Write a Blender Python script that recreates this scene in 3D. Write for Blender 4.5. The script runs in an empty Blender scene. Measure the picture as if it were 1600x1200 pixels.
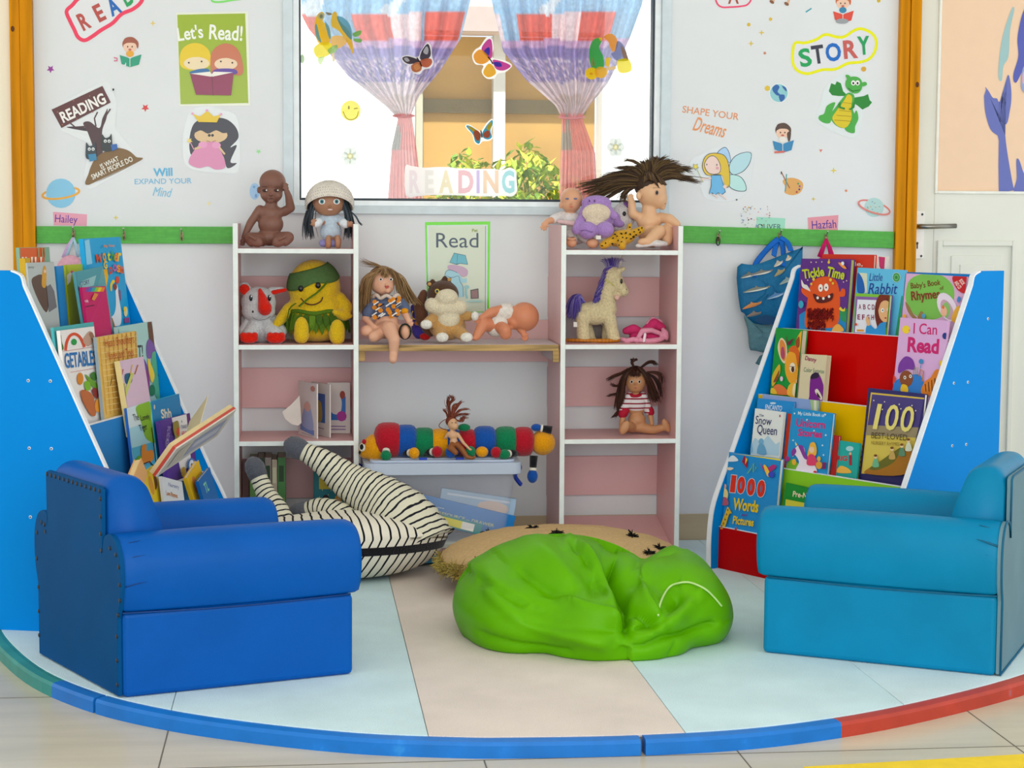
import bpy, bmesh, math, random
from mathutils import Vector, Matrix, noise
from math import sin, cos, pi, radians, sqrt, atan2
random.seed(7)
S = bpy.context.scene
COL = S.collection

# ------------------------------------------------------------------ camera
CF, CP, CY, CR = 2911.5, 0.08684, 0.11324, 0.00623          # focal length (px of a 1600 px frame), pitch, yaw, roll
CAM = Vector((0.0, -6.151, 1.0706))
FW = Vector((sin(CY)*cos(CP), cos(CY)*cos(CP), -sin(CP)))
_r = Vector((cos(CY), -sin(CY), 0)); _u = _r.cross(FW)
RT = _r*cos(CR) + _u*sin(CR); UP = _u*cos(CR) - _r*sin(CR)
cd = bpy.data.cameras.new('camera'); cam = bpy.data.objects.new('camera', cd); COL.objects.link(cam)
cd.sensor_width = 36; cd.lens = CF*36/1600; cd.clip_end = 100
m = Matrix((RT, UP, -FW)).transposed().to_4x4(); m.translation = CAM
cam.matrix_world = m
S.camera = cam

# ------------------------------------------------------------------ world, sun, lamps, exposure
S.view_settings.view_transform = 'Standard'; S.view_settings.look = 'None'
S.view_settings.gamma = 1; S.view_settings.use_curve_mapping = False
S.view_settings.exposure = -0.12
W = bpy.data.worlds.new('world'); S.world = W; W.use_nodes = True
W.node_tree.nodes['Background'].inputs[0].default_value = (0.93, 0.96, 1.0, 1)
W.node_tree.nodes['Background'].inputs[1].default_value = 1.35
def lamp(name, kind, loc, target, energy, color=(1, 1, 1), size=None):
    d = bpy.data.lights.new(name, kind); d.energy = energy; d.color = color
    if size: d.shape = 'RECTANGLE'; d.size, d.size_y = size
    o = bpy.data.objects.new(name, d); COL.objects.link(o); o.location = loc
    o.rotation_euler = (Vector(target)-Vector(loc)).to_track_quat('-Z', 'Y').to_euler()
    return o
sun = lamp('sun', 'SUN', (0, -8, 12), (0.8, 0, 0), 7.0, (1, 0.95, 0.86)); sun.data.angle = radians(1)
lamp('ceiling_lamp', 'AREA', (0.2, -2.6, 2.62), (0.35, -1.9, 0), 4, (1, 0.98, 0.95), (2.6, 1.6))
lamp('ceiling_lamp', 'AREA', (0.2, -5.2, 2.62), (0.4, -2.0, 0.5), 8, (1, 0.98, 0.95), (2.6, 1.4))
lamp('front_fill', 'AREA', (0.6, -7.3, 1.25), (0.5, 0, 0.5), 105, (0.97, 0.985, 1), (5.0, 2.0))  # added frontal fill behind the camera, brightens shelf interiors; no window stands there

# ------------------------------------------------------------------ helpers
def ray(px, py): return FW + RT*((px-800)/CF) - UP*((py-600)/CF)
def PY(px, py, Y=0.0):
    d = ray(px, py); return CAM + d*((Y-CAM.y)/d.y)
def PZ(px, py, Z=0.0):
    d = ray(px, py); return CAM + d*((Z-CAM.z)/d.z)
def PX(px, py, X=0.0):
    d = ray(px, py); return CAM + d*((X-CAM.x)/d.x)

def lin(c): return c/12.92 if c <= 0.04045 else ((c+0.055)/1.055)**2.4
def rgb(h):
    h = h.lstrip('#'); return tuple(lin(int(h[i:i+2], 16)/255) for i in (0, 2, 4))
MATS = {}
def mat(hexc, rough=0.6, kind='', **k):
    """procedural material: flat paint with faint mottling, or a named surface kind"""
    key = (hexc, rough, kind, tuple(sorted(k.items())))
    if key in MATS: return MATS[key]
    M = bpy.data.materials.new((kind or 'paint')+'_'+hexc.lstrip('#')); M.use_nodes = True
    nt = M.node_tree; N = nt.nodes; L = nt.links; b = N['Principled BSDF']
    c = rgb(hexc); b.inputs['Base Color'].default_value = (*c, 1); b.inputs['Roughness'].default_value = rough
    def nd(t, **kw):
        n = N.new(t)
        for a, v in kw.items(): setattr(n, a, v)
        return n
    def coords(scale=(1, 1, 1), src='Object'):
        tc = nd('ShaderNodeTexCoord'); mp = nd('ShaderNodeMapping'); mp.inputs['Scale'].default_value = scale
        L.new(tc.outputs[src], mp.inputs[0]); return mp.outputs[0]
    def ramp(fac, stops):
        r = nd('ShaderNodeValToRGB'); e = r.color_ramp.elements
        while len(e) > 1: e.remove(e[-1])
        e[0].position = stops[0][0]; e[0].color = (*stops[0][1], 1)
        for p, cc in stops[1:]: x = e.new(p); x.color = (*cc, 1)
        L.new(fac, r.inputs[0]); return r.outputs[0]
    def noise_(vec, scale, det=3): 
        n = nd('ShaderNodeTexNoise'); n.inputs['Scale'].default_value = scale; n.inputs['Detail'].default_value = det
        L.new(vec, n.inputs['Vector']); return n.outputs['Fac']
    def bump(h, strength, dist=0.002):
        bp = nd('ShaderNodeBump'); bp.inputs['Strength'].default_value = strength; bp.inputs['Distance'].default_value = dist
        L.new(h, bp.inputs['Height']); L.new(bp.outputs[0], b.inputs['Normal'])
    def sc(f): return tuple(min(1, x*f) for x in c)
    b.inputs['Specular IOR Level'].default_value = k.get('spec', .3)
    if kind == '':
        f = noise_(coords(), k.get('scale', 25)); v = k.get('var', 0.05)
        L.new(ramp(f, [(0.3, sc(1-v)), (0.7, sc(1+v))]), b.inputs['Base Color'])
    elif kind == 'plain': pass
    elif kind == 'metal': b.inputs['Metallic'].default_value = 1
    elif kind == 'wall':
        co = coords(); f = noise_(co, 3, 5)
        L.new(ramp(f, [(0.3, sc(.97)), (0.7, sc(1.02))]), b.inputs['Base Color']); bump(noise_(co, 180, 2), .12, .001)
    elif kind == 'leather':
        co = coords(); f = noise_(co, 6, 3)
        L.new(ramp(f, [(0.3, sc(.93)), (0.7, sc(1.06))]), b.inputs['Base Color'])
        v = nd('ShaderNodeTexVoronoi'); v.inputs['Scale'].default_value = 450; L.new(co, v.inputs['Vector']); bump(v.outputs['Distance'], .10, .001)
        b.inputs['Specular IOR Level'].default_value = k.get('spec', .13)
    elif kind == 'plush':
        co = coords(); f = noise_(co, k.get('scale', 220), 3)
        L.new(ramp(f, [(0.3, sc(.82)), (0.7, sc(1.12))]), b.inputs['Base Color']); bump(f, .8, .004)
        b.inputs['Sheen Weight'].default_value = .25; b.inputs['Specular IOR Level'].default_value = .1
    elif kind == 'cloth':
        co = coords(); f = noise_(co, 120, 2)
        L.new(ramp(f, [(0.3, sc(.9)), (0.7, sc(1.07))]), b.inputs['Base Color']); bump(f, .4, .002); b.inputs['Specular IOR Level'].default_value = .15
    elif kind == 'carpet':
        co = coords(); f = noise_(co, 350, 2); g = noise_(co, 5, 3)
        mx = nd('ShaderNodeMath', operation='ADD'); L.new(f, mx.inputs[0]); L.new(g, mx.inputs[1])
        hv = nd('ShaderNodeMath', operation='MULTIPLY'); hv.inputs[1].default_value = .5; L.new(mx.outputs[0], hv.inputs[0])
        L.new(ramp(hv.outputs[0], [(0.35, sc(.88)), (0.65, sc(1.07))]), b.inputs['Base Color']); bump(f, .6, .003); b.inputs['Specular IOR Level'].default_value = .05
    elif kind == 'wood':
        co = coords(k.get('sc', (14, 14, 1.2))); f = noise_(co, 3, 5)
        w = nd('ShaderNodeTexWave'); w.inputs['Scale'].default_value = .9; w.inputs['Distortion'].default_value = 7; w.inputs['Detail'].default_value = 3
        L.new(co, w.inputs['Vector'])
        mx = nd('ShaderNodeMath', operation='MULTIPLY_ADD'); L.new(w.outputs['Fac'], mx.inputs[0]); mx.inputs[1].default_value = .4; L.new(f, mx.inputs[2])
        v = k.get('var', .3)
        L.new(ramp(mx.outputs[0], [(0.35, sc(1-v)), (0.6, c), (0.9, sc(1+v*.8))]), b.inputs['Base Color'])
    elif kind == 'paintwood':
        co = coords((3, 3, 40)); f = noise_(co, 4, 4); g = noise_(coords(), 60, 3)
        mx = nd('ShaderNodeMath', operation='MULTIPLY'); L.new(f, mx.inputs[0]); L.new(g, mx.inputs[1])
        L.new(ramp(mx.outputs[0], [(0.1, sc(.85)), (0.4, sc(1.08))]), b.inputs['Base Color']); bump(f, .3, .002)
    elif kind == 'worn':                                              # paint with chips in a second colour
        co = coords(); f = noise_(co, 14, 6); c2 = rgb(k.get('chip', 'd8d0c0'))
        L.new(ramp(f, [(0.3, sc(.85)), (0.6, c), (0.67, sc(1.1)), (0.72, c2)]), b.inputs['Base Color'])
    elif kind == 'tile':
        co = coords((.9, 6, 6)); f = noise_(co, 2.2, 5)
        L.new(ramp(f, [(0.3, sc(.9)), (0.7, sc(1.06))]), b.inputs['Base Color'])
    elif kind == 'glass':
        tr = nd('ShaderNodeBsdfTransparent'); gl = nd('ShaderNodeBsdfGlossy'); gl.inputs['Roughness'].default_value = .02
        tr.inputs[0].default_value = (*c, 1)
        mx = nd('ShaderNodeMixShader'); mx.inputs[0].default_value = k.get('refl', .04)
        L.new(tr.outputs[0], mx.inputs[1]); L.new(gl.outputs[0], mx.inputs[2]); L.new(mx.outputs[0], N['Material Output'].inputs[0])
    elif kind == 'milky':                                             # cloudy translucent plastic
        tr = nd('ShaderNodeBsdfTransparent'); mx = nd('ShaderNodeMixShader'); mx.inputs[0].default_value = k.get('dens', .5)
        b.inputs['Roughness'].default_value = rough
        L.new(tr.outputs[0], mx.inputs[1]); L.new(b.outputs[0], mx.inputs[2]); L.new(mx.outputs[0], N['Material Output'].inputs[0])
    elif kind == 'sheer':                                             # thin curtain: light passes through the weave
        tl = nd('ShaderNodeBsdfTranslucent'); tr = nd('ShaderNodeBsdfTransparent'); df = nd('ShaderNodeBsdfDiffuse')
        m1 = nd('ShaderNodeMixShader'); m1.inputs[0].default_value = .5
        m2 = nd('ShaderNodeMixShader'); m2.inputs[0].default_value = k.get('dens', .75)
        if k.get('attr'):
            at = nd('ShaderNodeAttribute', attribute_name='col'); co = coords(); f = noise_(co, 70, 4)
            mxc = nd('ShaderNodeMix', data_type='RGBA', blend_type='MULTIPLY'); mxc.inputs[0].default_value = 1
            L.new(at.outputs['Color'], mxc.inputs[6]); L.new(ramp(f, [(.3, (.75, .75, .75)), (.65, (1, 1, 1))]), mxc.inputs[7]); src = mxc.outputs[2]
            L.new(src, tl.inputs[0]); L.new(src, df.inputs[0])
        else:
            tl.inputs[0].default_value = (*c, 1); df.inputs[0].default_value = (*c, 1)
        L.new(df.outputs[0], m1.inputs[1]); L.new(tl.outputs[0], m1.inputs[2])
        L.new(tr.outputs[0], m2.inputs[1]); L.new(m1.outputs[0], m2.inputs[2]); L.new(m2.outputs[0], N['Material Output'].inputs[0])
    elif kind == 'attr':                                              # colour stored on the mesh (printed or dyed pattern)
        at = nd('ShaderNodeAttribute', attribute_name='col'); L.new(at.outputs['Color'], b.inputs['Base Color'])
        if k.get('fuzz'):
            f = noise_(coords(), 200, 2); bump(f, .5, .003)
            b.inputs['Specular IOR Level'].default_value = .1
    elif kind == 'bands':                                             # woven stripes along the mesh attribute 's'
        at = nd('ShaderNodeAttribute', attribute_name='s'); co = coords(); f = noise_(co, k.get('nscale', 16), 2)
        a1 = nd('ShaderNodeMath', operation='MULTIPLY_ADD'); L.new(f, a1.inputs[0]); a1.inputs[1].default_value = k.get('dist', .02); L.new(at.outputs['Fac'], a1.inputs[2])
        a2 = nd('ShaderNodeMath', operation='MULTIPLY'); L.new(a1.outputs[0], a2.inputs[0]); a2.inputs[1].default_value = 2*pi/k.get('pitch', .02)
        a3 = nd('ShaderNodeMath', operation='SINE'); L.new(a2.outputs[0], a3.inputs[0])
        e = k.get('edge', .45)
        L.new(ramp(a3.outputs[0], [(e, c), (e+.12, rgb(k.get('c2', '101010')))]), b.inputs['Base Color']); bump(noise_(co, 200, 2), .4, .002)
        b.inputs['Specular IOR Level'].default_value = .15
    elif kind == 'leaf':
        f = noise_(coords(), 9, 2); L.new(ramp(f, [(0.3, sc(.6)), (0.7, sc(1.25))]), b.inputs['Base Color'])
    MATS[key] = M
    return M

TEXTS = {}
def glyphs(s, bold=0.0, shear=0.0, space=1.0):
    key = (s, bold, shear, space)
    if key in TEXTS: return TEXTS[key]
    cu = bpy.data.curves.new('t', 'FONT'); cu.body = s; cu.size = 1; cu.offset = bold; cu.shear = shear; cu.resolution_u = 3
    cu.space_character = space; cu.space_line = .95; cu.align_x = 'CENTER'
    o = bpy.data.objects.new('t', cu); me = o.to_mesh()
    vs = [(v.co.x, v.co.y) for v in me.vertices]; fs = [tuple(p.vertices) for p in me.polygons]
    o.to_mesh_clear(); bpy.data.objects.remove(o); bpy.data.curves.remove(cu)
    x0 = min(v[0] for v in vs); x1 = max(v[0] for v in vs); y0 = min(v[1] for v in vs); y1 = max(v[1] for v in vs)
    TEXTS[key] = ([((x-x0)/(x1-x0)-.5, (y-y0)/(y1-y0)-.5) for x, y in vs], fs)
    return TEXTS[key]

def frame(o, u, v=None, n=None):
    """matrix with local x along u, y along v, z along the normal"""
    u = Vector(u).normalized()
    if v is None: v = Vector(n).cross(u)
    v = Vector(v); v = (v-u*v.dot(u)).normalized(); n = u.cross(v)
    M = Matrix((u, v, n)).transposed().to_4x4(); M.translation = Vector(o); return M
def TR(x, y, z): return Matrix.Translation((x, y, z))
def RX(a): return Matrix.Rotation(radians(a), 4, 'X')
def RY(a): return Matrix.Rotation(radians(a), 4, 'Y')
def RZ(a): return Matrix.Rotation(radians(a), 4, 'Z')
def SC(x, y, z): return Matrix.Diagonal((x, y, z, 1))

class MB:
    def __init__(s): s.v = []; s.f = []; s.m = []; s.sm = []; s.mats = []; s.attr = {}; s.col = {}
    def mi(s, M):
        if M not in s.mats: s.mats.append(M)
        return s.mats.index(M)
    def add(s, vs, fs, M, smooth=False, T=None):
        b = len(s.v); i = s.mi(M)
        s.v += [tuple(T @ Vector(v)) if T else tuple(v) for v in vs]
        for f in fs: s.f.append(tuple(b+k for k in f)); s.m.append(i); s.sm.append(smooth)
        return b
    def box(s, a, b, M, T=None):
        x0, y0, z0 = a; x1, y1, z1 = b
        s.add([(x0,y0,z0),(x1,y0,z0),(x1,y1,z0),(x0,y1,z0),(x0,y0,z1),(x1,y0,z1),(x1,y1,z1),(x0,y1,z1)],
              [(3,2,1,0),(4,5,6,7),(0,1,5,4),(1,2,6,5),(2,3,7,6),(3,0,4,7)], M, False, T)
    def prism(s, pts, th, M, T=None, z0=0.0):
        n = len(pts)
        if sum(pts[i][0]*pts[(i+1) % n][1]-pts[(i+1) % n][0]*pts[i][1] for i in range(n)) < 0: pts = pts[::-1]
        vs = [(x, y, z0) for x, y in pts]+[(x, y, z0+th) for x, y in pts]
        fs = [tuple(range(n-1, -1, -1)), tuple(range(n, 2*n))]+[(i, (i+1) % n, n+(i+1) % n, n+i) for i in range(n)]
        s.add(vs, fs, M, False, T)
    def tube(s, pts, r, M, seg=8, T=None, smooth=True, cap=True, flat=1.0, up=None, sattr=False):
        pts = [Vector(p) for p in pts]; n = len(pts)
        rs = r if isinstance(r, (list, tuple)) else [r]*n
        if len(rs) != n: rs = [rs[int(i*(len(rs)-1)/(n-1))]+(rs[min(len(rs)-1, int(i*(len(rs)-1)/(n-1))+1)]-rs[int(i*(len(rs)-1)/(n-1))])*((i*(len(rs)-1)/(n-1)) % 1) for i in range(n)]
        tn = [(pts[min(i+1, n-1)]-pts[max(i-1, 0)]).normalized() for i in range(n)]
        a = Vector(up) if up else (Vector((0, 0, 1)) if abs(tn[0].z) < .9 else Vector((1, 0, 0)))
        vs = []; fs = []; sv = []; L = 0
        for i in range(n):
            if i: L += (pts[i]-pts[i-1]).length
            a = (a-tn[i]*a.dot(tn[i])).normalized(); c = tn[i].cross(a)
            for k in range(seg):
                t = 2*pi*k/seg; vs.append(pts[i]+(a*cos(t)*flat+c*sin(t))*rs[i]); sv.append(L)
        for i in range(n-1):
            for k in range(seg): fs.append((i*seg+k, i*seg+(k+1) % seg, (i+1)*seg+(k+1) % seg, (i+1)*seg+k))
        if cap:
            fs.append(tuple(range(seg-1, -1, -1))); fs.append(tuple((n-1)*seg+k for k in range(seg)))
        b = s.add(vs, fs, M, smooth, T)
        if sattr:
            for i, q in enumerate(sv): s.attr[b+i] = q
    def ell(s, c, r, M, T=None, seg=16, ring=10, smooth=True):
        if not isinstance(r, (tuple, list)): r = (r, r, r)
        vs = [(0, 0, 1)]; fs = []
        for i in range(1, ring):
            t = pi*i/ring
            for k in range(seg): vs.append((sin(t)*cos(2*pi*k/seg), sin(t)*sin(2*pi*k/seg), cos(t)))
        vs.append((0, 0, -1)); e = len(vs)-1
        for k in range(seg): fs.append((0, 1+k, 1+(k+1) % seg))
        for i in range(ring-2):
            for k in range(seg):
                a = 1+i*seg+k; b = 1+i*seg+(k+1) % seg; fs.append((a, a+seg, b+seg, b))
        for k in range(seg): fs.append((e, e-seg+(k+1) % seg, e-seg+k))
        X = TR(*c) @ (T.to_3x3().to_4x4() if T else Matrix()) @ SC(*r)
        s.add(vs, fs, M, smooth, X)
    def cap(s, a, b, ra, rb, M, seg=12):
        """tapered limb with rounded ends"""
        a = Vector(a); b = Vector(b); d = (b-a).normalized(); pts = []; rs = []
        for q in (1, .8, .45, 0): pts.append(a-d*ra*sin(q*pi/2)*.98); rs.append(max(ra*cos(q*pi/2), ra*.05))
        for q in (0, .45, .8, 1): pts.append(b+d*rb*sin(q*pi/2)*.98); rs.append(max(rb*cos(q*pi/2), rb*.05))
        s.tube(pts, rs, M, seg)
    def lathe(s, prof, M, T=None, seg=20, smooth=True):
        vs = []; fs = []; n = len(prof)
        for r, z in prof:
            for k in range(seg): vs.append((r*cos(2*pi*k/seg), r*sin(2*pi*k/seg), z))
        for i in range(n-1):
            for k in range(seg): fs.append((i*seg+k, i*seg+(k+1) % seg, (i+1)*seg+(k+1) % seg, (i+1)*seg+k))
        fs.append(tuple(range(seg-1, -1, -1))); fs.append(tuple((n-1)*seg+k for k in range(seg)))
        s.add(vs, fs, M, smooth, T)
    def grid(s, fn, nu, nv, M, smooth=True, T=None, wrapu=False):
        vs = [fn(i/(nu-(0 if wrapu else 1)), j/(nv-1)) for j in range(nv) for i in range(nu)]; fs = []
        for j in range(nv-1):
            for i in range(nu if wrapu else nu-1):
                fs.append((j*nu+i, j*nu+(i+1) % nu, (j+1)*nu+(i+1) % nu, (j+1)*nu+i))
        return s.add(vs, fs, M, smooth, T)
    def build(s, name, parent=None, bevel=0, sub=0, remesh=0, smooth_it=0, solid=0, world=True, bseg=2):
        me = bpy.data.meshes.new(name); vs = s.v
        if parent is not None and world:
            I = PM[parent].inverted(); vs = [tuple(I @ Vector(v)) for v in vs]
        me.from_pydata(vs, [], s.f)
        for q in s.mats: me.materials.append(q)
        me.polygons.foreach_set('material_index', s.m); me.polygons.foreach_set('use_smooth', s.sm)
        if s.attr:
            at = me.attributes.new('s', 'FLOAT', 'POINT')
            for i, q in s.attr.items(): at.data[i].value = q
        if s.col:
            at = me.attributes.new('col', 'FLOAT_COLOR', 'POINT')
            for i, q in s.col.items(): at.data[i].color = (*q, 1)
        me.update()
        o = bpy.data.objects.new(name, me); COL.objects.link(o)
        if parent is not None: o.parent = parent
        PM[o] = PM[parent] if parent is not None else Matrix()
        if remesh:
            q = o.modifiers.new('r', 'REMESH'); q.mode = 'VOXEL'; q.voxel_size = remesh; q.use_smooth_shade = True
        if smooth_it:
            q = o.modifiers.new('s', 'SMOOTH'); q.iterations = smooth_it; q.factor = .5
        if solid:
            q = o.modifiers.new('t', 'SOLIDIFY'); q.thickness = solid; q.offset = 0
        if bevel:
            q = o.modifiers.new('b', 'BEVEL'); q.width = bevel; q.segments = bseg; q.limit_method = 'ANGLE'; q.angle_limit = radians(40)
        if sub:
            q = o.modifiers.new('u', 'SUBSURF'); q.levels = sub; q.render_levels = sub
        return o
PM = {}
def tag(o, label, cat, group=None):
    o['label'] = label; o['category'] = cat
    if group: o['group'] = group
    return o
def struct(o): o['kind'] = 'structure'; return o
def thing(name, label, cat, M=None, group=None):
    o = bpy.data.objects.new(name, None); COL.objects.link(o); o.empty_display_size = .05
    M = M if isinstance(M, Matrix) else (TR(*M) if M is not None else Matrix())
    o.matrix_world = M; PM[o] = M.copy()
    return tag(o, label, cat, group)

class Art:
    """flat printed artwork: f maps (x, y, layer) to a point on the printed surface"""
    def __init__(s, mb, f, rough=.45, kind='plain', **kw): s.mb = mb; s.f = f; s.l = 0; s.r = rough; s.m = lambda c: mat(c, s.r, kind, **kw)
    def poly(s, pts, c, up=1):
        s.l += up; s.mb.add([s.f(x, y, s.l) for x, y in pts], [tuple(range(len(pts)))], s.m(c))
    def ell(s, x, y, rx, ry, c, rot=0, n=20, a0=0, a1=360):
        t = radians(rot); P = []
        k = n if a1-a0 == 360 else n+1
        for i in range(k):
            a = radians(a0+(a1-a0)*i/n); X = rx*cos(a); Y = ry*sin(a); P.append((x+X*cos(t)-Y*sin(t), y+X*sin(t)+Y*cos(t)))
        s.poly(P, c)
    def rect(s, x0, y0, x1, y1, c): s.poly([(x0, y0), (x1, y0), (x1, y1), (x0, y1)], c)
    def stroke(s, pts, w, c, closed=False):
        s.l += 1; n = len(pts); vs = []; fs = []
        for i in range(n):
            a = Vector(pts[(i-1) % n] if closed or i else pts[0]); b = Vector(pts[(i+1) % n] if closed or i < n-1 else pts[-1])
            d = (b-a); d = d.normalized() if d.length else Vector((1, 0)); q = Vector((-d.y, d.x))*w/2; p = Vector(pts[i])
            vs += [s.f(*(p+q), s.l), s.f(*(p-q), s.l)]
        for i in range(n if closed else n-1):
            j = (i+1) % n; fs.append((2*i, 2*i+1, 2*j+1, 2*j))
        s.mb.add(vs, fs, s.m(c))
    def star(s, x, y, r, c, n=5, ri=.45, rot=90):
        s.poly([(x+(r if i % 2 == 0 else r*ri)*cos(radians(rot+180*i/n)), y+(r if i % 2 == 0 else r*ri)*sin(radians(rot+180*i/n))) for i in range(2*n)], c)
    def text(s, t, x, y, w, h, c, rot=0, bold=.01, shear=0, flip=-1, space=1.0):
        """lettering fitted into a w by h box centred on x, y; flip=-1 where y runs downwards"""
        s.l += 1; vs, fs = glyphs(t, bold, shear, space); a = radians(rot)
        s.mb.add([s.f(x+(p*w)*cos(a)-(q*h)*sin(a), y+flip*((p*w)*sin(a)+(q*h)*cos(a)), s.l) for p, q in vs], fs, s.m(c))
def smoothpts(pts, n=6, closed=True):
    """Catmull-Rom curve through points"""
    out = []; N = len(pts)
    for i in range(N if closed else N-1):
        g = (lambda k: pts[k % N]) if closed else (lambda k: pts[max(0, min(N-1, k))])
        p0, p1, p2, p3 = g(i-1), g(i), g(i+1), g(i+2)
        for j in range(n):
            t = j/n
            out.append(tuple(.5*(2*b+(c-a)*t+(2*a-5*b+4*c-d)*t*t+(3*b-a-3*c+d)*t**3) for a, b, c, d in zip(p0, p1, p2, p3)))
    if not closed: out.append(tuple(pts[-1]))
    return out
# ------------------------------------------------------------------ the room
ZF = -0.037                                                            # tiled floor, below the platform
white = mat('e1e5e6', .55, 'wall'); cream = mat('f2ead2', .6, 'wall')
m = MB()
zc = 2.7; gx0, gx1, gz0, gz1 = -0.045, 1.214, 1.10, 2.25
for a, b, q in (((-.90, 0, ZF), (gx0, .14, zc), white), ((gx0, 0, ZF), (gx1, .14, gz0), white), ((gx0, 0, gz1), (gx1, .14, zc), white),
             ((gx1, 0, ZF), (2.03, .14, zc), white), ((-3.2, 0, ZF), (-.90, .14, zc), cream), ((2.03, 0, 2.15), (2.99, .14, zc), white), ((2.99, 0, ZF), (3.8, .14, zc), white)):
    m.box(a, b, q)
struct(m.build('wall_back'))
m = MB(); m.box((-3.2, -7.6, zc), (3.8, .14, zc+.1), mat('f0f0ee', .7, 'wall')); struct(m.build('ceiling'))
m = MB(); tile = mat('cfc6ae', .22, 'tile')
m.box((-3.2, -7.6, ZF-.05), (3.8, .14, ZF), tile)
gr = mat('6f6a5e', .7)
gy = PZ(757, 1188, ZF).y
for k in range(-2, 3):
    m.box((-3.2, gy-k*.6-.0015, ZF), (3.8, gy-k*.6+.0015, ZF+.0006), gr)
x0 = PZ(262, 1145, ZF).x
for x in (x0-1.2, x0-.6, x0, x0+1.2, x0+1.8, x0+2.4):
    m.box((x-.0015, -7.6, ZF), (x+.0015, -.01, ZF+.0006), gr)
m.box((PZ(757, 1190, ZF).x-.0015, -7.6, ZF), (PZ(757, 1190, ZF).x+.0015, gy, ZF+.0006), gr)
struct(m.build('floor'))
# yellow painted line on the tiles in front of the platform
a = PZ(1270, 1200, ZF); b = PZ(1600, 1181, ZF); d = (b-a).normalized(); n = Vector((d.y, -d.x, 0))
m = MB(); A = a-d*.02; B = b+d*.5
m.prism([(A.x, A.y), (B.x, B.y), ((B+n*.35).x, (B+n*.35).y), ((A+n*.35).x, (A+n*.35).y)], .003, mat('f2cf12', .5), TR(0, 0, ZF+.001))
tag(m.build('floor_mat', bevel=0), 'yellow floor mat whose edge shows in the bottom right corner', 'mat')
# tiled skirting
m = MB(); m.box((-.84, -.008, ZF), (1.99, 0, .088), mat('c9b795', .35, 'tile')); struct(m.build('baseboard_back', bevel=.002))
# timber posts
def post(n, xa, xg, xb):
    m = MB(); w = mat('c88200', .45, 'wood', sc=(9, 9, .9), var=.28, spec=.1)
    m.box((xa, -.028, ZF), (xg-.001, 0, zc), w); m.box((xg+.001, -.036, ZF), (xb, 0, zc), w)
    for zz, xx in (((PY(24, 45, -.03).z, xa+.010),) if n == 1 else ((PY(1427, 132, -.04).z, xb-.010),)):
        m.ell((xx, -.0285 if xx < xg else -.0365, zz), (.006, .002, .009), mat('5a2c08', .5))
    return struct(m.build('trim_%d' % n, bevel=.004))
post(1, -.914, -.882, -.843); post(2, 1.997, 2.03, 2.066)
# coat rails with their hooks
brass = mat('8d7a62', .35, 'metal'); steel = mat('b9b9b4', .25, 'metal')
def rail(label, xa, za, xb, zb, h, hooks):
    t = thing('coat_rail', label, 'coat rail', ((xa+xb)/2, 0, (za+zb)/2))
    m = MB(); g = mat('57b148', .45, 'paintwood')
    vs = [(xa, -.018, za-h), (xb, -.018, zb-h), (xb, 0, zb-h), (xa, 0, za-h), (xa, -.018, za), (xb, -.018, zb), (xb, 0, zb), (xa, 0, za)]
    m.add(vs, [(3,2,1,0),(4,5,6,7),(0,1,5,4),(1,2,6,5),(2,3,7,6),(3,0,4,7)], g); m.build('board', t, bevel=.002)
    for px, py in hooks:
        p = PY(px, py, -.018); m = MB()
        m.box((p.x-.004, -.021, p.z-.014), (p.x+.004, -.0175, p.z+.014), brass)
        m.tube(smoothpts([(p.x, -.02, p.z+.008), (p.x, -.034, p.z+.012), (p.x, -.042, p.z+.022)], 4, False), [.0028, .002], steel, 8)
        m.tube(smoothpts([(p.x, -.02, p.z-.004), (p.x, -.032, p.z-.012), (p.x, -.042, p.z-.004), (p.x, -.041, p.z+.006)], 4, False), .0025, brass, 8)
        m.ell((p.x, -.042, p.z+.022), .0035, steel); m.build('hook', t)
    return t
rail('green painted coat rail on the wall left of the window', -.842, 1.047, -.21, 1.049, .055, [(115, 366), (194, 368), (284, 369)])
rail('green painted coat rail on the wall right of the window', 1.209, 1.062, 1.995, 1.045, .056, [(1122, 371), (1218, 370), (1290, 372)])
# aluminium window
al = mat('cfdce0', .4); al2 = mat('eef4f5', .4); dk = mat('39434a', .5)
m = MB()
X0, X1, Z0, Z1 = .004, 1.164, 1.145, 2.2
def ring(m, x0, x1, z0, z1, w0, w1, ya, yb, M):                        # picture-frame ring, bar width w0 at the sides and w1 below
    m.box((x0-w0, ya, z0-w1), (x0, yb, z1+w0), M); m.box((x1, ya, z0-w1), (x1+w0, yb, z1+w0), M)
    m.box((x0, ya, z0-w1), (x1, yb, z0), M); m.box((x0, ya, z1), (x1, yb, z1+w0), M)
ring(m, X0-.026, X1+.026, Z0-.026, Z1+.026, .032, .026, -.014, .10, al)
ring(m, X0-.006, X1+.006, Z0-.008, Z1+.006, .020, .018, .004, .08, al2)
ring(m, X0, X1, Z0, Z1, .006, .008, .012, .06, dk)
f = struct(m.build('window_1', bevel=.002))
m = MB(); m.box((X0, .022, Z0), (X1, .026, Z1), mat('f6fbff', .1, 'glass', refl=.012)); m.build('glass_pane', f)
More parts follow.
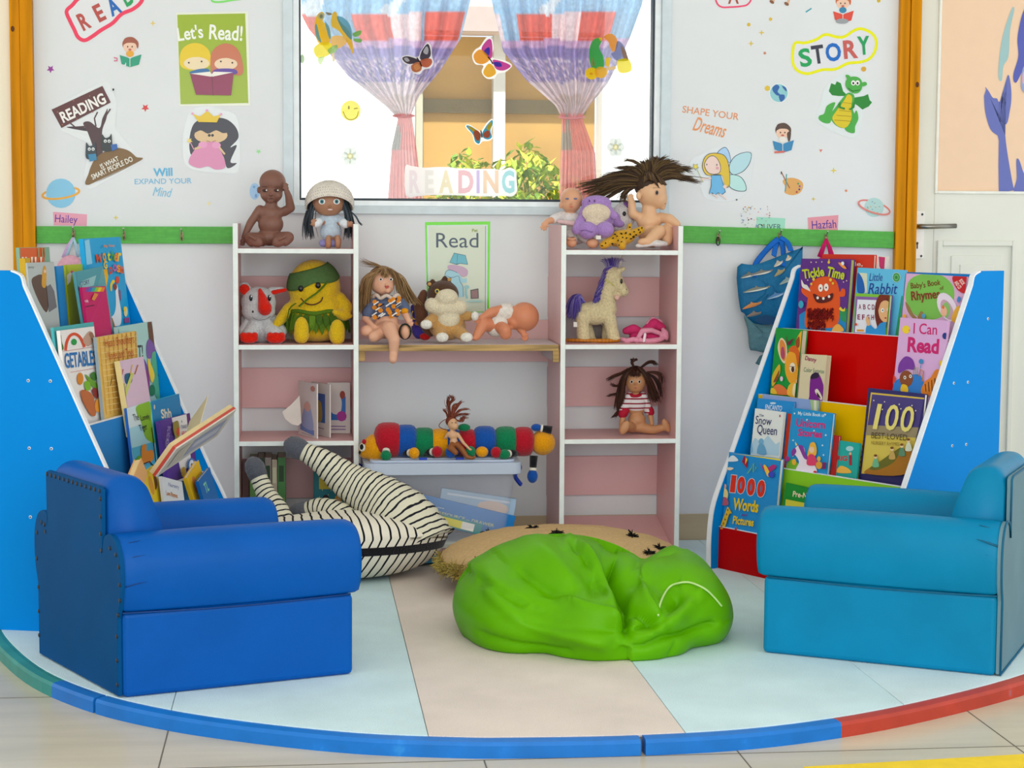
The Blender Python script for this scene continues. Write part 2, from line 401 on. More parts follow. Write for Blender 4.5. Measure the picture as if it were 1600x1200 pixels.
# panelled door with a painted glass light
dw = mat('e3e5d8', .4, 'wall'); dx0, dx1 = 2.05, 2.98
gxa = PY(1463, 200, .02).x; gzb = PY(1500, 302, .02).z
d = MB()
d.box((dx0, .02, ZF+.01), (gxa, .06, 2.12), dw); d.box((gxa, .02, ZF+.01), (dx1, .06, gzb), dw); d.box((dx1-.09, .02, gzb), (dx1, .06, 2.12), dw); d.box((gxa, .02, 2.0), (dx1-.09, .06, 2.12), dw)
pa = PY(1462, 374, .02); pb = PY(1590, 374, .02)
ring(d, pa.x+.022, pb.x-.022, .25, pa.z-.022, .018, .018, .008, .03, dw)
d.box((pa.x+.055, .014, .29), (pb.x-.055, .03, pa.z-.055), dw); d.box((pa.x+.085, .010, .32), (pb.x-.085, .03, pa.z-.085), dw)
ring(d, gxa+.008, dx1-.098, gzb+.008, 1.99, .01, .01, .012, .03, mat('eef0e6', .4))
door = struct(d.build('door_1', bevel=.003))
m = MB(); m.box((gxa, .03, gzb), (dx1-.09, .034, 2.0), mat('f0cfae', .12, var=.012)); pane = m.build('glass_pane', door)
m = MB(); h = PY(1434, 354, .02)
m.box((h.x-.02, .012, PY(1434, 404, .02).z), (h.x+.02, .0205, PY(1434, 330, .02).z), mat('f4f4ee', .3))
for sx in (-.012, .012):
    for py in (335, 400): q = PY(1434, py, .02); m.ell((h.x+sx, .0115, q.z), (.004, .003, .004), dk)
q = PY(1432, 383, .02); m.ell((q.x, .0115, q.z+.006), (.004, .002, .005), dk); m.box((q.x-.002, .010, q.z-.012), (q.x+.002, .0125, q.z+.006), dk)
m.build('lock_plate', door, bevel=.001)
m = MB(); m.tube([(h.x-.006, .012, h.z), (h.x-.006, -.03, h.z), (h.x+.01, -.042, h.z), (h.x+.115, -.036, h.z+.003)], [.009, .009, .0085, .008], mat('8f8d84', .3, 'metal'), 12); m.build('door_handle', door)
# outdoors beyond the window: bright ground, white wall, tan doorway and a bush
m = MB(); m.box((-8, .14, ZF-.3), (10, 9, ZF-.2), mat('e8e2d4', .8)); struct(m.build('ground'))
m = MB(); wy = 3.2
a = PY(648, 300, wy).x; b = PY(940, 300, wy).x; top = PY(700, 49, wy).z
m.box((-6, wy, -.3), (a, wy+.2, 5), mat('fdfdfb', .8, 'wall')); m.box((b, wy, -.3), (9, wy+.2, 5), mat('fdfdfb', .8, 'wall'))
m.box((a, wy, top), (b, wy+.2, 5), mat('d8c0b4', .8, 'wall'))
m.box((a, wy-.04, top), (b, wy, top+.12), mat('b8a49c', .7))
struct(m.build('wall_outside'))
m = MB()
m.box((a, wy+.25, -.3), (b, wy+.3, top), mat('b98f4c', .7, scale=2.2, var=.22))
z1 = PY(700, 150, wy).z; z2 = PY(700, 172, wy).z
m.box((a+.05, wy+.22, z2), (b-.05, wy+.25, z1), mat('7d6c4a', .7)); c = PY(785, 200, wy).x
m.box((c-.03, wy+.15, -.3), (c+.03, wy+.25, top), mat('d8d0c4', .6))
m.box((a, wy+.16, -.3), (a+.05, wy+.25, top), mat('b9b29a', .6))
struct(m.build('door_2'))
t = thing('bush', 'sunlit yellow green bush outside behind the window glass', 'bush', (PY(800, 300, 2.4).x, 2.4, ZF-.2))
m = MB(); lf = [mat('9ab02c', .5, 'leaf'), mat('c9c83a', .5, 'leaf'), mat('6f8f2e', .5, 'leaf')]; bc = PY(800, 290, 2.4)
for i in range(2600):
    while 1:
        x, y, z = (random.uniform(-1, 1) for _ in range(3))
        if x*x+y*y+z*z < 1 and z > -.9: break
    p = Vector((bc.x+x*.46, 2.4+y*.28, bc.z-.20+z*.36+.05*sin(x*9)))
    T = TR(*p) @ RZ(random.uniform(0, 360)) @ RX(random.uniform(-70, 70)); l = random.uniform(.02, .042)
    m.add([(0, -l, 0), (l*.5, 0, .006), (0, l, 0), (-l*.45, 0, .006)], [(0, 1, 2, 3)], random.choice(lf), False, T)
m.build('foliage', t)
m = MB()
for i in range(14):
    x = random.uniform(-.3, .3); m.tube([(bc.x+x*.3, 2.4, ZF-.2), (bc.x+x*.7, 2.4, .5), (bc.x+x, 2.4+random.uniform(-.1, .1), bc.z)], [.007, .005, .003], mat('6b7036', .8), 6)
m.build('stem', t)
# ------------------------------------------------------------------ carpeted platform
t = thing('reading_platform', 'low rounded platform with pale blue and blush carpet strips', 'platform', (.6, -1.2, ZF))
arc = [PZ(px, py, 0) for px, py in ((3, 985), (60, 1040), (150, 1080), (260, 1107), (400, 1128), (560, 1144), (700, 1150), (800, 1151), (1000, 1147), (1200, 1134), (1400, 1103), (1600, 1052))]
arc = [(p.x, p.y) for p in arc]
full = [(-.812, -.012), (-.815, -.5), (-.812, -.95)]+arc+[(1.9, -1.70), (1.985, -1.3), (1.99, -.8), (1.99, -.012)]
inner = [full[0]]+smoothpts(full[1:-1], 6, False)+[full[-1]]
def offs(P, d):
    out = []
    for i, p in enumerate(P):
        a = Vector(P[max(0, i-1)]); b = Vector(P[min(len(P)-1, i+1)]); q = (b-a).normalized(); out.append((p[0]+q.y*d, p[1]-q.x*d))
    return out
outer = offs(inner, .034)
m = MB(); m.prism(inner, -ZF-.006, mat('8d8578', .8), TR(0, 0, ZF)); m.build('deck', t)
cb = mat('d2ebef', .95, 'carpet'); cb2 = mat('d8edf0', .95, 'carpet'); cp = mat('e5d9cf', .95, 'carpet')
def clipx(P, x0, x1):
    for s, x in ((1, x0), (-1, x1)):
        Q = []
        for i in range(len(P)):
            a = P[i]; b = P[(i+1) % len(P)]; ia = s*(a[0]-x) >= 0; ib = s*(b[0]-x) >= 0
            if ia: Q.append(a)
            if ia != ib: f = (x-a[0])/(b[0]-a[0]); Q.append((x, a[1]+f*(b[1]-a[1])))
        P = Q
    return P
edges = [-.9, -.285, .262, .803, 1.338, 2.1]
for i, c in enumerate((cb, cb, cp, cb, cb2)):
    P = clipx(inner, edges[i]+.0008, edges[i+1]-.0008)
    if len(P) > 2: m = MB(); m.prism(P, .006, c, TR(0, 0, -.006)); m.build('carpet_strip', t, bevel=.001)
cg = mat('2f8f88', .45, 'worn', chip='3f9f86'); cbl = mat('1673c8', .4, 'worn', chip='2a88d8'); crd = mat('b8402f', .45, 'worn', chip='a8606a')
def arclen_at(px):
    best = min(range(len(inner)), key=lambda i: abs(proj(inner[i])-px)); return best
def proj(p):
    v = Vector((p[0], p[1], 0))-CAM; return 800+CF*v.dot(RT)/v.dot(FW)
front = [i for i in range(len(inner)) if inner[i][1] < -1.3]
def idx(px): return min(front, key=lambda i: abs(proj(inner[i])-px))
def rim(i0, i1, c, e0=0, e1=0):
    m = MB(); n = i1-i0+1; vs = []
    pr = lambda i: [(*inner[i], -.002), (*inner[i], ZF), (*offs(inner, .034)[i], ZF), (*outer[i], -.0105), (*offs(inner, .030)[i], -.003), (*offs(inner, .012)[i], -.0005)]
    for i in range(i0, i1+1): vs += pr(i)
    if e0: vs[:6] = [tuple(Vector(vs[k]).lerp(Vector(vs[k+6]), e0)) for k in range(6)]
    if e1: vs[-6:] = [tuple(Vector(vs[-6+k]).lerp(Vector(vs[-12+k]), e1)) for k in range(6)]
    fs = [(5, 4, 3, 2, 1, 0), tuple((n-1)*6+k for k in range(6))]
    for i in range(n-1):
        for k in range(6): fs.append((i*6+k, i*6+(k+1) % 6, (i+1)*6+(k+1) % 6, (i+1)*6+k))
    m.add(vs, fs, c); return m.build('rim', t)
offs0 = offs
_o = {}
def offs(P, d):
    k = d
    if k not in _o: _o[k] = offs0(P, d)
    return _o[k]
a, b, c, d = idx(105), idx(165), idx(1008), idx(1305)
rim(0, a, cg)['label'] = 'green painted stretch of rim'; rim(a, b, cbl, 0, .12); rim(b, c, cbl, .1, .12); rim(c, d, cbl, .1); rim(d, len(inner)-1, crd)['label'] = 'worn red stretch of rim'

# ------------------------------------------------------------------ pink shelf units and the plywood shelf between them
pink = mat('e2b6b4', .42, 'wall'); edge = mat('e9efe9', .4); pinkl = mat('e4bcba', .42, 'wall')
ZS = (.983, .684, .382); ZT = PY(369, 349, -.317).z; TH = .0155
def board(t, name, x0, x1, y0, y1, z0, z1, front=True, M=pink):
    m = MB(); m.box((x0, y0+.002, z0), (x1, y1, z1), M); m.box((x0, y0, z0), (x1, y0+.002, z1), edge)
    return m.build(name, t, bevel=.0008)
def unit(xl, xr, d, label, tilt):
    t = thing('shelf_unit', label, 'shelf unit', ((xl+xr)/2, -d/2, 0))
    board(t, 'side_panel', xl-TH, xl, -d, -.016, 0, ZT); board(t, 'side_panel', xr, xr+TH, -d, -.016, 0, ZT)
    for z in ZS: board(t, 'shelf_board', xl, xr, -d, -.018, z-.0145, z)
    m = MB(); q = mat('e4b6b4', .42, 'wall')
    m.add([(xl, -d, .018), (xr, -d, .018), (xr, -.018, .088), (xl, -.018, .088), (xl, -d, .004), (xr, -d, .004), (xr, -.018, .074), (xl, -.018, .074)],
          [(0,1,2,3),(7,6,5,4),(4,5,1,0),(5,6,2,1),(6,7,3,2),(7,4,0,3)], q); m.build('bottom_board', t, bevel=.0008)
    for y0, y1 in ((433, 494.5), (573.5, 634.5), (712.5, 773)):
        m = MB(); m.box((xl-TH, -.016, PY(955, y1, -.016).z), (xr+TH, -.002, PY(955, y0, -.016).z), pink); m.build('back_slat', t, bevel=.0008)
    return t
unit(.8325, 1.1911, .3208, 'pink shelf unit with white edges, right one, its lowest shelf empty', 0)
unit(-.1921, .1642, .317, 'pink shelf unit with white edges, left one, behind the zebra', 0)
t = thing('plywood_shelf', 'plywood shelf joining the two pink shelf units, raw edge facing out', 'shelf', (.5, -.16, .684))
ply = mat('a98a55', .6, 'wood', sc=(1.5, 20, 60), var=.45); lam = mat('d9cfd0', .4, 'wall')
xa, xb = .1642+TH+.0005, .8325-TH-.0005
m = MB(); m.box((xa, -.312, .666), (xb-.004, -.018, .6835), lam); m.box((xa, -.314, .664), (xb-.004, -.312, .6835), ply); m.build('shelf_board', t, bevel=.0008)
m = MB(); m.box((xa, -.30, .632), (xa+.02, -.03, .6655), ply); m.build('bracket', t)
m = MB(); m.box((xb-.022, -.31, .628), (xb-.002, -.295, .6655), ply); m.prism([(-.295, .6655), (-.03, .6655), (-.03, .63), (-.295, .632)], .018, lam, Matrix(((0,0,1,xb-.021),(1,0,0,0),(0,1,0,0),(0,0,0,1)))); m.build('bracket', t)
m = MB(); m.box((.1642, -.0155, PY(710, 565.5, -.016).z), (.8325, -.001, PY(710, 500, -.016).z), pinkl); m.build('back_slat', t, bevel=.0008)

# ------------------------------------------------------------------ sloped book displays
BH, BW, BD = .938, .735, .475
def setb(z): return .079+(z-.336)*(.355-.079)/(.938-.336) if z > .336 else .079*max(z-.15, 0)/.186
TZ = (.13, .33, .535, .74, .925)
def display(N, deg, label, far_cut):
    th = radians(deg); u = Vector((cos(th), sin(th), 0)); b = Vector((-u.y, u.x, 0)); o = Vector((*N, 0))
    t = thing('book_display', label, 'book display', TR(*o))
    M = Matrix((b, Vector((0, 0, 1)), u)).transposed().to_4x4(); M.translation = o       # local x back, y up, z across
    blue = mat('0088da', .35, 'wall', spec=.08); we = mat('eef2f6', .4)
    prof = smoothpts([(0, 0), (0, .10), (.012, .19), (.045, .27), (.079, .336)], 4, False)+[(.335, .893)]+smoothpts([(.338, .90), (.346, .926), (.372, .938)], 4, False)+[(BD, .938), (BD, 0)]
    for z in (0, BW-.016):
        m = MB(); m.prism(prof, .016, blue, M @ TR(0, 0, z))
        for i in range(len(prof)-3):                                   # white edge banding along the front
            p, q = Vector(prof[i]), Vector(prof[i+1]); dd = (q-p).normalized(); nn = Vector((dd.y, -dd.x))*-.0012
            m.add([(*(p+nn), z-.0006), (*(q+nn), z-.0006), (*(q+nn), z+.0166), (*(p+nn), z+.0166)], [(0, 1, 2, 3)], we, False, M)
            nn2 = -nn*2.5
            for zz in (z-.0006, z+.0166): m.add([(*(p+nn), zz), (*(q+nn), zz), (*(q+nn2), zz), (*(p+nn2), zz)], [(0, 1, 2, 3)], we, False, M)
        p = m.build('side_panel', t)
        for y in (.3, .48, .655) if z == 0 and N[0] < 0 else (.44, .62, .80):
            for x in (.27, .33) if y < .8 else (.41,):
                for s in ((-1,) if z == 0 else (1,)):
                    k = MB(); zz = z if s < 0 else z+.016
                    k.ell((0, 0, 0), (.0045, .0045, .0016), mat('d7dee6', .4), seg=12, ring=6); k.ell((0, 0, s*.0012), (.0022, .0022, .001), mat('202428', .5), seg=10, ring=6)
                    for i in range(len(k.v)): k.v[i] = tuple(M @ (Vector(k.v[i])+Vector((x+(.075 if y < .5 else 0)*0, y, zz))))
                    k.build('screw', p)
    cols = ('b80408', '8fd02e', 'f0bc00', 'cc0404', '0088de') if N[0] > 0 else ('b80408', '2a86d0', '2a86d0', '2a86d0', '0088de')
    for k, z in enumerate(TZ):
        zb = 0 if k == 0 else TZ[k-1]-.07
        xt = setb(z)+.022+(.012 if k == 0 else 0); xb_ = setb(zb)+.030+(.004 if k else .002)
        if k: xb_ = xt-.010
        m = MB(); c = mat('#'+cols[k], .35, 'wall', spec=.08)
        m.prism([(xb_, zb), (xt, z), (xt+.012, z), (xb_+.012, zb)], BW-.034, c, M @ TR(0, 0, .017))
        if k < 4: m.prism([(xt-.001, z), (xt+.013, z), (xt+.013, z+.0015), (xt-.001, z+.0015)], BW-.034, we, M @ TR(0, 0, .017))
        m.build('tier_board', t)
        if k < 4:                                                       # pocket floor the books stand on
            x1 = setb(TZ[k+1])+.012
            m = MB(); m.box((xt+.012, z-.068, .017), (x1+.006, z-.056, BW-.017), blue, M); m.build('pocket_floor', t)
    m = MB(); m.box((BD-.012, .01, .017), (BD-.002, .925, BW-.017), blue, M); m.build('back_board', t)
    return t, M
DL, ML = display((-.38, -1.345), 74.6, 'blue sloped book display behind the deep blue armchair', 0)
DR, MR = display((1.253, -.526), -60.4, 'blue sloped book display with red, yellow and green tiers behind the turquoise armchair', 0)

# ------------------------------------------------------------------ children's armchairs
def armchair(label, O, ux, uy, L, Wd, c, cback, studs):
    O = Vector(O); ux = Vector(ux).normalized(); uy = Vector(uy).normalized()
    M = Matrix((ux, uy, Vector((0, 0, 1)))).transposed().to_4x4(); M.translation = O        # x towards the front, y away from the camera
    rot = TR(*O)
    t = thing('armchair', label, 'armchair', rot)
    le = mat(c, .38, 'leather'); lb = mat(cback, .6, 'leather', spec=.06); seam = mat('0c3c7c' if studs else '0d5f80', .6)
    YZ = lambda x: M @ Matrix(((0,0,1,x),(1,0,0,0),(0,1,0,0),(0,0,0,1)))
    XZ = lambda y: M @ Matrix(((1,0,0,0),(0,0,1,y),(0,1,0,0),(0,0,0,1)))
    aw = Wd*.19
    def armprof(s):
        P = smoothpts([(.002, .196), (-.008, .222), (-.014, .265), (-.010, .315), (.012, .352), (.05, .366), (.085, .352), (aw+.006, .315), (aw+.008, .25), (aw, .19)], 4, False)
        return P if s > 0 else [(Wd-x, z) for x, z in P][::-1]
    m = MB()                                                            # base with its side panels
    m.box((.006, .0, 0), (L-.003, Wd, .194), le, M); m.build('base', t, bevel=.012, bseg=3)
    for s in (1, -1):                                                   # rolled arms, slightly swollen towards the front
        P = armprof(s); n = len(P); cy = aw/2 if s > 0 else Wd-aw/2; vs = []; xs = [0.004, .012, .03, .08, .2, .35, L-.06, L-.02, L, L+.012, L+.016]
        for i, x in enumerate(xs):
            k = {0: .93, 1: .985, len(xs)-3: .985, len(xs)-2: .93, len(xs)-1: .80}.get(i, 1)
            k *= 1+.03*sin(pi*x/L)
            for y, z in P: vs.append((x, cy+(y-cy)*k, .27+(z-.27)*k))
        fs = []
        for i in range(len(xs)-1):
            for j in range(n): fs.append((i*n+j, i*n+(j+1) % n, (i+1)*n+(j+1) % n, (i+1)*n+j))
        fs += [tuple(range(n)), tuple((len(xs)-1)*n+j for j in range(n))[::-1]]
        if s < 0: fs = [f[::-1] for f in fs]
        m = MB(); m.add(vs, [f[::-1] for f in fs], le, True, M); a = m.build('arm', t)
        yy = -.0015 if s > 0 else Wd+.0015
        m = MB(); m.tube([M @ Vector((x, yy, .1945-.006*sin(pi*x/L))) for x in (.004, .1, .2, .3, .4, L-.012)], .0022, seam, 6); m.build('piping', a)
    m = MB(); m.box((.1, aw-.01, .18), (L-.015, Wd-aw+.01, .245), le, M); m.build('seat', t, bevel=.03, bseg=4)
    y0, y1 = Wd*.175, Wd*.865
    m = MB(); P = smoothpts([(.012, .19), (.008, .40), (.010, .455), (.030, .484), (.062, .490), (.094, .478), (.112, .445), (.138, .37), (.16, .29), (.168, .2)], 4, False)
    ny = 12; vs = []; fs = []; n = len(P)
    for j in range(ny+1):
        f = j/ny; y = y0+(y1-y0)*f; e = min(f, 1-f)*ny; k = 1 if e > 1 else .93+.07*sqrt(max(0, 1-(1-e)**2))
        for x, z in P: vs.append((.085+(x-.085)*k, y, .25+(z-.25)*(k*.5+.5)))
    for j in range(ny):
        for i in range(n): fs.append((j*n+i, j*n+(i+1) % n, (j+1)*n+(i+1) % n, (j+1)*n+i))
    fs += [tuple(range(n))[::-1], tuple(ny*n+i for i in range(n))]
    m.add(vs, [f for f in fs], le, True, M); bk = m.build('backrest', t)
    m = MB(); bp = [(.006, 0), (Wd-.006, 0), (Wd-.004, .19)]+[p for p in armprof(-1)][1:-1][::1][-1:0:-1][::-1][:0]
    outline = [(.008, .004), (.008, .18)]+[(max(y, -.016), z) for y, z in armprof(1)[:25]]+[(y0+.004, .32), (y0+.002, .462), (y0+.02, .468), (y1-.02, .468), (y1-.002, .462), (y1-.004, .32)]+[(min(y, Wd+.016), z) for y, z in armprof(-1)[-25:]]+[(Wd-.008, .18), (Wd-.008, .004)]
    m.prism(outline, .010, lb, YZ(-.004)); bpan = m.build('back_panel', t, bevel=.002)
    if studs:
        path = [(.012, .03)]+[(.012, z) for z in (.085, .14)]+[(y+.006, z) for y, z in ((-.002, .19), (-.014, .225), (-.014, .26), (-.010, .30), (.006, .325), (.04, .335), (y0, .322))]
        path += [(y0+.008, z) for z in (.36, .40, .44)]
        nails = [(y, z) for y, z in path]+[(y0+.012+(y1-y0-.024)*k/12, .458) for k in range(13)]+[(Wd-.012, .05), (Wd-.012, .11), (Wd-.012, .17), (Wd-.004, .24), (Wd-.008, .305), (Wd-.04, .335), (Wd-.06, .332), (y1+.005, .315)]
        for y, z in nails:
            k = MB(); k.ell((0, 0, 0), (.0025, .0055, .0055), mat('20242c', .35), seg=10, ring=6)
            for i in range(len(k.v)): k.v[i] = tuple(M @ (Vector(k.v[i])+Vector((-.0045, y, z))))
            k.build('stud', bpan)
        for i in range(4):                                              # gathers where the arm meets the back
            z = .345-.030*i; m2 = MB()
            y = (.014, -.004, -.0085, -.011)[i]
            m2.tube([M @ Vector((.008, y, z)), M @ Vector((.03, y-.004, z+.006)), M @ Vector((.05+.01*(i % 2), y-.003, z+.009))], [.0022, .0014, .0004], seam, 6); m2.build('gather', t)
    else:
        m = MB(); e = [M @ Vector((-.006, y, z)) for y, z in outline]
        m.tube(e+[e[0]], .0028, seam, 6); m.build('piping', bpan)
        for i in range(3):
            z = .345-.03*i; m2 = MB(); y = -.008 if i else .02
            m2.tube([M @ Vector((.006, y, z)), M @ Vector((.03, y-.004, z+.008)), M @ Vector((.055, y-.004, z+.014))], [.003, .0022, .0006], seam, 6); m2.build('gather', t)
        for x, y, z in ((.40, .045, .3675), (.30, .036, .3675), (.06, .04, .366), (.46, -.0175, .29), (.2, -.002, .10)):
            pass
    return t
B = PZ(190, 1092); A = PZ(62, 1022); Cc = PZ(550, 1054)
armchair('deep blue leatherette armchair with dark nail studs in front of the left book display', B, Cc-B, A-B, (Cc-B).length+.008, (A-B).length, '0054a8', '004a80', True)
B2 = PZ(1558, 1058); A2 = PZ(1192, 1020); d = (A2-B2).normalized()
armchair('turquoise leatherette armchair beside the green bean bag', B2, d, (-d.y*-1*-1, 0, 0) if 0 else Vector((d.y, -d.x, 0)), (A2-B2).length+.005, .53, '0480ac', '6a8c98', False)
# ------------------------------------------------------------------ soft things on the platform
def px_of(P):
    v = Vector(P)-CAM; z = v.dot(FW); return 800+CF*v.dot(RT)/z, 600-CF*v.dot(UP)/z
def smin(a, b, k):
    h = max(k-abs(a-b), 0)/k; return min(a, b)-h*h*k*.25
def segd(p, a, b):
    ax, ay = a; bx, by = b; dx, dy = bx-ax, by-ay; L = dx*dx+dy*dy
    t = 0 if L == 0 else max(0, min(1, ((p[0]-ax)*dx+(p[1]-ay)*dy)/L)); qx, qy = ax+t*dx, ay+t*dy
    s = (p[0]-ax)*dy-(p[1]-ay)*dx
    return sqrt((p[0]-qx)**2+(p[1]-qy)**2), t, (1 if s > 0 else -1)
# green bean bag: two slumped lobes with folds running between them
bagO = Vector((.76, -1.40, 0))
t = tag(thing('bean_bag', '', 'x', tuple(bagO)), 'bright green slumped bean bag lying in front of the burlap cushion', 'bean bag')
lob = [((-.085, .045, .085), (.275, .27, .165)), ((-.20, -.02, .06), (.16, .24, .13)), ((.205, -.06, .085), (.13, .19, .125)), ((.225, .035, .125), (.09, .13, .088)), ((.02, -.215, .05), (.20, .13, .11)), ((.27, -.03, .06), (.085, .17, .085))]
def bagsd(p):
    d = 9
    for c, r in lob:
        q = sqrt(sum(((p[i]-c[i])/r[i])**2 for i in range(3))); v = (q-1)*min(r); d = smin(d, v, .025)
    return d
# folds: line in the picture, width, depth (positive sinks, negative rises), softness of the left and right flank
folds = [
 ([(968, 858), (966, 885), (978, 915), (984, 950), (983, 985), (984, 1008)], 15, .050, 1.6, .55), ([(984, 1008), (1003, 1012), (1030, 1000), (1075, 990), (1128, 974)], 8, .020, .8, 1.5),
 ([(742, 897), (780, 922), (828, 943)], 9, .016, 2.6, .4), ([(800, 878), (850, 912), (878, 932)], 13, .020, 1.8, .7), ([(885, 838), (915, 865), (930, 888)], 12, .022, 1.6, .6), ([(931, 888), (925, 915), (918, 935)], 12, .010, 1, 1),
 ([(930, 880), (940, 905), (948, 935)], 12, .012, 1, 1),
 ([(800, 963), (860, 980), (930, 985), (980, 984)], 15, .014, .6, 1.6), ([(985, 930), (1005, 950), (1035, 975)], 9, .030, 1.5, .5), ([(990, 985), (1010, 975), (1035, 976)], 8, .018, 1, 1),
 ([(1040, 905), (1055, 930), (1075, 940)], 9, .008, 1, 1), ([(1005, 882), (1030, 868), (1056, 862)], 7, .012, .6, 1.6),
 ([(1048, 958), (1060, 938), (1062, 922)], 10, .020, .5, 1.5), ([(1042, 1032), (1055, 1012), (1062, 1000)], 5, .006, 1, 1), ([(735, 985), (800, 1008), (900, 1022)], 10, .012, 1, 1),
 ([(868, 933), (905, 943), (945, 950), (982, 964)], 9, -.016, 2.0, .6), ([(748, 902), (790, 950), (850, 982), (960, 1010)], 14, -.018, .8, 1.8), ([(1000, 1000), (1040, 975), (1070, 950), (1084, 930)], 11, -.020, 1.4, .7),
 ([(830, 840), (870, 880), (905, 925)], 16, -.012, 1, 1), ([(900, 842), (940, 880), (958, 930), (976, 975)], 12, -.018, 1.4, .6), ([(1003, 905), (1012, 880), (1045, 858), (1068, 850)], 9, -.010, 1, 1), ([(1002, 905), (1008, 935), (1035, 968)], 7, -.016, .7, 1.3)]
m = MB(); c0 = Vector((.04, -.02, .055)); nu, nv = 340, 170; gm = mat('5faa00', .42, 'leather')
vs = []
for j in range(nv):
    th = pi*(j+.5)/nv
    for i in range(nu):
        ph = 2*pi*i/nu; d = Vector((sin(th)*cos(ph), sin(th)*sin(ph), cos(th))); lo, hi = 0, .7
        for _ in range(22):
            mid = (lo+hi)/2
            if bagsd(c0+d*mid) < 0: lo = mid
            else: hi = mid
        vs.append(bagO+c0+d*lo)
def nrm(k):
    j, i = divmod(k, nu); a = vs[j*nu+(i+1) % nu]-vs[j*nu+(i-1) % nu]; b = vs[min(j+1, nv-1)*nu+i]-vs[max(j-1, 0)*nu+i]
    n = b.cross(a); n = n.normalized() if n.length else Vector((0, 0, 1)); return n if n.dot(vs[k]-bagO-c0) > 0 else -n
FOLDS = [(smoothpts(f[0], 4, False), f[1], f[2]*(1.5 if f[2] > 0 else 1.25))+f[3:] for f in folds]
def ends(q, path, w):
    a, b = path[0], path[-1]; d = min(sqrt((q[0]-a[0])**2+(q[1]-a[1])**2), sqrt((q[0]-b[0])**2+(q[1]-b[1])**2)); return min(1, .25+d/(2.2*w))
out = []
for k, p in enumerate(vs):
    n = nrm(k); q = px_of(p); s = 0
    if n.dot(CAM-p) > 0:
        for path, w, dep, fl, fr_ in FOLDS:
            dm, tt, sg = min((segd(q, path[i], path[i+1]) for i in range(len(path)-1)), key=lambda z: z[0])
            w2 = w*(fl if sg < 0 else fr_)
            if dm < 4*w2:
                e = ends(q, path, w); s -= dep*e*(math.exp(-dm/w2*1.3) if dep > 0 else math.exp(-(dm/w2)**2*1.1))
    s += .004*noise.noise(p*7)+.0012*noise.noise(p*19)
    p = p+n*s; p.z = max(.001, p.z); out.append(p)
fs = [(j*nu+i, j*nu+(i+1) % nu, (j+1)*nu+(i+1) % nu, (j+1)*nu+i) for j in range(nv-1) for i in range(nu)]
fs = [f[::-1] for f in fs]; fs += [tuple(range(nu)), tuple((nv-1)*nu+i for i in range(nu))[::-1]]
m.add(out, fs, gm, True); m.build('cover', t)
def on_bag(px, py):
    best = min((p for p in out if (p-bagO-c0).dot(CAM-p) > -.05), key=lambda p: (px_of(p)[0]-px)**2+(px_of(p)[1]-py)**2-(0 if p.y < -1.35 else -400)); return best
m = MB(); pts = [on_bag(*q)+Vector((0, -.004, .003)) for q in ((1027, 962), (1032, 940), (1045, 920), (1062, 912), (1080, 912), (1100, 920), (1115, 933), (1126, 948))]
m.tube(smoothpts(pts, 5, False), .0028, mat('b9dc8a', .5), 6); pp = m.build('piping', t); pp['label'] = 'pale piping on the seam'

# burlap cushion with black tufts and a straw fringe
t = thing('floor_cushion', 'burlap cushion with black yarn tufts and straw fringe behind the bean bag', 'cushion', (.80, -.76, 0))
cu = Vector((.765, -.78, .076)); bur = mat('c8a878', .95, 'cloth')
def cush(u, v, g=1.0):
    a = 2*pi*u; ph = pi*(v-.5); r = cos(ph); rr = abs(r)**.75*(1 if r >= 0 else -1)
    f = (abs(cos(a))**2.5+abs(sin(a))**2.5)**(-1/2.5)
    x = .365*f*cos(a)*rr; y = .245*f*sin(a)*rr; z = .075*sin(ph)*(1+.30*(1-(x/.4)**2)*(1 if ph > 0 else .0))
    R = RZ(-6); p = R @ Vector((x, y, z*g)); return cu+p+Vector((0, 0, .004*noise.noise(p*25)))
m = MB(); m.grid(lambda u, v: cush(u, v), 72, 28, bur, True, None, True); m.build('cover', t)
m = MB(); strw = [mat('b39b45', .8), mat('8f7a3a', .8), mat('c9b868', .8)]
for i in range(1000):
    u = .5+random.uniform(-.04, .22); p = cush(u, .5+random.uniform(-.10, .06)); d = Vector((random.uniform(-1, .3), random.uniform(-1, -.2), random.uniform(-.6, .7))).normalized()
    l = random.uniform(.010, .028); e = Vector((random.uniform(-.01, .01), 0, random.uniform(-.012, .012)))
    m.tube([p-d*.004, p+d*l*.5+e*.5, p+d*l+e], [.0011, .001, .0007], random.choice(strw), 4)
fr = m.build('fringe', t); fr['kind'] = 'stuff'; fr['label'] = 'straw coloured loopy fringe'
blk = mat('141210', .9)
def nearest_c(px, py):
    return min((cush(i/90, j/40) for i in range(90) for j in range(12, 40)), key=lambda p: (px_of(p)[0]-px)**2+(px_of(p)[1]-py)**2+(300 if p.y > cu.y+.08 and p.z < cu.z else 0))
for px, py in ((762, 833), (832, 824), (868, 833), (927, 831), (988, 838), (742, 877), (1015, 862), (1030, 856)):
    p = nearest_c(px, py); m = MB()
    for i in range(44):
        d = Vector((random.gauss(0, 1), random.gauss(0, .5)-.3, random.uniform(-.1, .5))).normalized(); l = random.uniform(.012, .026)
        m.tube([p, p+d*l*.5, p+d*l+Vector((0, 0, -.003))], [.002, .0018, .001], blk, 4)
    m.build('tuft', t)

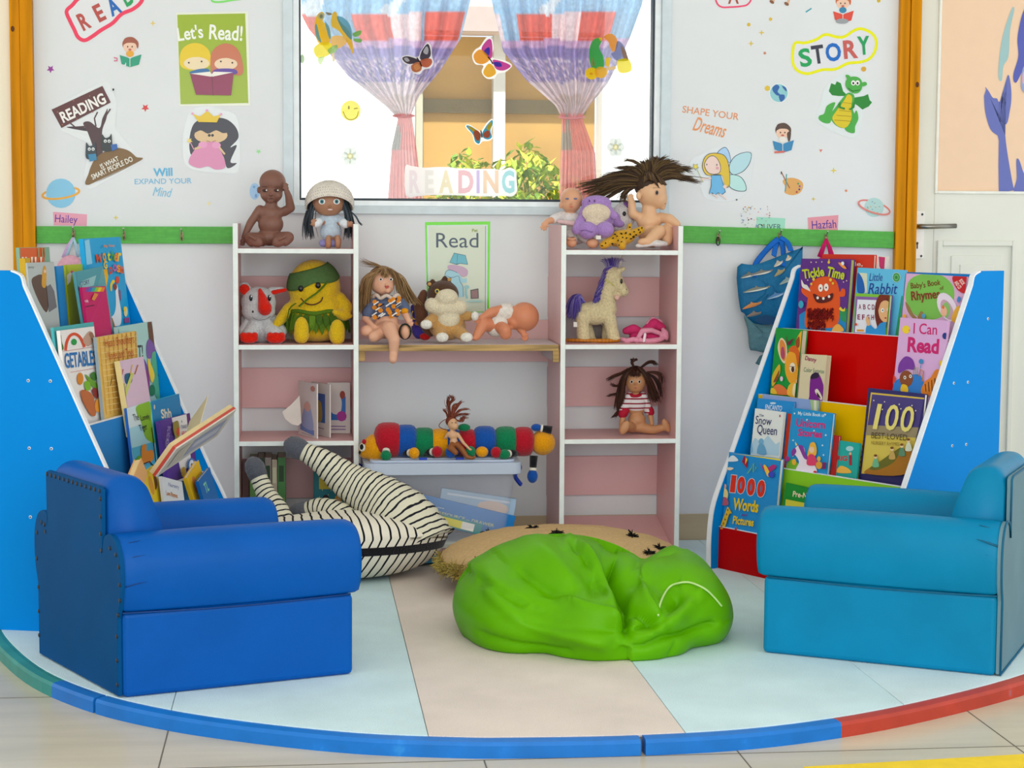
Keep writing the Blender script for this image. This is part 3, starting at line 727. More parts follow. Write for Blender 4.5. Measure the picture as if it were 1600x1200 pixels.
# zebra cushion lying on its back, legs in the air
t = thing('zebra_cushion', 'zebra striped animal cushion on its back with grey hooves up', 'cushion', (.12, -.62, 0))
zm = mat('efe9d8', .9, 'bands', pitch=.0255, dist=.028, edge=.70, nscale=7, c2='14151b'); zl = mat('e0dcc4', .9, 'bands', pitch=.0185, dist=.012, edge=.62, nscale=22, c2='20222a')
hoof = mat('5a5d66', .9, 'plush'); blkz = mat('15151a', .95, 'plush')
zc_ = Vector((.10, -.60, .145)); m = MB(); nu, nv = 96, 40
def zeb(u, v):
    a = 2*pi*u; ph = pi*(v-.5); r = abs(cos(ph))**.62
    cx, sy = cos(a), sin(a)
    x = .345*(abs(cx)**.9)*(1 if cx > 0 else -1)*r; y = .165*sy*r*(1-.45*max(0, x/.345)**3)
    top = .056*(1-.35*max(0, (x+.02)/.345)**1.6)*(1-.6*max(0, -(x-.05)/.39))
    z = (top if ph > 0 else .140)*sin(ph)+(.0 if ph > 0 else 0)
    y += -.03*(x/.345); p = zc_+RZ(14) @ Vector((x, y, z-.035*max(0, x/.345)**2*(1 if ph > 0 else .2)))
    p.z = max(.002, p.z); return p
b0 = m.grid(zeb, nu, nv, zm, True, None, True)
for j in range(nv):
    for i in range(nu):
        p = Vector(m.v[b0+j*nu+i]); h = p.z-.14; m.attr[b0+j*nu+i] = (p.x*.93+.10*p.y)+(1.9*h*h if h > 0 else -.55*h*.9)+(.9*h*(p.x-.1) if h > 0 else 0)
m.build('body', t)
m = MB(); ring_ = [zeb(i/72, .40)+Vector((0, 0, 0)) for i in range(72)]; cen = zc_
vs = []
for i in range(73):
    for v in (.375, .387, .42, .435):
        p = zeb((i % 72)/72, v); q = (p-Vector((cen.x, cen.y, p.z))); q = q.normalized()*.002 if q.length else q; vs.append(p+q)
m.add(vs, [(i*4+k, (i+1)*4+k, (i+1)*4+k+1, i*4+k+1) for i in range(72) for k in range(3)], blkz, True); bd = m.build('back_stripe', t); bd['label'] = 'solid black stripe along the back'
def zleg(pts, r, hp):
    P = smoothpts(pts, 8, False); m = MB(); n = len(P)
    rr = [r[0]+(r[1]-r[0])*(i/(n-1))**1.3 for i in range(n)]
    m.tube(P, [q*(1+.035*sin(i*2.1)) for i, q in enumerate(rr)], zl, 20, sattr=True); m.v = [(x, y, max(.003, z)) for x, y, z in m.v]; lg = m.build('leg', t)
    h = MB(); d = (Vector(P[0])-Vector(P[4])).normalized(); e = Vector(P[0])
    h.tube([e-d*.004, e+d*.012, e+d*.035, e+d*.055, e+d*.066], [r[0]*1.06, r[0]*1.18, r[0]*1.2, r[0]*.9, r[0]*.3], hoof, 18); h.build('hoof', lg)
L = lambda px, py, Y: PY(px, py, Y)
zleg([L(474, 705, -.40), L(505, 722, -.42), L(545, 752, -.44), L(588, 778, -.48), L(628, 812, -.53), L(652, 856, -.56)], (.028, .125), 0)
zleg([L(404, 745, -.40), L(416, 772, -.42), L(434, 800, -.46), L(450, 840, -.51), L(475, 885, -.56)], (.026, .05), 0)
zleg([L(480, 797, -.43), L(500, 794, -.45), L(530, 806, -.49), L(560, 838, -.54)], (.025, .055), 0)

# ------------------------------------------------------------------ storage box and what stands on it
t = thing('storage_box', 'clear plastic storage box with pale lid between the shelf units', 'box', (.44, -.26, 0))
ac = mat('dfe5f4', .25, 'milky', dens=.15); lidm = mat('c9d6ea', .25, 'milky', dens=.80)
yf, yb = -.425, -.105
def rr(x0, x1, y0, y1, r, n=5):
    P = []
    for cx, cy, a in ((x1-r, y1-r, 0), (x0+r, y1-r, 90), (x0+r, y0+r, 180), (x1-r, y0+r, 270)):
        for k in range(n+1): q = radians(a+90*k/n); P.append((cx+r*cos(q), cy+r*sin(q)))
    return P
m = MB(); lo = rr(.262, .628, yf+.035, yb-.03, .03); hi = rr(.222, .668, yf+.012, yb-.005, .03); n = len(lo)
vs = [(x, y, .004) for x, y in lo]+[(x, y, .286) for x, y in hi]+[(x, y, .286) for x, y in rr(.226, .664, yf+.016, yb-.009, .028)]+[(x, y, .008) for x, y in rr(.266, .624, yf+.039, yb-.034, .028)]
fs = [tuple(range(n))[::-1]]+[(k*n+i, k*n+(i+1) % n, (k+1)*n+(i+1) % n, (k+1)*n+i) for k in range(3) for i in range(n)]+[tuple(3*n+i for i in range(n))]
m.add(vs, fs, ac, False); m.build('tub', t)
m = MB(); P = rr(.192, .684, yf-.008, yb+.012, .03)
m.prism(P, .036, lidm, TR(0, 0, .287)); m.prism(rr(.212, .664, yf+.012, yb-.008, .025), .008, lidm, TR(0, 0, .323)); m.prism(rr(.25, .63, yf+.03, yb-.03, .02), .004, lidm, TR(0, 0, .331)); m.build('lid', t, bevel=.006)
bl = mat('1c3fb4', .35)
for x in (.40, .525):
    m = MB(); q = PY(661 if x < .5 else 718, 717, yf+.03); m.box((q.x-.012, yf+.018, .3305), (q.x+.012, yf+.032, .338), bl); m.build('clip', t, bevel=.002)
for s, x in ((1, .684), (-1, .192)):
    m = MB(); m.tube(smoothpts([(x+s*.004, -.27, .302), (x+s*.012, -.27, .285), (x-s*.004, -.27, .262), (x+s*.010, -.27, .238), (x+s*.016, -.27, .232)], 4, False), .007, bl, 8, flat=2.6, up=(0, 1, 0)); m.build('latch', t)
# things kept in the box, seen through its wall
def flat_item(name, label, cat, M, w, h, th, c, bevel=.001, group=None, art=None):
    t2 = thing(name, label, cat, M, group); k = MB(); k.box((-w/2, -th, -h/2), (w/2, 0, h/2), mat(c, .5), M)
    if art: art(Art(k, lambda x, y, l: M @ Vector((x, -th-.0004*l, y))))
    k.build('cover', t2, bevel=bevel); return t2
def in_box(px, py, Y, ang): return TR(*PY(px, py, Y)) @ RY(ang)
def a1(a):
    a.text('RESOURCE -- DRAWER', .03, -.002, .18, .010, 'e0e27a', rot=0, flip=1); a.text('story pack', -.07, .014, .05, .005, 'e8eef0', flip=1)
flat_item('folder', 'blue folder with yellow lettering tilted inside the clear storage box', 'folder', in_box(714, 806, -.372, 14), .36, .085, .012, '0f7cc8', art=a1)
def a2(a): a.rect(-.10, -.012, .06, .012, 'ece04a'); a.rect(.06, -.012, .10, .012, 'f2efe6')
flat_item('folder', 'yellow banded folder lying under the blue one inside the storage box', 'folder', in_box(692, 812, -.386, 15), .25, .034, .012, '4f9a9a', art=a2)
flat_item('magazine', 'pale blue and peach magazine near the top inside the storage box', 'magazine', in_box(745, 788, -.33, 9), .24, .075, .02, 'a8c4dc', art=lambda a: (a.ell(.05, 0, .05, .02, 'e8c8b0'), a.rect(-.1, .02, .1, .026, 'dfe8ee'), a.rect(-.11, -.03, .11, -.024, 'e4eef4')))
for k, (c, lb) in enumerate((('d8dcd4', 'white paper pad low in the clear storage box'), ('3f8fae', 'teal book at the bottom of the clear storage box'), ('c9a0a8', 'dusky pink book second from the bottom in the storage box'))):
    flat_item('book' if k else 'paper_pad', lb, 'book' if k else 'paper', TR(.44, -.23, (.0635, .022, .046)[k]), .30, (.014, .024, .018)[k], .2, c)
# caterpillar of stuffed segments
t = thing('plush_caterpillar', 'long plush caterpillar with red, blue, green and yellow segments on the box lid', 'plush toy', (.47, -.27, .335))
red, blu, grn, yel, pblack, pwhite = (mat(c, .9, 'plush') for c in ('b01226', '0f4fa4', '087a4c', 'e39a08', '16161a', 'e8e2d2'))
Yc = -.335
def seg_(px, py, rx, rz, c, name='segment', dy=0):
    p = PY(px, py, Yc+dy); p.z = max(p.z, .336+rz*.90); m = MB(); pr = [(rz*max(.03, (1-abs(q)**3.6))**.42, rx*1.12*q) for q in (-1, -.96, -.85, -.65, -.4, 0, .4, .65, .85, .96, 1)]; m.lathe(pr, c, TR(*p) @ RY(90), 26); return m.build(name, t)
for px, py, rx, rz, c in ((607, 698, .042, .056, red), (634, 697, .036, .052, blu), (662, 699, .035, .047, grn), (688, 698, .034, .045, yel), (706, 699, .032, .044, blu), (729, 698, .032, .044, red), (757, 697, .036, .049, blu), (790, 698, .036, .048, grn), (817, 700, .032, .047, red)):
    seg_(px, py, rx, rz, c)
p = PY(848, 697, Yc); m = MB(); m.ell((p.x, p.y, .336+.038), (.040, .040, .040), yel, seg=26, ring=16); m.build('segment', t)
m = MB(); p = PY(588, 700, Yc); e = PY(570, 703, Yc)
m.ell(p, (.045, .042, .046), yel, seg=24, ring=16); m.ell(e, (.020, .026, .028), yel, seg=20, ring=12); hd = m.build('head', t, remesh=.004, smooth_it=6)
hd['label'] = 'yellow snouted head'
m = MB(); q = PY(566, 699, Yc-.038); m.ell(q, (.010, .006, .013), pwhite); m.ell(q+Vector((-.002, -.005, .002)), (.006, .004, .009), pblack); m.build('eye', hd)
m = MB(); q = PY(569, 690, Yc-.042); m.ell(q, (.007, .005, .008), red); m.build('cheek', hd)
m = MB(); q = PY(562, 707, Yc-.02); m.ell(q, (.004, .006, .006), pblack); m.build('nose', hd)
def foot(px, py, c, bx=None, Y=-.402, r=(.017, .016, .018), ang=0):
    p = PY(px, py, Y); m = MB(); m.ell(p, r, c, seg=18, ring=12); fo = m.build('foot', t)
    if bx:
        b = PY(*bx, Yc-.02); m = MB(); d = b-p; m.tube([p+d*.28, p+d*.42], [.0125, .0118], pwhite, 12); m.build('cuff', fo)
        m = MB(); m.tube([p+d*.42, p+d*.7, b], [.011, .012, .013], pblack, 12); m.build('boot', fo)
foot(603, 712, grn, (604, 692), -.402, (.017, .016, .017)); foot(647, 708, yel, (630, 706)); foot(683, 706, red, (664, 706)); foot(704, 707, blu)
foot(735, 706, grn); foot(753, 706, yel, None, -.402, (.02, .016, .017)); foot(775, 707, red, None); foot(788, 710, grn, (806, 707), -.402, (.019, .016, .016)); foot(725, 668, grn, None, -.375, (.020, .015, .012))
foot(838, 668, blu, (862, 672), -.35, (.017, .015, .012)); foot(832, 744, blu, (834, 712), -.36, (.017, .016, .022))
# ------------------------------------------------------------------ picture books
def plane_hit(px, py, P0, n):
    d = ray(px, py); return CAM+d*((P0-CAM).dot(n)/d.dot(n))
def make_book(P0, n, TL, TR_, BL, th, cover, label, art=None, H=None, floor=None, group=None, spine=None, pages='efe8d8', soft=False, name='picture_book', pagecol=None, clamp=None):
    """P0, n: plane of the front cover; corners are found on that plane"""
    n = n.normalized(); a = plane_hit(*TL, P0, n); b = plane_hit(*TR_, P0, n); c = plane_hit(*BL, P0, n)
    u = (b-a).normalized(); v = (c-a); v = (v-u*v.dot(u)).normalized(); w = (b-a).length
    if floor is not None: H = min((q.z-floor)/(-v.z) for q in (a, b))
    if H is None: H = (c-a).length
    if clamp:                                                          # keep the book between the two side panels
        MI, sgn, lo, hi = clamp
        for side in (0, 1):
            zs = [(MI @ q).z for q in ((a, a+v*H) if side == 0 else (b, b+v*H))]; uz = (MI.to_3x3() @ u).z
            if min(zs) < lo: d = (lo-min(zs))/abs(uz); a, b = (a+u*d*(1 if uz > 0 else 0), b) if side == 0 else (a, b-u*d*(0 if uz > 0 else 1))
            if max(zs) > hi: d = (max(zs)-hi)/abs(uz); a, b = (a+u*d*(0 if uz > 0 else 1), b) if side == 0 else (a, b-u*d*(1 if uz > 0 else 0))
        w = (b-a).length
    o = a+v*H; M = Matrix((u, -v, n)).transposed().to_4x4(); M.translation = o
    t = thing(name, label, 'book', M @ TR(w/2, 0, -th/2), group); cv = mat(cover, .35, 'plain'); sp = mat(spine or cover, .35, 'plain'); e = min(.0022, th*.25)
    m = MB(); m.box((0, 0, -e), (w, H, 0), cv, M); m.box((0, 0, -th), (w, H, -th+e), sp, M); m.box((-.0006, 0, -th), (e, H, -.0002), sp, M)
    def onto(x, y, l):
        q = M.inverted() @ plane_hit(x, y, P0, n); q.x = max(.0003, min(w-.0003, q.x)); q.y = max(.0003, min(H-.0003, q.y)); return M @ Vector((q.x, q.y, .0003*l))
    if art: art(Art(m, onto))
    m.build('cover', t)
    p = MB(); q = .0 if soft else .0025; p.box((e, q, -th+e+.0002), (w-q-.0003, H-q, -e-.0002), mat(pagecol or pages, .8, 'plain'), M); p.build('pages', t)
    return t
def tier_plane(M, k, off, lean):
    xt = setb(TZ[k])+.022; P0 = M @ Vector((xt-.002-off, TZ[k], 0)); a = radians(lean)
    n = M.to_3x3() @ Vector((-cos(a), sin(a), 0)); fl = (TZ[k-1]-.0555); return P0, n, fl
def bk(M, k, off, lean, TL, TR_, BL, th, cover, label, art=None, **kw):
    P0, n, fl = tier_plane(M, k, off, lean); kw.setdefault('clamp', (M.inverted(), 1, .0185, BW-.0185))
    return make_book(P0, n, TL, TR_, BL, th, cover, label, art, floor=fl, group=('picture books on the right display' if M is MR else 'picture books on the left display'), **kw)
def face(a, x, y, r, skin, hair, bob=True):
    a.ell(x, y-r*.15, r*1.15, r*1.15, hair); a.ell(x, y, r*.95, r*.92, skin)
    a.poly([(x-r*.95, y-r*.1), (x-r*.7, y-r*.8), (x, y-r), (x+r*.7, y-r*.8), (x+r*.95, y-r*.1), (x+r*.3, y-r*.45), (x-r*.4, y-r*.45)], hair)
    for s in (-1, 1): a.ell(x+s*r*.35, y+r*.05, r*.1, r*.13, '2a211c', n=8)
    a.stroke([(x-r*.3, y+r*.45), (x, y+r*.58), (x+r*.3, y+r*.45)], r*.1, 'b0483c')

# ---- right display, top pocket
bk(MR, 4, .008, 4, (1370, 400), (1388, 401), (1368, 470), .006, 'e6ddd6', 'white and pink thin book at the back of the right display, beside the red book', lambda a: (a.poly([(1373, 401), (1383, 402), (1381, 430), (1374, 416)], 'c8326a'),))
bk(MR, 4, .020, 4, (1285, 397), (1366, 398), (1282, 500), .012, 'd3341c', 'red covered book at the back of the right display behind Tickle Time', lambda a: a.text('le,', 1342, 413, 12, 8, 'f0d8d0'))
def art_tickle(a):
    a.poly([(1253, 405), (1329, 405.5), (1327, 519), (1249, 515)], '5f2f86'); a.poly([(1249, 492), (1268, 480), (1310, 487), (1327, 482), (1327, 519), (1249, 515)], '1f86c4')
    a.poly([(1312, 487), (1327, 482), (1327, 505), (1314, 500)], '2f9458')
    a.poly(smoothpts([(1258, 508), (1262, 470), (1266, 448), (1273, 437), (1290, 432), (1305, 437), (1311, 450), (1313, 472), (1310, 505), (1300, 512), (1270, 512)]), 'e4571c')
    a.poly(smoothpts([(1266, 466), (1254, 458), (1253, 450), (1258, 452), (1261, 447), (1264, 452), (1270, 452)]), 'e4571c'); a.poly(smoothpts([(1308, 462), (1320, 463), (1321, 453), (1316, 451), (1313, 456), (1308, 452)]), 'e4571c')
    a.poly(smoothpts([(1253, 437), (1257, 444), (1262, 446), (1267, 455), (1262, 453), (1254, 448)]), 'e8e4da')
    for x, y in ((1283, 450), (1292, 449)): a.ell(x, y, 3.6, 6, 'f6f2e6'); a.ell(x, y+.5, 1.1, 1.6, '222222', n=8)
    a.poly(smoothpts([(1272, 459), (1287, 465), (1302, 458), (1301, 468), (1290, 473), (1277, 472)]), '5a1c18')
    for x, y in ((1279, 465.5), (1288, 466.5), (1297, 463.5)): a.ell(x, y, 2, 2.3, 'f4eee0', n=10)
    a.poly(smoothpts([(1302, 518), (1306, 509), (1313, 507), (1320, 517)]), 'e3a84e')
    a.text('Tickle', 1272.5, 426.5, 34, 15, 'c6d224', 8, .03); a.text('Time', 1308, 427, 28, 16, 'c6d224', -12, .03)
    for x, y, r in ((1297, 410, 2), (1297.5, 406.5, 1), (1273.5, 436.5, 2.2), (1300, 437.5, 2.2), (1270, 444, 1.8), (1304, 443, 1.8)): a.ell(x, y, r, r*1.2, 'e6c23a', n=10)
    for x, y in ((1270, 410), (1278, 410), (1287, 409.5), (1265, 438), (1321, 441), (1326, 439)): a.ell(x, y, 1, 1, 'e8cfa8', n=8)
    a.poly(smoothpts([(1313, 411), (1319, 412), (1326, 420), (1320, 419)]), 'f0963a'); a.ell(1320, 412, 2.5, 3, 'dfe8ea', n=10)
    a.ell(1255, 476, 4, 6, '35a8c4'); a.poly(smoothpts([(1315, 484), (1317, 480), (1321, 484), (1325, 480), (1328, 484), (1321, 487)]), 'e6d83a')
tk = bk(MR, 4, .050, 5, (1252, 404), (1330, 405), (1248, 516), .018, '5f2f86', 'purple picture book titled Tickle Time with an orange monster and red fur tongue', art_tickle, pagecol='b9c06a')
m = MB(); P0, n_, _f = tier_plane(MR, 4, .0515, 5); fur = [mat('7c0c0c', .9), mat('5c0808', .9), mat('9a1812', .9)]
for i in range(420):
    if random.random() < .45: px, py = random.uniform(1264, 1303), random.uniform(481, 498)
    else: px, py = random.uniform(1263, 1290), random.uniform(481, 519)
    p = plane_hit(px, py, P0, n_)+n_*.0012; d = Vector((random.uniform(-.6, .6), random.uniform(-.3, .3), -1))+n_*.7
    m.tube([p, p+d.normalized()*.005, p+d.normalized()*.009+Vector((0, 0, -.002))], [.0016, .0013, .0006], random.choice(fur), 4)
q = m.build('fur_tongue', tk); q['label'] = 'dark red furry tongue'
def art_rabbit(a):
    a.poly([(1341, 419), (1414, 423), (1405, 528), (1336, 522)], '62c0e8'); a.poly([(1341, 426), (1355, 427), (1355, 458), (1340, 457)], 'd8dcc0'); a.poly(smoothpts([(1340, 428), (1345, 430), (1350, 442), (1351, 457), (1340, 456)]), '1c62b8')
    a.poly([(1409, 462), (1413.5, 463), (1405, 527), (1399, 526)], '2c9a5c')
    a.text('Little', 1369, 433, 21, 12, '2a4a9a', 0, 0, .25); a.text('Rabbit', 1380, 451, 46, 17, '1d3f96', 0, 0, .25)
    a.ell(1401.5, 433.5, 6.3, 7.6, 'd8dccc'); a.ell(1401.5, 433.5, 5.6, 7, '3a9a4e'); a.ell(1401.5, 433.5, 3.4, 4.4, '7cc07a'); a.ell(1401.5, 433.5, 2.3, 3, '2f8a44')
bk(MR, 4, .030, 5, (1340, 418), (1415, 422), (1335, 524), .008, '62c0e8', 'light blue book titled Little Rabbit behind the alphabet book', art_rabbit)
def art_abc(a):
    a.poly([(1337.5, 463), (1384, 465), (1381, 523), (1334, 520)], '8a5fa8'); a.poly([(1340, 468), (1372, 469), (1370, 521), (1336, 519)], 'e6e8f0')
    for i, ch in enumerate('ABCD'): a.text(ch, 1344+i*7, 479.3+.2*i, 4.2, 8, '8a1e4a', 0, .02)
    for i, ch in enumerate('EFGH'): a.text(ch, 1342.5+i*7.3, 495.3+.2*i, 4.2, 8, '8a1e4a', 0, .02)
    a.poly(smoothpts([(1371, 508), (1368, 490), (1370, 472), (1376, 461), (1386, 459), (1393, 464), (1395, 478), (1393, 505), (1388, 512), (1374, 512)]), '6a2214')
    a.poly(smoothpts([(1374, 478), (1382, 470), (1390, 472), (1393, 484), (1391, 499), (1384, 504), (1377, 498), (1374, 488)]), 'e4b07c')
    a.poly(smoothpts([(1373, 486), (1378, 473), (1388, 467), (1394, 476), (1393, 464), (1382, 459), (1372, 470)]), '7a2a16')
    for x, y in ((1380.5, 485), (1390, 484)): a.ell(x, y, 2.6, 3.4, 'eef0ee', n=12); a.ell(x+.4, y, 1, 1.6, '30506a', n=8)
    a.ell(1385.5, 497, 1.6, 1.2, 'b02a2a', n=8)
    a.poly(smoothpts([(1356, 524), (1356, 510), (1362, 508), (1370, 514), (1378, 505), (1390, 504), (1395, 512), (1393, 526), (1372, 525)]), '2a8fd0')
    a.poly(smoothpts([(1357, 508), (1355, 498), (1358, 494), (1360, 500), (1361, 508)]), 'e4b07c'); a.ell(1339.5, 507, 2, 2.2, 'd0402a', n=8); a.rect(1341, 515, 1352, 518, 'd8962a')
bk(MR, 4, .055, 5, (1337, 458), (1391, 461), (1333, 521), .012, '7fc238', 'alphabet board book with a red haired woman in blue pointing at letters', art_abc, spine='7a4a9a')
def art_rhymes(a):
    a.poly([(1416.5, 428), (1520, 433), (1508, 515), (1410, 505)], 'dcaed4')
    a.poly(smoothpts([(1416, 470), (1420, 440), (1440, 428.5), (1470, 430), (1488, 445), (1491, 465), (1482, 488), (1455, 500), (1430, 492)]), '7cbf52')
    a.poly(smoothpts([(1415, 472), (1420, 477), (1427, 490), (1433, 497), (1426, 497), (1418, 485)]), '9a7a4a'); a.poly(smoothpts([(1434, 498), (1440, 486), (1446, 497)]), '9a7a4a')
    a.text("Baby's", 1435, 447, 23, 12, '7a3a18', 4, .01); a.text('Book', 1460, 442, 20, 9, '7a3a18', 6, .01); a.text('of', 1472, 450, 6, 6, '7a3a18', 8, 0); a.text('Rhymes', 1447, 463, 45, 19, '8a2a1c', 5, .02)
    a.ell(1481, 480, 14, 24, 'e9dcea', -25); a.ell(1481, 484, 8.5, 17, 'c9a4b8', -25); a.poly(smoothpts([(1472, 482), (1480, 472), (1486, 484), (1480, 497)]), '8cc06a'); a.ell(1476, 487, 5, 8, 'f0b898'); a.ell(1475, 480, 2, 3, 'e0703a', n=8)
    a.poly(smoothpts([(1491, 431.5), (1513, 432.5), (1510, 457), (1500, 455), (1492, 444)]), 'c31822'); a.text('BOOK\nAND CD', 1501.5, 443, 13, 14, 'f6dcd6', -55, .02)
    a.poly(smoothpts([(1488, 500), (1498, 478), (1506, 490), (1504, 506)]), 'f2b43a'); a.poly(smoothpts([(1497, 469), (1500, 463), (1503, 467), (1499, 473)]), '3a86c4')
    a.ell(1415, 494, 3, 3, 'f0a83a', n=10); a.ell(1445, 494, 3, 4, '56a4c8', n=10)
bk(MR, 4, .030, 5, (1416, 427), (1522, 433), (1410, 500), .016, 'dcaed4', "lilac book titled Baby's Book of Rhymes with a green tree", art_rhymes, spine='b01c28')
# ---- right display, second pocket
def art_canread(a):
    a.poly([(1407.5, 497), (1491, 503), (1479, 622), (1394, 612)], 'dcaedc')
    a.text('I Can', 1446, 514, 37, 17, 'cc1f6e', -3, .01); a.text('Read', 1443, 540, 49, 24, 'cc1f6e', -4, .035)
    a.ell(1416, 515, 6, 6.5, 'f2d232'); a.ell(1421, 516, 1.5, 1, 'e8863a', n=8); a.ell(1477, 525, 4, 5, '223a86'); a.stroke([(1481, 528), (1484, 530)], .8, '223a86')
    a.poly(smoothpts([(1396, 606), (1402, 594), (1422, 586), (1440, 588), (1443, 616), (1396, 611)]), '2f7fd0')
    a.ell(1417, 592, 10.5, 13, '8a4a26'); a.poly(smoothpts([(1405, 583), (1406, 568), (1416, 557), (1427, 562), (1430, 577), (1418, 577)]), '7a3aa0')
    for x, y in ((1415, 590), (1424, 588)): a.ell(x, y, 2.2, 2.8, 'f4f0ea', n=10); a.ell(x, y, 1, 1.4, '201814', n=8)
    a.poly(smoothpts([(1409, 611), (1411, 601), (1419, 603), (1420, 613)]), 'f0c22a'); a.poly(smoothpts([(1396, 585), (1402, 592), (1396, 600)]), 'd8463a')
    a.ell(1441, 565, 3.6, 4, '3a8ac4'); a.stroke([(1441, 570), (1440, 576)], 1, '3a8ac4'); a.stroke([(1438, 588), (1440, 577), (1445, 580), (1443, 596)], 1.6, 'c07a3a')
    a.poly(smoothpts([(1443, 616), (1446, 598), (1456, 590), (1464, 578), (1472, 580), (1474, 594), (1476, 618)]), 'e8862a')
    for x in (1448, 1453, 1458, 1463): a.stroke([(x, 600-(x-1448)*.6), (x+1, 612)], 1.2, '3a2416')
    a.ell(1474, 568, 4, 5, 'f0c432', n=12)
    for x in (1430, 1433, 1436): a.stroke([(x, 586), (x+1.5, 574)], .8, '6a9a4a')
bk(MR, 3, .030, 6, (1407, 496), (1493, 502), (1395, 608), .008, 'dcaedc', 'pink book titled I Can Read with a child in a purple cap', art_canread)
def art_deer(a):
    a.poly([(1213.5, 512.5), (1251, 515), (1250, 616), (1206, 615)], '12963a'); z = lambda x, y: (1150+x*.1333, 500+y*.1333)
    Z = lambda L: [z(*p) for p in L]
    a.poly(smoothpts(Z([(505, 250), (540, 210), (590, 280), (600, 430), (570, 510), (520, 450), (490, 330)])), 'e9d4b0'); a.poly(smoothpts(Z([(515, 260), (545, 235), (582, 300), (585, 430), (565, 480), (525, 420)])), 'e08a3a'); a.poly(smoothpts(Z([(535, 330), (560, 320), (575, 400), (560, 460), (530, 420)])), 'b0486a')
    a.poly(smoothpts(Z([(700, 260), (770, 130), (795, 200), (770, 380), (720, 340)])), 'e8b02a'); a.poly(smoothpts(Z([(700, 260), (745, 195), (750, 300), (720, 330)])), '9a4a1e')
    a.poly(smoothpts(Z([(600, 420), (640, 360), (700, 330), (740, 420), (760, 600), (790, 670), (770, 740), (710, 740), (640, 740), (590, 640), (580, 520)])), 'f0a62a'); a.poly(smoothpts(Z([(620, 360), (680, 300), (740, 350), (770, 500), (770, 600), (730, 560), (700, 400)])), 'd8641e')
    a.poly(smoothpts(Z([(710, 720), (750, 670), (795, 680), (790, 740), (740, 755)])), 'efe2b8'); a.ell(*z(790, 680), 1.6, 1.6, '3a1a10', n=8)
    a.ell(*z(670, 560), 4.6, 8, 'f2e6c8'); a.ell(*z(675, 580), 2.4, 4.6, '4a2a14'); a.stroke(Z([(640, 545), (700, 550)]), .8, '3a2414')
    a.poly(smoothpts(Z([(430, 690), (460, 600), (520, 520), (530, 600), (500, 690), (440, 780)])), 'd8b22a'); a.poly(smoothpts(Z([(450, 730), (490, 640), (520, 590), (500, 700)])), '8a4a2a')
    a.poly(Z([(590, 160), (620, 260), (690, 210), (650, 290), (615, 300)]), '6a2a3a')
    a.poly(smoothpts(Z([(440, 860), (450, 790), (500, 755), (570, 780), (630, 850), (620, 880)])), 'e0763a'); a.poly(smoothpts(Z([(620, 880), (640, 760), (740, 740), (755, 900)])), 'f0b83a'); a.poly(smoothpts(Z([(680, 880), (690, 760), (740, 760), (745, 890)])), 'efe2b8'); a.poly(smoothpts(Z([(425, 860), (430, 800), (470, 810), (495, 865)])), 'ecc02a')
    a.ell(*z(550, 690), 2.4, 4, 'e8c8dc', n=10)
bk(MR, 3, .036, 6, (1213, 512), (1254, 515), (1205, 613), .024, '12963a', 'green board book with a smiling cartoon deer on the cover', art_deer, pagecol='d8d2b8')
def art_surprise(a):
    a.poly([(1253, 554), (1291, 555), (1297, 632), (1258, 628)], 'd9cda8')
    a.text('Danny', 1267, 562, 18, 9, '9a1a5a', -12, .03); a.text('Color Surprise', 1272, 580, 32, 9, '2a6a5a', -6, 0)
    a.poly(smoothpts([(1265, 618), (1267, 590), (1275, 582), (1283, 590), (1290, 615), (1290, 630), (1266, 625)]), '7a1f8a'); a.poly(smoothpts([(1267, 592), (1270, 584), (1279, 583), (1279, 590)]), '2a1c3a'); a.poly(smoothpts([(1274, 612), (1278, 608), (1285, 620), (1283, 625)]), 'e8dcc8'); a.poly(smoothpts([(1277, 613), (1281, 618), (1283, 623), (1278, 619)]), '241418')
bk(MR, 3, .064, 7, (1253, 553), (1292, 555), (1258, 628), .020, 'd9cda8', 'cream board book titled Color Surprise standing ajar by the deer book', art_surprise, pagecol='cfc4a4')
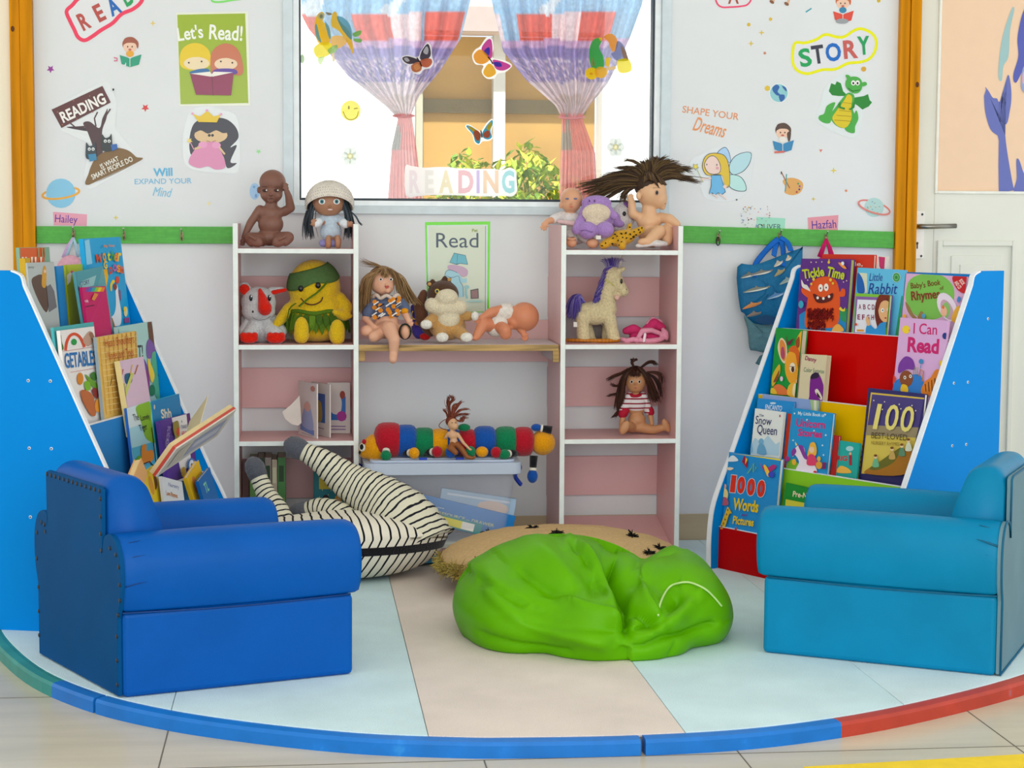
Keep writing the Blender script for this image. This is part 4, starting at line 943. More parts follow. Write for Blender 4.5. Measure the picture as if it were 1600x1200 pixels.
# ---- right display, third pocket
def art_100(a):
    a.poly([(1357.5, 607), (1455, 617.5), (1421, 741), (1342, 740)], '2f2a66'); a.poly([(1361, 613), (1448, 622), (1420, 740), (1346, 740)], 'd8b84a')
    a.poly([(1363, 616), (1445, 624), (1433, 680), (1354, 676)], '4a3f7c'); a.poly([(1355, 676), (1432, 680), (1419, 740), (1348, 740)], 'd9c254'); a.poly([(1355, 664), (1436, 668), (1432, 684), (1353, 680)], '9a8a68')
    for i in range(14): a.rect(1357-i*.9, 622+i*8.2, 1359-i*.9, 626+i*8.2, '3a2a18')
    a.text('1', 1373, 651, 11, 40, 'e8d87a', -6, .01, .1); a.text('0', 1396, 652.5, 20, 41, 'e8d87a', -6, .01, .1); a.text('0', 1420, 655, 20, 41, 'e8d87a', -6, .01, .1)
    a.text('BEST-LOVED', 1392, 682, 56, 9.5, '4a3c1a', -4, 0); a.text('NURSERY RHYMES', 1386, 693, 44, 5.5, '8a7428', -3, 0)
    for x, y in ((1368, 626), (1385, 628), (1408, 632), (1428, 634), (1434, 642), (1382, 640), (1411, 639)): a.star(x, y, 1.5, 'f4ecc0')
    a.poly(smoothpts([(1356, 740), (1368, 728), (1385, 724), (1400, 710), (1416, 702), (1428, 698), (1420, 740)]), 'a86f1e'); a.poly(smoothpts([(1362, 732), (1380, 720), (1400, 706), (1412, 700), (1400, 722), (1376, 734)]), '6a6a24')
    for x, y, c in ((1372, 720, '6ab48a'), (1398, 708, 'c8a45a'), (1424, 695, 'd8dcc0'), (1414, 703, '5a8a6a')):
        a.poly(smoothpts([(x-5, y+9), (x-2, y-3), (x+2, y-3), (x+5, y+9)]), c); a.ell(x, y-6, 2.6, 3, 'f0cfa4', n=10); a.ell(x, y-8, 2.8, 2, '7a4a1e', n=10)
bk(MR, 2, .026, 6, (1357, 606), (1457, 617), (1341, 738), .014, '2f2a66', 'gold and navy book titled 100 Best-Loved Nursery Rhymes', art_100, spine='2a2458')
def art_lav(a): a.poly([(1192, 617), (1266, 623), (1265, 640), (1192, 634)], '8aa6d8'); a.poly([(1266, 623), (1280, 626), (1279, 650), (1268, 640)], 'a8c48a'); a.poly([(1272, 625), (1276, 625.5), (1276, 645), (1272, 640)], 'dfe0c8')
bk(MR, 2, .010, 6, (1192, 616), (1280, 626), (1188, 680), .006, '8aa6d8', 'lavender blue book mostly hidden behind Unicorn Stories', art_lav)
def art_enc(a): a.text('ENCANTO', 1209, 637, 26, 8, 'e8f0f6', -5, .01); a.ell(1208, 630, 5, 1.6, 'cfe4f2', n=10)
bk(MR, 2, .022, 6, (1184, 622), (1241, 628), (1178, 690), .008, '1f8fd6', 'bright blue book standing behind the white fairy tale book', art_enc)
bk(MR, 2, .028, 6, (1231, 646), (1239, 647), (1226, 730), .010, 'd8401e', 'red book squeezed between the white fairy tale book and Unicorn Stories')
def art_snow(a):
    a.poly([(1180.5, 639), (1224, 644.5), (1217, 712), (1168.5, 708)], 'e6ebe6'); a.poly([(1172, 692), (1180, 684), (1190, 692), (1200, 680), (1212, 694), (1219, 690), (1217, 712), (1168.5, 708)], 'b4d4e4')
    a.text('The', 1190, 649, 7, 4, '3a3a6a'); a.text('Snow', 1193.5, 657, 25, 13, '2a2a66', -6, .005); a.text('Queen', 1199, 673, 31, 17, '2a2a66', -6, .005)
    a.ell(1190, 690, 4, 5, '7ab4d4'); a.poly(smoothpts([(1184, 708), (1187, 694), (1194, 695), (1198, 710)]), '6aa8cc'); a.poly(smoothpts([(1170, 706), (1173, 690), (1177, 700), (1176, 707)]), '88bcd8'); a.ell(1219.5, 650, 1, 2, 'c02a2a', n=8)
bk(MR, 2, .046, 6, (1180, 638), (1225, 644), (1168, 706), .010, 'e6ebe6', 'white fairy tale book with dark title and pale blue figures', art_snow)
def art_uni(a):
    a.poly([(1238.5, 638), (1301, 646), (1293, 741), (1230, 734)], '1d94d0')
    a.text('My Little Book of', 1268, 648, 42, 7, 'e4f0f4', -5, .01); a.text('Unicorn', 1267, 662, 45, 13, 'd0307c', -5, .03); a.text('Stories', 1266.5, 677, 38, 12, 'd0307c', -5, .03)
    for x, y in ((1242, 646), (1291, 680), (1240, 688), (1286, 696), (1273, 673), (1262, 656), (1288, 711), (1291, 648)): a.star(x, y, 2, 'cfe8ee')
    a.poly(smoothpts([(1231, 733), (1233, 722), (1240, 718), (1250, 726), (1250, 736)]), '7cba34'); a.poly(smoothpts([(1246, 737), (1250, 722), (1244, 711), (1240, 714), (1243, 702), (1250, 696), (1258, 700), (1262, 716), (1274, 726), (1276, 740)]), 'ece0ec')
    a.poly(smoothpts([(1249, 696), (1256, 697), (1260, 708), (1264, 718), (1258, 716), (1252, 704)]), '8a3a9a'); a.poly(smoothpts([(1240, 713), (1238, 706), (1243, 700), (1246, 706)]), '8a3a9a'); a.poly([(1245, 697), (1244, 690), (1248, 695)], 'e8d08a')
    a.poly(smoothpts([(1264, 714), (1266, 700), (1269, 692), (1275, 692), (1278, 702), (1276, 712)]), 'f0b43a'); a.ell(1270.5, 703, 4, 5, 'f0c8a4'); a.poly(smoothpts([(1263, 726), (1266, 711), (1275, 712), (1278, 726)]), 'e0406a'); a.ell(1243, 722, 3.5, 5, 'f0b43a', n=12)
    a.ell(1282, 727, 5, 6, 'e0a03a'); a.ell(1282, 717, 3, 4, 'e8b04a', n=10); a.poly([(1288, 722), (1295, 723), (1294, 733), (1287, 733)], '7a2a6a'); a.ell(1276, 738, 2.5, 2.5, 'd02a3a', n=10); a.ell(1233, 717, 4, 4, 'b03a8a', n=10)
bk(MR, 2, .056, 6, (1238, 637), (1302, 646), (1230, 733), .012, '1d94d0', 'turquoise blue book titled My Little Book of Unicorn Stories', art_uni)
bk(MR, 2, .046, 6, (1303, 680), (1311, 681), (1299, 735), .010, 'b01c1c', 'dark red book spine between Unicorn Stories and the teal booklet')
def art_rig(a):
    a.poly([(1311, 689), (1343, 693.5), (1338, 739), (1308, 738)], '1fa8a0'); a.text('RIG', 1316, 716, 15, 8, 'd0202a', -3, .04); a.ell(1328, 701, 6, 4, 'a8d8dc'); a.ell(1329, 709, 2, 2.5, 'e8b890', n=10); a.rect(1327, 711, 1331.5, 727, 'a82a3a'); a.poly(smoothpts([(1308, 738), (1314, 728), (1326, 732), (1330, 739)]), 'f0b84a')
bk(MR, 2, .040, 6, (1311, 688), (1344, 693), (1307, 735), .006, '1fa8a0', 'small teal booklet standing left of 100 Best-Loved Nursery Rhymes', art_rig)
# ---- right display, lowest pocket
def art_1000(a):
    a.poly([(1138.5, 707), (1219, 717.5), (1203, 840), (1122, 824)], '1c8cd0'); z = lambda x, y: (1110+x*.2, 600+y*.2); Z = lambda L: [z(*p) for p in L]
    a.poly(Z([(160, 540), (555, 578), (550, 600), (290, 560)]), 'e8d43a')
    for ch, x, y in (('1', 180, 780), ('0', 243, 790), ('0', 322, 806), ('0', 402, 818)):
        a.text(ch, *z(x, y), 9.5 if ch == '1' else 14, 29, 'd8dce0', -6, .07); a.text(ch, *z(x, y), 8 if ch == '1' else 12.5, 27, 'd8301c', -6, .06)
    a.text('Words', *z(283, 948), 40, 19, 'e6c41e', -7, .035); a.text('and', *z(268, 1022), 8, 4, '7a3a9a', -5, .03); a.text('Pictures', *z(265, 1072), 33, 13, 'e6c41e', -8, .03)
    a.poly(smoothpts(Z([(145, 605), (160, 570), (190, 560), (225, 600)])), 'dfe8ee'); a.poly(smoothpts(Z([(130, 660), (160, 650), (190, 660), (160, 675)])), 'e8d8c0')
    a.poly(Z([(270, 560), (300, 590), (295, 660), (255, 610)]), 'a01c3a'); a.poly(Z([(285, 575), (300, 590), (280, 630)]), 'f0c43a')
    a.poly(smoothpts(Z([(400, 620), (440, 660), (500, 630), (525, 650), (470, 690), (430, 680)])), 'b0307a'); a.poly(smoothpts(Z([(425, 640), (445, 640), (480, 710), (455, 720)])), 'f0c43a'); a.poly(smoothpts(Z([(470, 690), (510, 690), (500, 730), (465, 720)])), '3a4ac0')
    a.stroke(Z([(300, 700), (330, 660), (350, 620), (345, 690), (370, 650)]), 1.2, '7ac06a')
    a.ell(*z(125, 800), 2.5, 4, 'e8a07a'); a.poly(smoothpts(Z([(95, 860), (125, 815), (150, 850), (140, 900)])), 'e8d08a'); a.poly(smoothpts(Z([(80, 940), (95, 890), (140, 890), (150, 945)])), 'b8586a')
    a.poly(smoothpts(Z([(90, 1120), (140, 980), (150, 960), (180, 1010), (160, 1020), (125, 1120)])), 'e0b42a')
    for x, y in ((150, 985), (142, 1020), (130, 1060), (118, 1090), (105, 1110)): a.ell(*z(x, y), 1, 1.6, '7a4a18', n=8)
    a.poly(Z([(205, 1140), (215, 1110), (230, 1150)]), 'd0402a')
bk(MR, 1, .030, 7, (1138, 706), (1220, 717), (1122, 822), .016, '1c8cd0', 'large blue book titled 1000 Words and Pictures in the lowest pocket', art_1000)
def art_pre(a): a.poly([(1229, 755), (1280, 766), (1277, 800), (1227, 795)], '128a2c'); a.text('Pre-N', 1250, 773, 22, 9, 'f0d8b8', -8, .02); a.poly([(1228, 780), (1279, 790), (1277, 800), (1227, 795)], 'd0c83a')
bk(MR, 1, .022, 7, (1228, 754), (1290, 768), (1222, 830), .008, '128a2c', 'dark green workbook beginning Pre-N beside 1000 Words', art_pre)

# ---- left display, top pocket
def art_or(a):
    a.poly([(31, 387.5), (70, 387), (69, 415), (30, 415)], 'd8602a'); a.poly([(25.5, 387.5), (31, 387.5), (30, 415), (25, 415)], '6a9a8a')
    for x in (35, 40, 49, 54.5, 63): a.poly([(x-1.6, 401.5), (x+1.6, 401.5), (x+.7, 412), (x-.7, 412)], 'efe4d0')
    for x in (58, 64, 68): a.stroke([(x, 387.5), (x+1, 402)], 1.4, '8a9a6a')
bk(ML, 4, .016, 3, (25, 387), (77, 386), (27, 440), .010, '7fa890', 'orange and green book sticking up highest at the back left of the left display', art_or)
bk(ML, 4, .030, 3, (15, 405), (31, 404), (17, 440), .016, 'c9a21c', 'mustard yellow book at the far left of the left display')
def art_bear(a):
    a.poly([(34, 411), (81, 409), (91, 490), (52, 492)], 'b4bcba'); a.poly(smoothpts([(49, 440), (56, 431), (66, 430), (72, 445), (76, 470), (72, 488), (60, 470)]), '5e4a40'); a.poly(smoothpts([(66, 424), (69, 415), (72, 424), (71, 448), (65, 446)]), 'd29a30'); a.ell(69.5, 424, 1.8, 2.8, 'e8c4a0', n=10)
    a.poly([(72, 448), (78, 444), (84, 455), (88, 480), (76, 488)], '6f6f74'); a.text('story', 46, 418, 14, 4, '8a9492', 0)
bk(ML, 4, .036, 5, (33, 411), (84, 409), (40, 465), .010, 'b4bcba', 'grey book with a brown bear and a small figure in yellow', art_bear, spine='b4bcba', pagecol='c8c890')
bk(ML, 4, .030, 4, (88, 416), (99, 415), (92, 465), .012, '2b86c8', 'blue book between the bear book and the lime book')
def art_lime(a): a.poly([(103, 414), (132, 412.5), (131, 424), (108, 428)], 'b4c22a'); a.poly([(104, 430), (112, 424), (110, 440), (104, 446)], 'e8dfd4'); a.ell(112, 425, 2.4, 2.2, 'd84a8a', n=10)
bk(ML, 4, .022, 4, (102, 414), (133, 412), (106, 470), .012, 'a8b628', 'lime green book behind the teal magazine', art_lime)
def art_goose(a):
    a.poly([(131, 373), (186, 370.5), (204, 503), (150, 518)], '12a4dc'); a.poly([(132, 376), (139, 374), (144, 412), (135, 414)], '8fd0ee')
    z = lambda x, y: (100+x*.1, 400+y*.1); Z = lambda L: [z(*p) for p in L]
    a.poly(smoothpts(Z([(610, 220), (670, 210), (685, 330), (660, 520), (680, 800), (690, 1000), (640, 1150), (590, 1150), (600, 900), (640, 700), (650, 450), (600, 330)])), 'ecb41a')
    a.poly(smoothpts(Z([(800, 480), (830, 470), (860, 700), (890, 900), (870, 1080), (740, 1080), (720, 980), (780, 900), (805, 760)])), 'e6ecf0')
    a.poly(smoothpts(Z([(720, 540), (715, 440), (760, 370), (790, 400), (750, 450), (740, 540)])), 'f0cc2a'); a.poly(smoothpts(Z([(760, 470), (800, 430), (820, 490), (790, 540)])), '8a3a2a'); a.ell(*z(825, 375), 3, 6, 'd84a34'); a.poly(smoothpts(Z([(840, 540), (870, 540), (880, 700), (850, 640)])), '7a5a8a')
    a.poly(smoothpts(Z([(705, 990), (740, 970), (780, 1100), (750, 1170), (710, 1080)])), 'a8642a'); a.ell(*z(950, 870), 3, 8, 'e6dca0'); a.ell(*z(935, 830), 2.4, 4, 'f0d02a', n=10); a.poly(Z([(925, 970), (1000, 960), (1010, 1040), (930, 1050)]), '9a4a8a')
    for ch, x, y, c, r in (('M', 152, 404, 'd8502a', 8), ('o', 161, 402, 'e8a02a', 8), ('t', 168, 401, 'c8d82a', 4), ('h', 174, 400, '3aa43a', 0), ('e', 179, 402, 'f0862a', -4), ('r', 184, 402, 'f0d02a', -6)): a.text(ch, x, y, 7 if ch == 'M' else 5, 14, c, r, .03)
    for ch, x, y, c in (('G', 162, 414, 'f0d02a'), ('o', 170, 423, 'd8402a'), ('o', 176.5, 419, 'b868b8'), ('s', 182, 420, 'f09a2a'), ('e', 186.5, 422, 'd8602a')): a.text(ch, x, y, 5.5, 12, c, 4, .03)
    a.text('My First', 167, 385, 17, 5, 'e8862a', 3, .02)
bk(ML, 4, .034, 6, (130, 373), (188, 370), (149, 514), .014, '12a4dc', 'tall turquoise book with a white goose, right end of the top pocket', art_goose)
def art_teal(a):
    a.poly([(118, 424), (160, 416), (140, 506), (88, 508)], '5a9fa8'); a.poly([(118, 424), (160, 416), (152, 448), (122, 452)], '4a97a4'); a.poly([(126, 440), (150, 430), (146, 446), (124, 452)], '8fc0c4')
    for i, (x, y) in enumerate(((132, 442), (120, 452), (115, 462), (112, 474))): a.text(('STORY', 'FUN', 'AND', 'PLAY')[i], x, y, 16, 7, '34456a', 18, .01, .2)
    a.poly([(112, 445), (115, 446), (104, 470), (101, 468)], 'b07a4a')
bk(ML, 4, .064, 8, (117, 425), (161, 416), (80, 506), .008, '5a9fa8', 'teal magazine leaning aslant in the left display', art_teal)
def art_mag(a):
    a.poly([(128, 449), (164, 448), (140, 505), (104, 506)], 'c41a66')
    for i, c in enumerate(('8a3a9a', '3a6ac0', '2aa0a0', '8ac03a', 'e8c42a', 'e8862a')): a.poly([(135+i*4.7, 449), (139.7+i*4.7, 449), (137+i*4.7, 456), (132+i*4.7, 456)], c)
    a.text('pink', 132, 471, 11, 6, 'f0c8dc', 0, .02); a.text('FIRST', 125, 492, 17, 12, 'f0dce0', 0, .02, .4); a.stroke([(124, 480), (146, 477)], 1.2, '4a1230'); a.poly([(146, 458), (152, 460), (146, 470), (141, 468)], 'd8863a')
bk(ML, 4, .076, 8, (128, 449), (165, 447), (104, 506), .008, 'c41a66', 'magenta booklet leaning in front of the teal magazine', art_mag)
# ---- left display, second pocket
bk(ML, 3, .022, 5, (82, 512), (146, 503), (90, 580), .008, '4ab0b4', 'teal topped book standing behind the vegetables book')
def art_veg(a):
    a.poly([(83, 519), (146, 511), (160, 650), (118, 660)], 'eeeae6'); z = lambda x, y: (70+x*.125, 500+y*.125); Z = lambda L: [z(*p) for p in L]
    a.poly(smoothpts(Z([(125, 200), (160, 170), (200, 190), (210, 270), (235, 350), (210, 380), (180, 320), (150, 260)])), '3f7a2c'); a.stroke(smoothpts(Z([(255, 380), (270, 280), (310, 200), (370, 175), (430, 210), (470, 280), (490, 340)]), 5, False), 4.5, 'd8502e')
    a.ell(*z(360, 275), 4.5, 5, '1f9a48'); a.poly(smoothpts(Z([(470, 260), (510, 180), (560, 140), (605, 200), (600, 270), (530, 330)])), 'c29a86'); a.poly(smoothpts(Z([(545, 180), (580, 150), (610, 210), (590, 260)])), '9a7058')
    a.text('GETABLES', *z(440, 490), 50, 24, '1a72b8', 6, .02); a.stroke(Z([(200, 395), (640, 330)]), .6, 'c05a5a'); a.stroke(Z([(310, 655), (660, 595)]), .6, 'c05a5a')
    a.ell(*z(430, 735), 5, 9.5, 'd8862a'); a.poly(smoothpts(Z([(490, 680), (560, 730), (640, 800), (670, 900), (620, 870), (540, 780)])), '6aa02a'); a.poly(smoothpts(Z([(480, 780), (540, 770), (560, 860), (500, 880)])), '7ab82a'); a.poly(smoothpts(Z([(550, 690), (600, 650), (640, 720), (600, 760)])), '3f7a2c')
    a.poly(smoothpts(Z([(430, 890), (500, 880), (590, 960), (620, 1180), (560, 1190), (500, 1100), (450, 1000)])), 'c06a3a'); a.poly(smoothpts(Z([(570, 880), (620, 850), (660, 930), (620, 980)])), '8a2a22'); a.ell(*z(655, 1060), 6, 12, 'e8962a', 10)
bk(ML, 3, .038, 5, (83, 518), (147, 510), (97, 640), .010, 'eeeae6', 'white board book of VEGETABLES in blue letters', art_veg)
def art_head(a):
    a.poly([(153, 527), (211, 518), (217, 638), (165, 650)], 'e4bc62')
    for i in range(9): a.stroke([(155+i*7, 527-i*1.1), (166+i*6.2, 648-i*1.1)], 1.2, 'd8a048')
    for j in range(13): a.stroke([(154+j*.8, 534+j*9), (212+j*.4, 525+j*9)], 1.0, 'ecd08a')
    a.text('Head Shoulders', 183, 533, 46, 13, 'b84a1e', 9, .0); a.text('Knees and Toes', 185, 553, 40, 13, 'b84a1e', 9, .0); a.stroke([(168, 603), (171, 590), (174, 592)], .9, '3a2a1e')
bk(ML, 3, .056, 5, (151, 527), (212, 517), (163, 648), .010, 'e4bc62', 'orange checked book titled Head Shoulders Knees and Toes', art_head, spine='9fb0b8')
def art_quiet(a):
    a.poly([(186, 511), (243, 502), (254, 622), (200, 634)], 'a9d4d0'); a.text('T!', 219, 549, 8, 20, '2a3a40', 3, .02); a.poly([(181, 512), (184, 511), (186, 522), (183, 522)], '2f8a5c')
    a.poly(smoothpts([(230, 504), (236, 503), (241, 545), (236, 552)]), '6a4a3a'); a.poly(smoothpts([(228, 540), (233, 530), (243, 545), (240, 556), (230, 560)]), '7a5aa8'); a.poly([(238, 503), (243, 502), (244, 530), (241, 530)], '8ab83a')
    a.poly(smoothpts([(236, 556), (242, 549), (248, 552), (254, 618), (244, 622), (238, 600)]), '58b088'); a.poly(smoothpts([(222, 560), (230, 575), (231, 600), (224, 630), (219, 600), (217, 580)]), '6a4aa8'); a.poly(smoothpts([(230, 560), (240, 585), (236, 598), (231, 580)]), 'f0d03a'); a.poly(smoothpts([(218, 585), (230, 580), (232, 610), (222, 628), (216, 610)]), '8a3a8a'); a.ell(236, 610, 5, 9, '2f7a4c'); a.ell(247, 586, 2, 3, '243a34', n=8)
bk(ML, 3, .034, 5, (184, 511), (244, 501), (196, 640), .012, 'a9d4d0', 'pale teal book with purple and green monsters, right end of its row', art_quiet)
def art_tools(a):
    a.poly([(190, 564), (223, 558), (205, 640), (165, 651)], 'd8bcd0'); a.poly(smoothpts([(195, 585), (205, 584), (206, 596), (200, 601), (195, 597)]), '1c5a7a')
    a.stroke([(192, 577), (188, 586)], 1.8, 'c8502a'); a.stroke([(215, 570), (210, 585)], 1.8, 'b06a3a'); a.stroke([(206, 570), (203, 585)], 1.4, 'd8b03a'); a.poly([(188, 600), (194, 599), (190, 632), (184, 634)], 'b4c02a'); a.poly([(194, 610), (204, 582), (208, 584), (196, 620)], 'c8cc6a'); a.poly(smoothpts([(178, 648), (185, 630), (192, 628), (186, 646)]), '6a1228'); a.ell(177, 634, 1.2, 1.2, '8a1a2a', n=8)
bk(ML, 3, .078, 9, (187, 564), (224, 557), (163, 651), .016, 'd8bcd0', 'pink and cream board book tilted in front of the orange checked book', art_tools, spine='e6d79a', pagecol='e6d79a')
# ---- left display, third pocket
def art_tiger(a):
    a.poly([(198.5, 638), (234, 627), (244, 736), (204, 750)], 'cfe0e4'); a.poly([(200.5, 700), (240, 688), (244, 736), (204, 750)], '4fb4dc'); a.poly([(199.6, 670), (238, 658), (240, 690), (201, 702)], 'a4d4e6')
    a.poly(smoothpts([(214, 634), (233, 627), (236, 655), (240, 680), (241, 692), (234, 690), (226, 682), (220, 660), (213, 645)]), '86b82a'); a.stroke([(236, 668), (239, 690), (244, 730)], 1.2, '26303a')
    a.text('The', 211.5, 652, 8, 11, '1c2226', 14, .0); a.text('Lonely', 226, 653, 14, 12, '1c2226', 14, .0); a.text('Tiger', 223, 669, 12, 13, '1c2226', 16, .0)
    a.poly(smoothpts([(210, 735), (209, 722), (216, 712), (221, 720), (216, 730), (215, 742)]), '6aaa24'); a.poly(smoothpts([(219, 706), (221, 696), (227, 695), (228, 705), (236, 703), (239, 714), (234, 722), (226, 724), (221, 728)]), 'e08a2a'); a.stroke([(218, 727), (232, 721), (243, 734)], 1.8, '2a2a2e')
bk(ML, 2, .020, 6, (198, 638), (235, 626), (203, 748), .008, 'cfe0e4', 'book titled The Lonely Tiger with a tiger cub under a leafy tree', art_tiger, spine='2a6ac0')
def art_shh(a): a.text('Shh', 259.5, 646, 16, 15, 'e6dcc4', 8, .03); a.ell(241, 636, 1.2, 4, 'd8d4c0', n=10)
bk(ML, 2, .022, 6, (236, 628), (280, 615), (247, 735), .012, '0f83bc', 'plain blue book with cream title letters beside The Lonely Tiger', art_shh, spine='16b4d8')
def art_thank(a):
    a.poly([(250, 658), (268, 653), (276, 720), (258, 735)], '5a3a9a'); a.poly([(268, 653), (291, 647), (299, 727), (282, 738), (275, 700)], 'ece8e6'); a.poly([(291, 647), (297, 646), (305, 724), (299, 727)], '6a2f7a')
    for i in range(18): a.ell(266+(i % 3)*2.6-(i//3)*.2, 661+(i//3)*7, .7, .7, '8a6ac0', n=6)
    a.text('ROOM ON THE', 259, 683, 34, 5, 'b8a8dc', 82, .01); a.text('HOP', 262, 703, 14, 5, 'd8304a', 82, .04)
    a.poly(smoothpts([(268, 661), (275, 659), (277, 680), (272, 686), (267, 672)]), '9a8a3a'); a.ell(274, 675, 2, 7, 'd8402a', n=12); a.text('A', 280, 659, 2.4, 4, '3a3a5a'); a.text('THANKFUL', 285, 667, 12, 6, '3a3a6a', 8, .01); a.text('HEART', 284.5, 678, 9, 8, 'c82a34', 8, .03)
    a.ell(295, 727, 6, 11, '4a78b8'); a.ell(295, 727, 4, 8, 'e4e4ec'); a.ell(295, 728, 1.5, 4, '34507a', n=10); a.ell(282, 738, 4, 8, 'c8a42a')
bk(ML, 2, .044, 8, (250, 658), (297, 645), (259, 735), .014, '5a3a9a', 'purple and white book titled A Thankful Heart', art_thank)
# ---- left display, lowest pocket: books thrown in anyhow
def loose(px, py, k, off, rot, w, h, th, cover, label, art=None, tilt=0, pages='e6d9b8', spine=None):
    P0, n, fl = tier_plane(ML, k, off, 12); p = plane_hit(px, py, P0, n)
    u = (ML.to_3x3() @ Vector((0, 0, 1))).normalized(); M = frame(p, u, None, n) @ RZ(rot) @ RX(tilt)
    t = thing('picture_book', label, 'book', M, 'picture books on the left display'); m = MB(); e = min(.0022, th*.25); cv = mat(cover, .4, 'plain')
    m.box((0, -h, -e), (w, 0, 0), cv, M); m.box((0, -h, -th), (w, 0, -th+e), cv, M); m.box((-.0005, -h, -th), (e, 0, -.0002), mat(spine or cover, .4, 'plain'), M)
    if art: art(Art(m, lambda x, y, l: M @ Vector((x*w, -y*h, .0003*l))))
    m.build('cover', t); q = MB(); q.box((e, -h+.002, -th+e), (w-.002, -.002, -e), mat(pages, .8, 'plain'), M); q.build('pages', t); return t
loose(216, 745, 1, .045, 6, .135, .12, .008, 'e8c81e', 'yellow book with pears at the bottom of the left display', lambda a: (a.ell(.55, .35, .12, .22, 'd8962a'), a.poly(smoothpts([(.8, .1), (.9, .12), (.88, .4), (.7, .5), (.72, .38)]), '6a3a1e'), a.ell(.15, .45, .08, .1, '4a9a3a')))
loose(252, 744, 1, .062, -14, .15, .12, .008, 'd9dde2', 'white nursery rhyme book lying askew beside the yellow one', lambda a: (a.text('Nursery', .55, .16, .5, .12, '4a5a9a', 0, .0, 0, -1), a.text('Love Rhymes', .4, .38, .55, .14, 'c8803a', 0, .02, 0, -1)))
loose(292, 747, 1, .040, 16, .13, .10, .012, 'e8b81c', 'yellow book with an orange figure beside the open book', lambda a: a.ell(.35, .4, .12, .25, 'd8804a'))
loose(310, 752, 1, .066, 12, .12, .10, .010, '1668b0', 'dark blue book at the right end of the bottom pocket', lambda a: (a.text('TL', .4, .35, .3, .3, '8ad0a8', 0, .02, 0, -1),))
loose(209, 744, 1, .080, 26, .085, .05, .020, 'd8a46a', 'small tan board book wedged at the bottom left behind the armchair', None, pages='dcc08a', spine='d8763a')
# the open board book sticking out of the pocket
P0, n, fl = tier_plane(ML, 1, .075, 0); a = plane_hit(238, 742, P0, n); b = plane_hit(335, 677, P0+n*.02, n); c = plane_hit(292, 690, P0+n*.03, n)
u = (b-a).normalized(); M = frame(a, u, None, (n+Vector((0, 0, 1.3)))); Lb = (b-a).length
t = thing('picture_book', 'worn board book splayed open and sticking out over the edge', 'book', M, 'picture books on the left display')
m = MB(); m.box((0, -.008, 0), (Lb, .0, .10), mat('c84a3a', .5), M); m.box((.002, -.012, .002), (Lb-.004, -.008, .10), mat('d8d0c4', .5), M)
A_ = Art(m, lambda x, y, l: M @ Vector((x*Lb, -.0125-.0003*l, y*.10))); A_.poly([(.35, .2), (.9, .2), (.9, .8), (.35, .8)], 'a4a8c4'); A_.poly([(.4, .45), (.85, .35), (.85, .6), (.4, .65)], 'c8c8d4'); A_.poly([(.1, .2), (.3, .2), (.3, .8), (.1, .8)], 'cfc4b4'); m.build('cover', t)
m = MB(); m.box((.002, 0, .001), (Lb-.002, .012, .099), mat('dcc692', .7), M); m.box((0, 0, .001), (Lb*.42, .0013, .098), mat('e0d2a8', .7), M @ TR(Lb*.5, .0125, 0) @ RZ(17)); m.build('pages', t)
